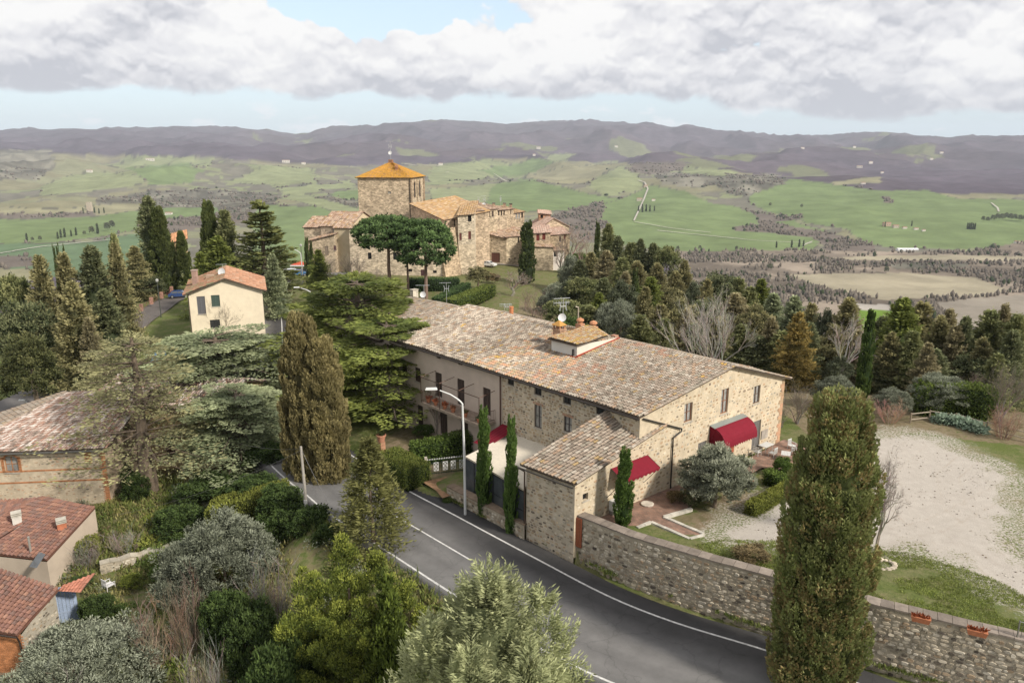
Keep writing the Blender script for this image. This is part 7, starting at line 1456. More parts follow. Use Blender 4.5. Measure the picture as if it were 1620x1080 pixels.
# hedges
def hedge(label, pts, w_, h_, pal, seed, lsz=.13, dens=150, zf_=None, cat='hedge', name='hedge', rag=.05):
    rs = np.random.RandomState(seed); L_ = Leaves(); V = []; F_ = []; P_ = [V3(p) for p in pts]; o = thing(name, label, cat, tuple(P_[0])); o0 = np.array(P_[0])
    for a, b in zip(P_[:-1], P_[1:]):
        d = (b - a); L = d.length; d.normalize(); s = V3((-d.y, d.x, 0)).normalized(); u = V3((0, 0, 1)); area = L * (h_ * 2 + w_) + w_ * h_ * 2; n = int(area * dens)
        pick_ = rs.rand(n); fx = rs.rand(n); fy = rs.rand(n); pr = np.array([L * h_, L * h_, L * w_, w_ * h_, w_ * h_]) / area; cum = np.cumsum(pr); k = np.searchsorted(cum, pick_); k = np.minimum(k, 4)
        x = np.where(k < 3, fx * L, np.where(k == 3, 0, L)); y = np.where(k == 0, -w_ / 2, np.where(k == 1, w_ / 2, (fy if True else 0) * w_ - w_ / 2)); y = np.where(k >= 3, fx * w_ - w_ / 2, y); z = np.where(k == 2, h_, fy * h_)
        nrm = np.zeros((n, 3)); S_, D_ = np.array(s), np.array(d); nrm[k == 0] = -S_; nrm[k == 1] = S_; nrm[k == 2] = (0, 0, 1); nrm[k == 3] = -D_; nrm[k == 4] = D_
        P = np.array(a)[None] + D_ * x[:, None] + S_ * y[:, None]; P[:, 2] += z; P += nrm * rs.uniform(-.10, rag, (n, 1)); P[:, 2] += (vnoise(P[:, 0] * 1.1, P[:, 1] * 1.1, seed) - .5) * .14
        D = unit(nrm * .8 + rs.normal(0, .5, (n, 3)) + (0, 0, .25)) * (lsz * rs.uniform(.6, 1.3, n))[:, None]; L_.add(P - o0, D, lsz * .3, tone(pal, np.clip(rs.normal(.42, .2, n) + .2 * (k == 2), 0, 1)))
        mb = MB(); mb.box(a - s * (w_ / 2 - .1) + u * -.2 + d * .08, d * (L - .16), s * (w_ - .2), u * (h_ + .12), (0, 0, 0)); b0 = len(V); V += [tuple(np.array(v) - o0) for v in mb.v]; F_ += [tuple(i + b0 for i in f) for f in mb.f]
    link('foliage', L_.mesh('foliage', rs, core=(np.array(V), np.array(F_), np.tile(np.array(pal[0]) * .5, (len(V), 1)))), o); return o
HG = ((.045, .08, .018), (.11, .15, .035)); HY = ((.10, .12, .025), (.19, .20, .045)); HD = ((.03, .055, .02), (.065, .10, .035))
hedge('thick clipped hedge along the road left of the green gate', [at(614, 742, 0), at(663, 770, 0)], 2.3, 1.75, ((.055, .085, .02), (.155, .17, .04)), 1, dens=240)
hedge('dark leafy hedge behind the green gate in front of the balcony', [at(655, 732, .3), at(738, 712, .4), at(775, 700, .5)], 1.3, 1.6, HG, 2, lsz=.2, dens=150, rag=.15)
hedge('low clipped hedge running toward the huge cypress on the terrace', [at(1186, 815, 2), at(1262, 772, 2)], .9, .8, HY, 3, dens=260)
hedge('short dark clipped hedge in the terrace garden', [at(1212, 762, 2), at(1250, 778, 2)], .95, 1.0, HG, 4, dens=260)
hedge('back clipped hedge beyond the short dark one on the terrace', [at(1238, 748, 2), at(1275, 760, 2)], .7, .8, HG, 5, dens=260)
hedge('long tall leafy green hedge behind the rustic fence', [at(1452, 651, 1.9), at(1500, 653, 1.9), at(1562, 661, 1.9)], 2.0, 2.6, ((.04, .068, .018), (.12, .15, .035)), 6, lsz=.28, dens=90, rag=.4)
hedge('dark clipped hedge below the castle wall with the brown door', [at(646, 461, -2.2), at(726, 460, -2.4)], 2.4, 2.6, HD, 7, lsz=.3, dens=26)
hedge('upper of two parallel clipped hedges behind the farmhouse ridge', [at(690, 489, -1.6), at(738, 462, -2)], 1.8, 1.9, HD, 8, lsz=.3, dens=30)
hedge('lower bright topped clipped hedge right behind the farmhouse ridge', [at(712, 494, -1.2), at(775, 468, -2)], 2.4, 2.2, ((.04, .07, .02), (.13, .15, .035)), 9, lsz=.3, dens=36)
hedge('long mossy clipped hedge in the garden left of the wooden pole', [at(335, 838, -3.4), at(455, 806, -2)], 2.4, 2.2, HY, 10, lsz=.18, dens=110)
hedge('low stepped clipped hedge block beside the pale leafless shrub', [at(232, 845, -5), at(262, 838, -5)], 1.6, 1.4, HY, 11, lsz=.18, dens=110)
hedge('mossy clipped hedge in front of the olive bush', [at(195, 882, -5), at(260, 868, -5)], 1.4, 1.1, HY, 12, lsz=.18, dens=110)
hedge('square clipped hedge below the red roofed shed corner', [at(125, 890, -5), at(158, 882, -5)], 2.0, 1.6, HY, 13, lsz=.18, dens=110)
# ground cover: tufts, dead leaves and weeds
def ground_scatter(name, region, n, cols, lsz, seed, kind='grass'):
    rs = np.random.RandomState(seed); xs = [p[0] for p in region]; ys = [p[1] for p in region]; X = rs.uniform(min(xs), max(xs), n * 3); Y = rs.uniform(min(ys), max(ys), n * 3); m_ = (poly_sdf(X, Y, region) > 0) & (fbm(X / 2.2, Y / 2.2, 3, seed) > .42); rd = poly_dist(X, Y, ROAD_R); m_ &= ~((rd > -.9) & (rd < ROAD_W + .5)); m_ &= poly_sdf(X, Y, LOT) < .3
    X, Y = X[m_][:n], Y[m_][:n]; k = 5; Z = ground_np(X, Y); P = np.stack([X, Y, Z], 1); P = np.repeat(P, k, 0); P[:, :2] += rs.normal(0, lsz * .5, (len(P), 2)); D = rs.normal(0, .5, (len(P), 3)); D[:, 2] = 1; D = unit(D) * (lsz * rs.uniform(.5, 1.3, len(P)))[:, None]; c = tone(cols, rs.rand(len(P))); L_ = Leaves(); L_.add(P, D, lsz * .13, c)
    return tag(link(name, L_.mesh(name, rs)), kind='stuff')
BANK = [tuple(at(a, b, z)[:2]) for a, b, z in ((-60, 800, -6), (200, 760, -5), (440, 790, -3), (640, 900, -.3), (940, 1045, -.4), (1010, 1090, -.5), (1100, 1300, -3), (-60, 1300, -9))]
def undergrowth(name, region, n, pals, seed, zmax=1.1):
    rs = np.random.RandomState(seed); xs = [p[0] for p in region]; ys = [p[1] for p in region]; X = rs.uniform(min(xs), max(xs), n * 4); Y = rs.uniform(min(ys), max(ys), n * 4); rd = poly_dist(X, Y, ROAD_R); m_ = (poly_sdf(X, Y, region) > 0) & (fbm(X / 5, Y / 5, 3, seed) > .40) & ((rd < -1.2) | (rd > ROAD_W + 1.3)); X, Y = X[m_][:n], Y[m_][:n]; Z = ground_np(X, Y); L_ = Leaves()
    kind = (vnoise(X / 3.5, Y / 3.5, seed + 3) * 1.8 * len(pals)).astype(int) % len(pals)
    for q, pal in enumerate(pals):
        i = np.where(kind == q)[0]; r = rs.uniform(.3, .8, len(i)); k = 60; idx = np.repeat(np.arange(len(i)), k); d = unit(rs.normal(0, 1, (len(idx), 3))); d[:, 2] = abs(d[:, 2]); P = np.stack([X[i][idx], Y[i][idx], Z[i][idx]], 1) + d * (r[idx] * rs.uniform(.5, 1.05, len(idx)))[:, None] * (1, 1, zmax); D = unit(d + rs.normal(0, .5, d.shape) + (0, 0, .4)) * (.2 * rs.uniform(.5, 1.3, len(idx)))[:, None]; L_.add(P, D, .045, tone(pal, np.clip(.2 + .5 * d[:, 2] + rs.normal(0, .15, len(idx)), 0, 1)))
    return tag(link(name, L_.mesh(name, rs)), kind='stuff')
undergrowth('low_shrubbery', BANK, 1500, [((.05, .085, .02), (.12, .16, .04)), ((.12, .10, .055), (.2, .165, .09)), ((.08, .09, .04), (.16, .17, .07)), G_OLV, ((.06, .09, .02), (.15, .19, .04))], 15)
ground_scatter('rough_grass', BANK, 9000, ((.10, .11, .03), (.26, .23, .10)), .38, 5); ground_scatter('undergrowth', BANK, 2600, ((.06, .08, .02), (.15, .17, .05)), .6, 6)
def weeds():
    rs = np.random.RandomState(31); P = []
    for (p, q) in zip(WALL[:-2], WALL[1:-1]):
        a, b = np.array(p), np.array(q); n = int(np.hypot(*(b - a)) * 9); t = rs.rand(n, 1); d = (b - a) / np.hypot(*(b - a)); s = np.array((d[1], -d[0])); P.append(a + (b - a) * t + s * rs.uniform(.05, .4, (n, 1)) ** 1.3)
    P = np.concatenate(P); P = P[vnoise(P[:, 0] * .7, P[:, 1] * .7, 3) > .42]; z = np.array([0.0 if y > 44 else -.0 - (44 - y) * .055 for y in P[:, 1]]); P = np.hstack([P, z[:, None]]); P = np.repeat(P, 16, 0); P[:, :2] += rs.normal(0, .09, (len(P), 2)); D = rs.normal(0, .5, (len(P), 3)); D[:, 2] = 1; D = unit(D) * rs.uniform(.08, .34, (len(P), 1)); L_ = Leaves(); L_.add(P, D, .03, tone(((.06, .09, .02), (.17, .19, .06)), rs.rand(len(P)))); tag(link('weeds', L_.mesh('weeds', rs)), kind='stuff')
weeds()
TERR = [tuple(at(a, b, 2.3)[:2]) for a, b in ((1095, 862), (1240, 925), (1620, 1010), (1660, 990), (1640, 930), (1440, 870), (1260, 850), (1150, 850))]
ground_scatter('grass', TERR, 7000, ((.09, .12, .02), (.20, .22, .07)), .12, 7)
# ------------------------------------------------------------------ patio, kerbs, beds on the terrace
def sheet(name, pix, z, dz, m, col, kind='structure', sub=0):
    pts = [at(a, b, z) for a, b in pix]; mb = MB(); mb.add([p + V3((0, 0, dz)) for p in pts], [tuple(range(len(pts)))], col); return tag(mb.build(name, m), kind=kind)
def paving_mat():
    m = bpy.data.materials.new('clay_paving'); m.use_nodes = True; nt = m.node_tree; p = nt.nodes['Principled BSDF']; N = nt.nodes.new; L = nt.links.new; p.inputs['Roughness'].default_value = .9
    geo = N('ShaderNodeNewGeometry'); mp = N('ShaderNodeMapping'); mp.inputs['Rotation'].default_value = (0, 0, math.radians(40)); L(geo.outputs['Position'], mp.inputs[0])
    b = N('ShaderNodeTexBrick'); b.inputs['Scale'].default_value = 2.2; b.inputs['Color1'].default_value = (.30, .16, .11, 1); b.inputs['Color2'].default_value = (.20, .12, .09, 1); b.inputs['Mortar'].default_value = (.16, .13, .10, 1); b.inputs['Mortar Size'].default_value = .03; L(mp.outputs[0], b.inputs[0])
    n = N('ShaderNodeTexNoise'); n.inputs['Scale'].default_value = 1.7; n.inputs['Detail'].default_value = 8; L(geo.outputs['Position'], n.inputs[0]); r = N('ShaderNodeMapRange'); L(n.outputs[0], r.inputs[0]); r.inputs[1].default_value = .3; r.inputs[2].default_value = .7; r.inputs[3].default_value = .6; r.inputs[4].default_value = 1.35
    v = N('ShaderNodeVectorMath'); v.operation = 'SCALE'; L(b.outputs[0], v.inputs[0]); L(r.outputs[0], v.inputs['Scale']); L(v.outputs[0], p.inputs['Base Color']); return m
PAV = paving_mat(); TZ0 = 2.0
for pix in ([(925, 818), (1050, 778), (1100, 760), (1118, 775), (1092, 806), (1050, 821), (1113, 848), (1091, 856), (1030, 829), (1008, 838)], [(1130, 757), (1240, 697), (1300, 715), (1262, 748), (1205, 742), (1160, 768)]):
    sheet('paving', pix, TZ0, .14, PAV, (.3, .16, .1))
KB = [[(1094, 808), (1050, 821), (1113, 848)], [(1008, 838), (1030, 829), (1091, 856), (1113, 850)]]
for k, line in enumerate(KB):
    t = thing('stone_kerb', ('pale stone kerb along the planting bed below the olive tree', 'pale stone kerb round the small grass bed by the retaining wall')[k], 'kerb', tuple(at(*line[0], TZ0)))
    for a, b in zip(line[:-1], line[1:]):
        A, Bq = at(*a, TZ0), at(*b, TZ0); L_ = (Bq - A).length; n = max(1, int(L_ / .5)); d = (Bq - A).normalized(); s = V3((-d.y, d.x, 0))
        for i in range(n): MB().box(A + d * (L_ * i / n + .01) - s * .12 + V3((0, 0, .02)), d * (L_ / n - .02), s * .24, (0, 0, .2 + RS.uniform(0, .02)), vary((.50, .47, .41), .85, 1.1)).build('kerb_block', STONE, t)
# driveway apron of brown earth by the gate
sheet('path', [(668, 762), (734, 748), (736, 776), (700, 788), (690, 776)], .25, .02, mat('earth', col=(.27, .16, .09), var=.4, scale=3, rough=1, bump=.5), (.3, .2, .1))

# loose stones, ruts' spoil and dead leaves on the gravel
def litter(name, n, cols, size, seed, region=LOT, z=2.0, grow=0.0, kind='stuff'):
    rs = np.random.RandomState(seed); xs = [p[0] for p in region]; ys = [p[1] for p in region]; X = rs.uniform(min(xs), min(max(xs), 48), n * 3); Y = rs.uniform(min(ys), max(ys), n * 3); m_ = (poly_sdf(X, Y, region) > -grow) & (fbm(X / 1.7, Y / 1.7, 3, seed) > .50); X, Y = X[m_][:n], Y[m_][:n]; Z = ground_np(X, Y) + .005; k = len(X); s = size * rs.uniform(.5, 1.6, k); scatter_blobs(name, np.stack([X, Y, Z], 1), s, s * .6, tone(cols, rs.rand(k)) / 1.4, STONE, kind)
litter('gravel_stones', 1500, ((.26, .22, .18), (.52, .48, .42)), .045, 4, grow=1.5); litter('gravel_stones', 160, ((.10, .08, .06), (.2, .16, .11)), .05, 9, grow=.5)
# ------------------------------------------------------------------ street lamps, poles, wires
WHT = (.62, .62, .61)
def lamp(label, base, top, head, d, r=.085, col=WHT, grp=None):
    b = atd(*base, d); b.z = min(g(b.x, b.y), b.z + .3); tp = atd(*top, d); hd = atd(*head, d); t = thing('street_lamp', label, 'street lamp', tuple(b), group=grp); x = lerp(b.x, tp.x, .6)
    MB().tube([b, V3((b.x, b.y, lerp(b.z, tp.z, .5))), V3((lerp(b.x, tp.x, .3), b.y, lerp(b.z, tp.z, .9)))] + [V3((lerp(lerp(b.x, tp.x, .3), hd.x, q), b.y, lerp(b.z, tp.z, .9) + (hd.z - lerp(b.z, tp.z, .9)) * math.sin(q * math.pi / 2) ** .8)) for q in (.08, .2, .4, .75)], [r * 1.2, r, r * .8, r * .75, r * .7, r * .6, r * .5], col, 8).build('pole', PAINT, t)
    dx = -1 if hd.x < b.x else 1; q = hd + V3((-dx * .0, 0, 0)); mb = MB(); mb.add([q + V3((dx * a, y, z)) for a, y, z in ((.5, -.12, -.02), (-.35, -.13, .0), (-.35, .13, .0), (.5, .12, -.02), (.45, -.08, .12), (-.3, -.09, .14), (-.3, .09, .14), (.45, .08, .12))], [(0, 3, 2, 1), (4, 5, 6, 7), (0, 1, 5, 4), (1, 2, 6, 5), (2, 3, 7, 6), (3, 0, 4, 7)], col); mb.build('lamp_head', PAINT, t); return t
lamp('tall white curved street lamp beside the low wall in front of the farmhouse', (736, 808), (727, 618), (684, 616), 51.5, .085)
lamp('white curved street lamp rising over the cedar near the white van', (497, 500), (491, 456), (470, 455), 112, .1)
lamp('white street lamp at the far crossing before the village', (478, 425), (474, 396), (458, 393), 165, .11)
lamp('low street lamp over the pale lane at the left edge', (48, 668), (47, 636), (36, 633), 90, .08)
def post_lamp(label, px, pyb, pyt, d, col=(.12, .13, .12)):
    b = atd(px, pyb, d); b.z = g(b.x, b.y); zt = row_z(d, pyt); t = thing('lamp_post', label, 'lamp post', tuple(b)); MB().tube([b, V3((b.x, b.y, zt - .6))], [.1, .06], col, 6).build('pole', METAL, t); MB().lathe((b.x, b.y, zt - .6), [(.08, 0), (.24, .12), (.26, .4), (.3, .42), (.05, .62)], (.4, .4, .38), 8).build('lantern', PAINT, t)
post_lamp('grey lantern post on the street left of the cream house', 252, 476, 441, 132); post_lamp('dark lantern post right of the far white street lamp', 478, 420, 386, 168)
post_lamp('lantern post at the left edge near the pinkish olive tree', 70, 590, 556, 96)
b = atd(488, 838, 53.5); b.z = min(b.z, g(b.x, b.y)); tp = atd(476, 706, 53.5); t = thing('utility_pole', 'thin pale wooden pole standing in front of the double cypress', 'utility pole', tuple(b)); MB().tube([b - V3((0, 0, .3)), b.lerp(tp, .5), tp], [.13, .115, .09], (.36, .33, .29), 8).build('pole', WOOD, t); MB().box(b.lerp(tp, .3) + V3((-.12, -.2, 0)), (.24, 0, 0), (0, .12, 0), (0, 0, .5), (.5, .5, .48)).build('box', PAINT, t); POLE = tp
def wire(label, a, c, sag, r=.014, col=(.30, .30, .30)):
    t = thing('cable', label, 'cable', tuple(a)); MB().tube([a.lerp(c, q / 14) - V3((0, 0, sag * 4 * (q / 14) * (1 - q / 14))) for q in range(15)], r, col, 3).build('wire', METAL, t)
wire('thin cable from the pale pole down left across the garden', POLE - V3((0, 0, .3)), atd(120, 860, 60) + V3((0, 0, 2.2)), 1.0)
wire('thin cable from the pale pole up toward the blue cedar', POLE - V3((0, 0, .2)), atd(350, 692, 66), .4)
wire('cable slanting down right from the pale pole to the road edge', POLE - V3((0, 0, .2)), atd(530, 812, 52) + V3((0, 0, 0)), .2)

# ------------------------------------------------------------------ gate, urn, stones
GA, GB = at(677, 753, .2), at(733, 744, .35); gf = Fac(GA, GB); gt_ = thing('garden_gate', 'dark green iron gate with white ornamental panels and pointed white finials', 'gate', tuple(GA)); GREEN = (.02, .05, .03); gl_ = gf.len; hgt = 1.35; mb = MB()
for z in (.08, .95): mb.box(gf.pt(0, .3 + z, -.02), gf.d * gl_, gf.n * .04, (0, 0, .05), GREEN)
n = int(gl_ / .14)
for i in range(n + 1): mb.box(gf.pt(gl_ * i / n - .012, .3, -.012), gf.d * .024, gf.n * .024, (0, 0, hgt - .05), GREEN)
mb.build('bars', METAL, gt_); mb = MB()
for i in range(n + 1): p = gf.pt(gl_ * i / n, .3 + hgt - .06, 0); mb.lathe(p, [(.035, 0), (.035, .05), (.0, .14)], (.6, .6, .58), 5)
mb.build('finials', PAINT, gt_)
for px in (690, 704.5, 717, 730.5):
    s, _ = gf.hit(px, 740); mb = MB(); w_, z0, z1 = .2, .42, 1.15
    for (a, b_, c, d) in ((-w_, -w_ + .03, z0, z1), (w_ - .03, w_, z0, z1), (-w_, w_, z0, z0 + .03), (-w_, w_, z1 - .03, z1), (-w_, w_, (z0 + z1) / 2 - .015, (z0 + z1) / 2 + .015)): mb.box(gf.pt(s + a, .3 + c - .1, .02), gf.d * (b_ - a), gf.n * .03, (0, 0, d - c), WHT)
    for zz in (z0, (z0 + z1) / 2): mb.tube([gf.pt(s - w_, .2 + zz, .035), gf.pt(s + w_, .2 + zz + .36, .035)], .02, WHT, 4); mb.tube([gf.pt(s + w_, .2 + zz, .035), gf.pt(s - w_, .2 + zz + .36, .035)], .02, WHT, 4)
    mb.build('panel', PAINT, gt_)
for s in (-.15, gl_ + .1): MB().box(gf.pt(s - .1, 0, -.1), gf.d * .22, gf.n * .22, (0, 0, 1.9), (.40, .36, .30)).build('gate_post', STONE, gt_)
p = at(604, 716, 0); t = thing('brick_pillar', 'short brick pillar at the end of the thick clipped roadside hedge', 'pillar', tuple(p)); mb = MB()
for k in range(14): mb.cbox((p.x, p.y, p.z - .1 + k * .085), .5, .5, .075, vary((.40, .22, .14), .8, 1.2), .8)
mb.build('brickwork', STONE, t); pot((p.x, p.y, p.z + 1.1), .42, .62, 'large round terracotta pot on the brick pillar by the cedar', ((.09, .11, .04), .35, 60), col=(.46, .22, .14), name='terracotta_urn')
def rock(mb, c, r, col, rs): 
    k = len(mb.v); 
    for z, q in ((-.3, .8), (.25, 1.0), (.6, .6)):
        for j in range(6): a = j * 1.047 + rs.uniform(-.2, .2); mb.v.append((c[0] + math.cos(a) * r * q * rs.uniform(.8, 1.15), c[1] + math.sin(a) * r * q * rs.uniform(.8, 1.15), c[2] + z * r)); mb.c.append(col)
    for i in range(2):
        for j in range(6): mb.f.append((k + i * 6 + j, k + i * 6 + (j + 1) % 6, k + (i + 1) * 6 + (j + 1) % 6, k + (i + 1) * 6 + j))
    mb.f.append(tuple(k + 12 + j for j in range(6)))
rp = at(1392, 893, 2.2); t = thing('tree_stone_ring', 'ring of pale boulders at the foot of the small leafless tree', 'stones', tuple(rp))
for k in range(13): a = -2.4 + k * .36; m1 = MB(); rock(m1, (rp.x + math.cos(a) * .85, rp.y + math.sin(a) * .6, rp.z + .02), RS.uniform(.13, .21), vary((.50, .43, .34), .8, 1.15), RS); m1.build('stone', STONE, t)
t = thing('marker_stone', 'small pale boundary stone where the hedge meets the gate apron', 'stone', tuple(at(667, 762, 0))); m1 = MB(); rock(m1, tuple(at(667, 762, .12)), .24, (.48, .43, .35), RS); m1.build('boulder', STONE, t)
# trough pots on the wall
for k, (px, py, lb) in enumerate(((1456, 983, 'terracotta trough with red stems on the wall coping, nearer the huge cypress'), (1545, 1004, 'terracotta trough full of red plants on the coping near the iron gate'))):
    c = at(px, py, 3.02); t = thing('plant_trough', lb, 'plant pot', tuple(c)); d = (V3((*WALL[7], 0)) - V3((*WALL[6], 0))).normalized(); s = V3((-d.y, d.x, 0)); mb = MB(); mb.add([c + d * a + s * b_ + V3((0, 0, z)) for a, b_, z in ((-.38, -.13, 0), (.38, -.13, 0), (.38, .13, 0), (-.38, .13, 0), (-.45, -.17, .28), (.45, -.17, .28), (.45, .17, .28), (-.45, .17, .28))], [(0, 3, 2, 1), (4, 5, 6, 7), (0, 1, 5, 4), (1, 2, 6, 5), (2, 3, 7, 6), (3, 0, 4, 7)], (.42, .16, .08)); mb.build('trough', TERRACOTTA, t)
    rs = np.random.RandomState(k); n = 90; P = np.array(c)[None] + np.array(d)[None] * rs.uniform(-.4, .4, (n, 1)) + (0, 0, .26) + rs.normal(0, .04, (n, 3)); D = rs.normal(0, .45, (n, 3)); D[:, 2] = 1; V_, F_, C_ = cards(P, unit(D) * rs.uniform(.12, .28, (n, 1)), .04, np.array((.36, .10, .04)) * rs.uniform(.5, 1.3, (n, 1)), rs); link('plant', np_mesh('plant', V_ - np.array(c), F_, C_, LEAF), t)
# iron railing gate, bottom right
ga = V3((24.75, 32.55, 2.05)); gdir = (V3((34, 28.2, 0)) - V3((24.6, 32.5, 0))).normalized(); t = thing('iron_gate', 'grey iron bar gate at the bottom right corner beyond the wall pots', 'gate', tuple(ga)); mb = MB()
for i in range(14): mb.tube([ga + gdir * (.15 * i), ga + gdir * (.15 * i) + V3((0, 0, 1.75))], .014, (.18, .19, .17), 4)
mb.build('bars', METAL, t); mb = MB()
for z in (0.05, 1.75): mb.tube([ga + V3((0, 0, z)), ga + gdir * 2.1 + V3((0, 0, z))], .03, (.22, .23, .2), 4)
mb.tube([ga, ga + V3((0, 0, 1.8))], .04, (.25, .25, .22), 5); mb.build('frame', METAL, t)
# air conditioner, tables, chairs
p = asd.hit(968, 812); c = asd.pt(p[0], 2.55, .1); t = thing('air_conditioner', 'white outdoor air conditioning unit against the annex wall', 'air conditioner', tuple(c)); MB().box(asd.pt(p[0] - .45, 2.5, .12), asd.d * .9, asd.n * .36, (0, 0, .72), (.60, .60, .57)).build('housing', PAINT, t)
mb = MB(); f0 = asd.pt(p[0] - .1, 2.86, .49); 
for rr in (.08, .17, .26): mb.tube([f0 + asd.d * math.cos(a) * rr + V3((0, 0, math.sin(a) * rr)) for a in [i * math.pi / 8 for i in range(17)]], .012, (.25, .25, .25), 3, False)
mb.build('fan_grille', METAL, t); MB().box(asd.pt(p[0] - .4, 2.2, .14), asd.d * .8, asd.n * .3, (0, 0, .3), (.3, .3, .28)).build('bracket', METAL, t)
def table(label, c, rz, w_=1.2, d_=.75, h=.73, col=(.55, .55, .53)):
    t = thing('garden_table', label, 'table', tuple(c)); X = V3((math.cos(rz), math.sin(rz), 0)); Y = V3((-X.y, X.x, 0)); C_ = V3(c)
    for i in range(6): MB().box(C_ - X * w_ / 2 - Y * d_ / 2 + Y * d_ * i / 6 + V3((0, 0, h - .03)), X * w_, Y * (d_ / 6 - .012), (0, 0, .03), col).build('slat', PAINT, t)
    for sx in (-1, 1):
        for sy in (-1, 1): q = C_ + X * sx * w_ * .42 + Y * sy * d_ * .38; MB().tube([q, q + V3((0, 0, h - .03))], .022, col, 5).build('leg', METAL, t)
    return t
def chair(label, c, rz, col=(.58, .58, .56), s=1.0, group=None, wide=.48):
    t = thing('garden_chair', label, 'chair', tuple(c), group=group); X = V3((math.cos(rz), math.sin(rz), 0)) * s; Y = V3((-X.y, X.x, 0)); C_ = V3(c); U = V3((0, 0, s)); w_ = wide
    MB().box(C_ - X * w_ / 2 - Y * w_ / 2 + U * .42, X * w_, Y * w_, U * .035, col).build('seat', PAINT, t)
    mb = MB(); 
    for i in range(5): mb.box(C_ - X * (w_ / 2 - .02) + X * i * w_ * .22 + Y * w_ * .48 + U * .47, X * .05, Y * .03, U * .42, col)
    mb.box(C_ - X * w_ / 2 + Y * w_ * .48 + U * .86, X * w_, Y * .04, U * .07, col); mb.build('backrest', PAINT, t)
    for sx in (-1, 1):
        MB().tube([C_ + X * sx * w_ * .5 - Y * w_ * .45 + U * .42, C_ + X * sx * w_ * .5 - Y * w_ * .45 + U * .65, C_ + X * sx * w_ * .5 + Y * w_ * .45 + U * .68], .022 * s, col, 5).build('armrest', PAINT, t)
        for sy in (-1, 1): q = C_ + X * sx * w_ * .46 + Y * sy * w_ * .46; MB().tube([q + X * sx * .03 + Y * sy * .03, q + U * .43], [.02 * s, .028 * s], col, 5).build('leg', PAINT, t)
    return t
ga_ = math.atan2(gable.d.y, gable.d.x)
table('pale slatted table set against the gable wall right of the red awning', at(1211, 716, TZ0), ga_); table('second white garden table out on the terrace near the clipped hedges', at(1242, 730, TZ0), ga_ + .5, .95, .7)
chair('pale chair on the near side of the table by the gable wall', at(1222, 724, TZ0), ga_ + math.pi, (.52, .52, .50)); chair('pale chair at the left end of the table by the gable wall', at(1197, 722, TZ0), ga_ + 1.6, (.52, .52, .50)); chair('white chair at the edge of the terrace beside the second table', at(1258, 722, TZ0), 2.2); chair('white chair partly hidden by the huge cypress on the terrace', at(1252, 712, TZ0), .6)
chair('white plastic armchair in the lower garden by the crumbling wall', at(173, 933, -4.95), 2.6, (.62, .60, .60), 1.05, wide=.6)
pot(at(1189, 765, TZ0), .26, .42, 'terracotta pot on the lawn right of the olive tree', ((.12, .13, .06), .25, 50)); pot(at(1262, 716, TZ0), .3, .35, 'dark red planted bowl on the terrace near the second table', ((.16, .05, .03), .2, 50), col=(.3, .12, .08))
t = thing('stone_basin', 'round pale stone basin on the brick paving by the annex', 'basin', tuple(at(1024, 798, TZ0 + .15))); MB().lathe(at(1024, 798, TZ0 + .14), [(.42, 0), (.46, .1), (.4, .12), (.1, .08)], (.52, .47, .40), 12).build('bowl', STONE, t)
# rustic fence and creeping plant behind the lot
FP = [at(1440, 668, 1.9), at(1470, 663, 1.9), at(1511, 668, 1.9), at(1560, 681, 1.9), at(1592, 690, 1.9), at(1640, 703, 1.8), at(1690, 716, 1.7)]
t = thing('rustic_fence', 'low rustic pole fence between the lawn and the long green hedge', 'fence', tuple(FP[0]))
for i, p in enumerate(FP): MB().tube([V3((p.x, p.y, g(p.x, p.y) - .2)), V3((p.x, p.y, g(p.x, p.y) + 1.0))], .07, (.24, .19, .14), 6).build('post', WOOD, t)
for a, b_ in zip(FP[:-1], FP[1:]):
    for h in (.9, .35): MB().tube([V3((a.x, a.y, g(a.x, a.y) + h)), V3((b_.x, b_.y, g(b_.x, b_.y) + h - .08))], .05, (.32, .27, .21), 5).build('rail', WOOD, t)
hedge('blue green prickly plant sprawling over the rustic fence', [FP[1] + V3((.3, -.4, -.1)), FP[2] + V3((0, -.5, -.1)), FP[3] + V3((-.6, -.5, -.1))], .9, .55, ((.12, .17, .12), (.26, .32, .24)), 21, lsz=.3, dens=90, rag=.25, cat='plant', name='creeping_plant')
# wire fence along the lower side of the road
t = thing('wire_fence', 'thin green wire fence along the lower edge of the road', 'fence', (0, 0, -1)); ft = []
for i in range(0, len(RF)):
    p, n_ = RF[i]
    if 12 < p.y < 53 and i % 2 == 0: q = p + n_ * (ROAD_W + .75); ft.append(V3((q.x, q.y, g(q.x, q.y))))
for q in ft: MB().tube([q - V3((0, 0, .4)), q + V3((0, 0, 1.15))], .022, (.12, .15, .12), 4).build('post', METAL, t)
mb = MB()
for a, b_ in zip(ft[:-1], ft[1:]):
    for h in (.3, .55, .8, 1.1): mb.tube([a + V3((0, 0, h)), b_ + V3((0, 0, h))], .006, (.2, .22, .2), 3, False)
mb.build('wires', METAL, t)
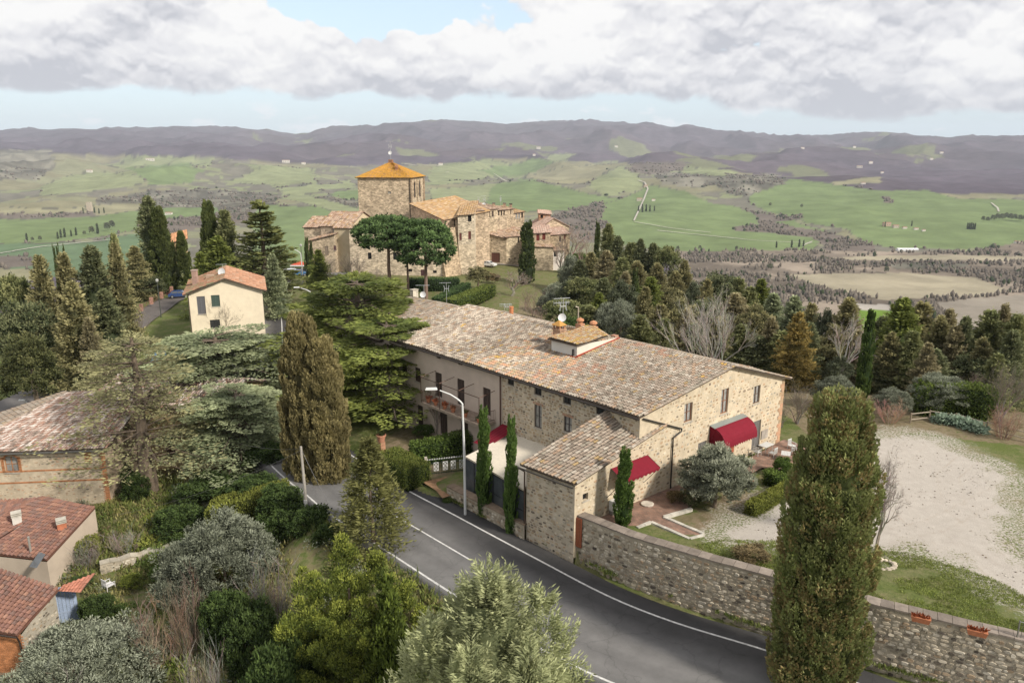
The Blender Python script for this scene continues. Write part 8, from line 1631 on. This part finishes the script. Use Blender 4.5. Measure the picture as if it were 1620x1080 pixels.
# picket railings of the far street
t = thing('street_railing', 'reddish brick and iron railing along the street below the tall spruce', 'railing', tuple(atd(215, 500, 118))); ps = [at(207, 505, -2.4), at(224, 492, -2.4), at(240, 481, -2.3), at(256, 472, -2.3), at(272, 463, -2.3)]
for a, b_ in zip(ps[:-1], ps[1:]):
    mb = MB()
    for k in range(4): mb.tube([a.lerp(b_, k / 4) , a.lerp(b_, k / 4) + V3((0, 0, 1.0))], .04, (.25, .12, .09), 4)
    for h in (.4, 1.0): mb.tube([a + V3((0, 0, h)), b_ + V3((0, 0, h))], .03, (.25, .13, .1), 4)
    mb.build('panel', METAL, t); MB().box(b_ - V3((.25, .25, 0)), (.5, 0, 0), (0, .5, 0), (0, 0, 1.3), (.36, .2, .15)).build('post', STONE, t)
# pampas plumes
for k, (px, py, h) in enumerate(((327, 1052, 20), (340, 1042, 26), (352, 1050, 30), (362, 1040, 26), (232, 1080, 16), (318, 1062, 16))):
    p = at(px, py + 25, -8); p.z = -7.6; t = thing('pampas_plume', ['pale pampas plume, leftmost of the close row by the glossy bush', 'second pampas plume from the left in the close row', 'tallest pampas plume in the middle of the close row', 'pampas plume leaning right at the end of the close row', 'lone low pampas plume near the bottom edge', 'short pampas plume below the close row'][k], 'pampas grass', tuple(p)); tp = p + V3((.15 * math.sin(k), 0, 3.0)); MB().tube([p, tp], .015, (.3, .26, .16), 4).build('stem', WOOD, t)
    rs = np.random.RandomState(k); n = 260; q = rs.uniform(0, 1, n); P = np.array(tp)[None] + np.stack([rs.normal(0, .03, n), rs.normal(0, .03, n), -.9 + q * 1.0], 1); D = rs.normal(0, .35, (n, 3)); D[:, 2] = .8; V_, F_, C_ = cards(P, unit(D) * (.26 * np.sin(.35 + q * 2.5)[:, None]), .02, np.array((.46, .38, .31)) * rs.uniform(.8, 1.2, (n, 1)), rs); link('plume', np_mesh('plume', V_ - np.array(p), F_, C_, LEAF), t)

# ------------------------------------------------------------------ vehicles
def vehicle(label, px, py, d, rz, col, kind='car', cat='car', name=None):
    p = atd(px, py, d); p.z = g(p.x, p.y) + .1; t = thing(name or 'parked_' + kind, label, cat, tuple(p), rz)
    L_, W_, H_ = (4.1, 1.75, 1.45) if kind == 'car' else (5.2, 2.0, 2.3); hw = W_ / 2
    if kind == 'car': low = [(-2.05, .35), (-2.05, .8), (-1.9, .92), (-1.1, .96), (1.0, .95), (1.85, .82), (2.05, .65), (2.05, .35)]; cab = [(-1.75, .92), (-1.35, 1.4), (-.4, 1.46), (.45, 1.38), (1.1, .94)]
    else: low = [(-2.6, .4), (-2.6, 1.2), (1.9, 1.2), (2.5, 1.0), (2.6, .7), (2.6, .4)]; cab = [(-2.58, 1.2), (-2.5, 2.2), (-2.2, 2.3), (1.2, 2.28), (2.0, 1.2)]
    def extr(pr, w0, w1, c, zs): 
        mb = MB(); n = len(pr); zz = [z for _, z in pr]; hi = max(zz); lo = min(zz)
        for sg in (-1, 1):
            for x, z in pr: w_ = lerp(w0, w1, (z - lo) / (hi - lo + 1e-6)); mb.v.append((x, sg * w_, z)); mb.c.append(c)
        for i in range(n): j = (i + 1) % n; mb.f.append((i, j, n + j, n + i))
        mb.f.append(tuple(range(n))); mb.f.append(tuple(range(2 * n - 1, n - 1, -1))); return mb
    link('body', extr(low, hw, hw * .97, col, 1).mesh('body', CARPAINT), t); cb = link('cabin', extr(cab, hw * .93, hw * .74, col, 1).mesh('cabin', CARPAINT), t)
    mb = MB(); n = len(cab); lo, hi = min(z for _, z in cab), max(z for _, z in cab)
    def wp_(x, z, sg): w_ = lerp(hw * .93, hw * .74, (z - lo) / (hi - lo)) + .012; return (x, sg * w_, z)
    for sg in (-1, 1):
        if kind == 'car': mb.add([wp_(-1.45, 1.0, sg), wp_(-1.2, 1.34, sg), wp_(-.3, 1.37, sg), wp_(-.3, 1.0, sg)], [(0, 1, 2, 3)], (.02, .02, .02)); mb.add([wp_(-.2, 1.0, sg), wp_(-.2, 1.37, sg), wp_(.38, 1.3, sg), wp_(.85, 1.0, sg)], [(0, 1, 2, 3)], (.02, .02, .02))
        else: mb.add([wp_(.4, 1.3, sg), wp_(.4, 2.05, sg), wp_(1.2, 2.05, sg), wp_(1.7, 1.3, sg)], [(0, 1, 2, 3)], (.02, .02, .02))
    for (i, j) in ((0, 1), (n - 2, n - 1)):
        (x0, z0), (x1, z1) = cab[i], cab[j]; a, b_ = .15, .85; e = -.015 if i == 0 else .015; q0 = (lerp(x0, x1, a) + e, lerp(z0, z1, a) + .01); q1 = (lerp(x0, x1, b_) + e, lerp(z0, z1, b_) + .01); w0 = hw * .8; mb.add([(q0[0], -w0, q0[1]), (q0[0], w0, q0[1]), (q1[0], w0 * .88, q1[1]), (q1[0], -w0 * .88, q1[1])], [(0, 1, 2, 3)], (.02, .02, .02))
    link('window', mb.mesh('window', GLASS), t)
    for x in (-L_ * .31, L_ * .32):
        for sg in (-1, 1):
            mb = MB(); mb.tube([(x, sg * (hw - .16), .32), (x, sg * (hw + .02), .32)], .32, (.02, .02, .02), 12); wh = link('wheel', mb.mesh('wheel', DARK), t); mb = MB(); mb.tube([(x, sg * (hw + .02), .32), (x, sg * (hw + .035), .32)], .19, (.4, .4, .4), 10); link('rim', mb.mesh('rim', METAL), wh)
    for sg in (-1, 1): mb = MB(); mb.box((L_ / 2 - .06, sg * hw * .62 - .16, .62), (.08, 0, 0), (0, .32, 0), (0, 0, .16), (.7, .7, .66)); link('headlight', mb.mesh('headlight', PAINT), t); mb = MB(); mb.box((-L_ / 2 - .015, sg * hw * .75 - .1, .7), (.05, 0, 0), (0, .2, 0), (0, 0, .22), (.3, .02, .02)); link('tail_light', mb.mesh('tail_light', PAINT), t)
    return t
vehicle('white hatchback parked on the terrace below the village garage', 773, 422, 196, -.45, (.62, .62, .62)); vehicle('white van parked beside the cream house facing the camera', 441, 496, 130, -1.45, (.6, .6, .6), 'van', 'van')
vehicle('dark blue car parked at the corner of the cream house', 285, 470, 150, .2, (.03, .06, .16)); vehicle('red car on the street behind the white van', 438, 456, 158, -1.5, (.3, .04, .04)); vehicle('small blue topped white van in the lane below the cream house', 247, 531, 103, -1.5, (.10, .25, .5), 'van', 'van').scale = (.55, .62, .62)
vehicle('white car at the far crossing left of the village', 463, 415, 178, .2, (.6, .62, .64)); vehicle('blue car beside the white one at the far crossing', 472, 416, 176, .25, (.05, .14, .28))
p = atd(474, 411, 181); p.z = g(p.x, p.y); t = thing('market_canopy', 'orange red canopy with white edge behind the cars at the far crossing', 'canopy', tuple(p)); mb = MB(); mb.add([p + V3((x, y, z)) for x, y, z in ((-1.9, -1.5, 2.3), (1.9, -1.5, 2.3), (1.9, 1.5, 2.3), (-1.9, 1.5, 2.3), (0, 0, 3.1))], [(0, 1, 4), (1, 2, 4), (2, 3, 4), (3, 0, 4)], (.45, .09, .05)); mb.build('roof', CLOTH, t)
for x in (-1.8, 1.8):
    for y in (-1.4, 1.4): MB().tube([p + V3((x, y, 0)), p + V3((x, y, 2.3))], .05, WHT, 4).build('leg', METAL, t)
MB().box(p + V3((-1.95, -1.55, 2.05)), (3.9, 0, 0), (0, .04, 0), (0, 0, .28), (.6, .6, .6)).build('valance', CLOTH, t)

# ------------------------------------------------------------------ far farms and far trees
def far_hit(px, py):
    dx, dy, dz = ray(px, py); d = np.geomspace(500, 14500, 1600); X = dx / dy * d; Z = CAMZ + dz / dy * d; T = far_z(X, d); k = np.where(Z < T)[0]; i = k[0] if len(k) else 1200
    return V3((float(X[i]), float(d[i]), float(T[i])))
FARMS = [(141, 334, 10, 3, 16, 'ruined pale tower on the hillock in the left valley fields', (.42, .36, .28)), (141, 273, 12, 6, 5, 'white farmhouse on the green hill at far left', None), (237, 255, 18, 6, 5, 'long pale farm below the wooded hills at far left', None), (266, 340, 14, 5, 4, 'pale farm building left of the tall cypresses in the valley', None), (452, 258, 16, 6, 5, 'pale farm among trees beyond the tiered cedar', None), (480, 261, 8, 5, 5, 'small white house right of the pale farm beyond the tiered cedar', None), (697, 262, 9, 5, 5, 'white house on the fields above the keep', None), (852, 236, 9, 5, 5, 'tiny white house high on the wooded slope left of centre', None), (845, 247, 6, 4, 5, 'bright speck of a house under the wooded slope', None),
         (975, 234, 7, 4, 5, 'small white house on the slope above the pale fields', None), (1012, 318, 12, 6, 5, 'farmhouse on the white track in the central green fields', (.45, .4, .33)), (1034, 318, 7, 4, 5, 'white barn right of the central farm track', None), (1022, 297, 8, 5, 5, 'farm group upper end of the white track', (.45, .38, .3)), (1404, 358, 16, 8, 6, 'big reddish farmhouse of the group in the right hand fields', (.46, .34, .25)), (1418, 361, 12, 6, 5, 'stone farmhouse in the middle of the right hand farm group', (.48, .42, .34)), (1432, 362, 9, 4, 4, 'low white shed of the right hand farm group', None), (1450, 364, 9, 4, 3, 'pale low barn at the right of the farm group', None), (1462, 366, 7, 4, 3, 'last small shed right of the farm group', None), (1437, 397, 32, 4, 3, 'long white greenhouse at the edge of the brown valley woods', (.7, .7, .7)),
         (1352, 234, 6, 4, 5, 'white house on the high wooded hill at upper right', None), (1270, 236, 7, 4, 5, 'white house left on the high wooded hill', None), (1378, 259, 8, 5, 5, 'bright white villa in the right hand hills', None), (1360, 266, 12, 5, 5, 'cluster house below the bright white villa', (.45, .42, .36)), (1396, 275, 6, 4, 5, 'small house right of the villa cluster', None), (1366, 292, 9, 4, 4, 'farm on the tan field edge in the right hills', None), (1490, 243, 7, 4, 5, 'white hamlet speck on the right hand ridge slope', None), (1474, 253, 6, 4, 5, 'second white speck under the right hand ridge', None), (1610, 385, 10, 5, 4, 'pale farm at the right edge of the valley', None)]
for pts in ROADS_FAR:
    W_ = []
    for (x0, y0), (x1, y1) in zip(pts[:-1], pts[1:]):
        n = max(2, int(math.hypot(x1 - x0, y1 - y0) / 5)); W_ += [far_hit(lerp(x0, x1, i / n), lerp(y0, y1, i / n)) for i in range(n)]
    mb = MB()
    for i, p in enumerate(W_):
        d = (W_[min(i + 1, len(W_) - 1)] - W_[max(i - 1, 0)]); d.z = 0; d.normalize(); s_ = V3((-d.y, d.x, 0)) * (p.y / F_PX * .75 + 1)
        for q in (-1, 1): v = p + s_ * q; mb.v.append((v.x, v.y, float(far_z(np.array([v.x]), np.array([v.y]))[0]) + p.y * .0012)); mb.c.append((.42, .39, .34))
    for i in range(len(W_) - 1): mb.f.append((i * 2, i * 2 + 1, i * 2 + 3, i * 2 + 2))
    tag(mb.build('track', FARMAT), kind='structure')
for (px, py, wpx, hpx, dep, lb, cc) in FARMS:
    p = far_hit(px, py); d = p.y; w_ = wpx * (.7 if wpx < 30 else 1) * d / F_PX; h_ = max(hpx * d / F_PX * .62, 2.5); t = thing('farmhouse' if 'tower' not in lb and 'greenhouse' not in lb else ('ruined_tower' if 'tower' in lb else 'greenhouse'), lb, 'farm', tuple(p)); cc = cc or (.62, .58, .52); dp = min(w_ * .7, 12); h_ = min(h_, w_ * .9) if 'tower' not in lb else wpx * 1.5 * d / F_PX * .9
    mb = MB(); mb.box(p + V3((-w_ / 2, 0, -1.5)), (w_, 0, 0), (0, dp, 0), (0, 0, h_ + 1.5), cc); mb.build('wall', PLASTER, t)
    if 'tower' not in lb:
        z1 = h_ + p.z; rc = (.30, .17, .12) if 'greenhouse' not in lb else (.7, .7, .7); mb = MB(); r_h = w_ * .12 if w_ < 20 else 2.2; mb.add([V3((p.x - w_ / 2 - .5, p.y - .5, z1)), V3((p.x + w_ / 2 + .5, p.y - .5, z1)), V3((p.x + w_ / 2 + .5, p.y + dp + .5, z1)), V3((p.x - w_ / 2 - .5, p.y + dp + .5, z1)), V3((p.x - w_ / 2 - .5, p.y + dp / 2, z1 + r_h)), V3((p.x + w_ / 2 + .5, p.y + dp / 2, z1 + r_h))], [(0, 1, 5, 4), (2, 3, 4, 5), (0, 4, 3), (1, 2, 5)], rc); mb.build('roof', TILE, t)
        if wpx > 8 and 'greenhouse' not in lb:
            for k in range(3): q = p + V3((-w_ * .32 + k * w_ * .3, -.12, h_ * .35)); MB().box(q, (w_ * .07, 0, 0), (0, .2, 0), (0, 0, h_ * .28), (.05, .05, .05)).build('window', DARK, t)
FT = [(43, 381, 12), (52, 383, 8), (64, 382, 9), (92, 378, 11), (97, 376, 13), (103, 375, 14), (113, 374, 10), (121, 372, 12), (134, 373, 8), (146, 372, 14), (155, 370, 16), (170, 366, 14), (178, 364, 15), (132, 338, 9), (150, 337, 9), (157, 338, 8), (165, 337, 8), (1010, 336, 10), (1016, 336, 12), (1022, 335, 11), (1028, 335, 10), (1035, 334, 8), (1228, 392, 10), (1252, 392, 12), (1264, 391, 12), (1271, 390, 10), (1400, 359, 8), (1442, 358, 8), (1530, 363, 10), (1533, 363, 10), (1536, 363, 11), (1539, 363, 10), (1542, 363, 10), (1555, 351, 9), (1562, 352, 9), (1570, 351, 11), (1577, 350, 12), (1584, 350, 12), (1591, 349, 12), (1598, 350, 12), (1605, 350, 11), (1613, 351, 11), (1620, 351, 10), (1218, 328, 7), (1268, 330, 7), (1072, 397, 8), (1107, 396, 8), (1165, 397, 8), (1300, 414, 10), (1402, 433, 12), (1218, 428, 11)]
fn = ['in the left valley fields', 'by the ruined tower', 'at the central farm track', 'at the edge of the brown woods', 'by the right hand farm group', 'in the row right of the farm group', 'in the dark grove at far right', 'alone on the right green slope', 'among the brown valley woods']
FTC = {}; OWN = 'first second third fourth fifth sixth seventh eighth ninth tenth eleventh twelfth thirteenth'.split()
for k, (px, py, h) in sorted(enumerate(FT), key=lambda q: q[1][0]):
    p = far_hit(px, py); H = h * p.y / F_PX; w_ = 'left valley' ; rnd = k in (1, 2, 8, 9, 11, 12) or 33 <= k <= 42 or k >= 43; gk = 0 if k < 13 else 1 if k < 17 else 2 if k < 22 else 3 if k < 26 else 4 if k < 28 else 5 if k < 33 else 6 if k < 43 else 7 if k < 45 else 8
    FTC[gk] = FTC.get(gk, -1) + 1
    o = thing('far_tree', OWN[FTC[gk]] + ' tree from the left, ' + ('distant rounded tree ' if rnd else 'distant pointed cypress ') + fn[gk], 'tree', tuple(p), RS.uniform(0, 6), 'distant trees ' + fn[gk], (H / 12 if rnd else H / 9,) * 2 + (H / (12 if rnd else 10),)); link('crown', HOLM[0] if rnd else CYP_FAR, o)
# ------------------------------------------------------------------ haze
def haze():
    m = bpy.data.materials.new('air'); m.use_nodes = True; nt = m.node_tree; nt.nodes.clear(); out = nt.nodes.new('ShaderNodeOutputMaterial'); v = nt.nodes.new('ShaderNodeVolumePrincipled')
    v.inputs['Color'].default_value = (.80, .885, 1.0, 1); v.inputs['Density'].default_value = HAZE; v.inputs['Anisotropy'].default_value = 0.0
    nt.links.new(v.outputs[0], out.inputs['Volume'])
    mb = MB(); zlo = float(min(FZ.min(), -260)) - 40; zhi = float(max(FZ.max(), 480)) + 40; mb.box((-17000, -17000, zlo), (34000, 0, 0), (0, 34000, 0), (0, 0, zhi - zlo), (1, 1, 1)); o = mb.build('haze', m); tag(o, kind='stuff')
HAZE = 4.7e-5
haze()
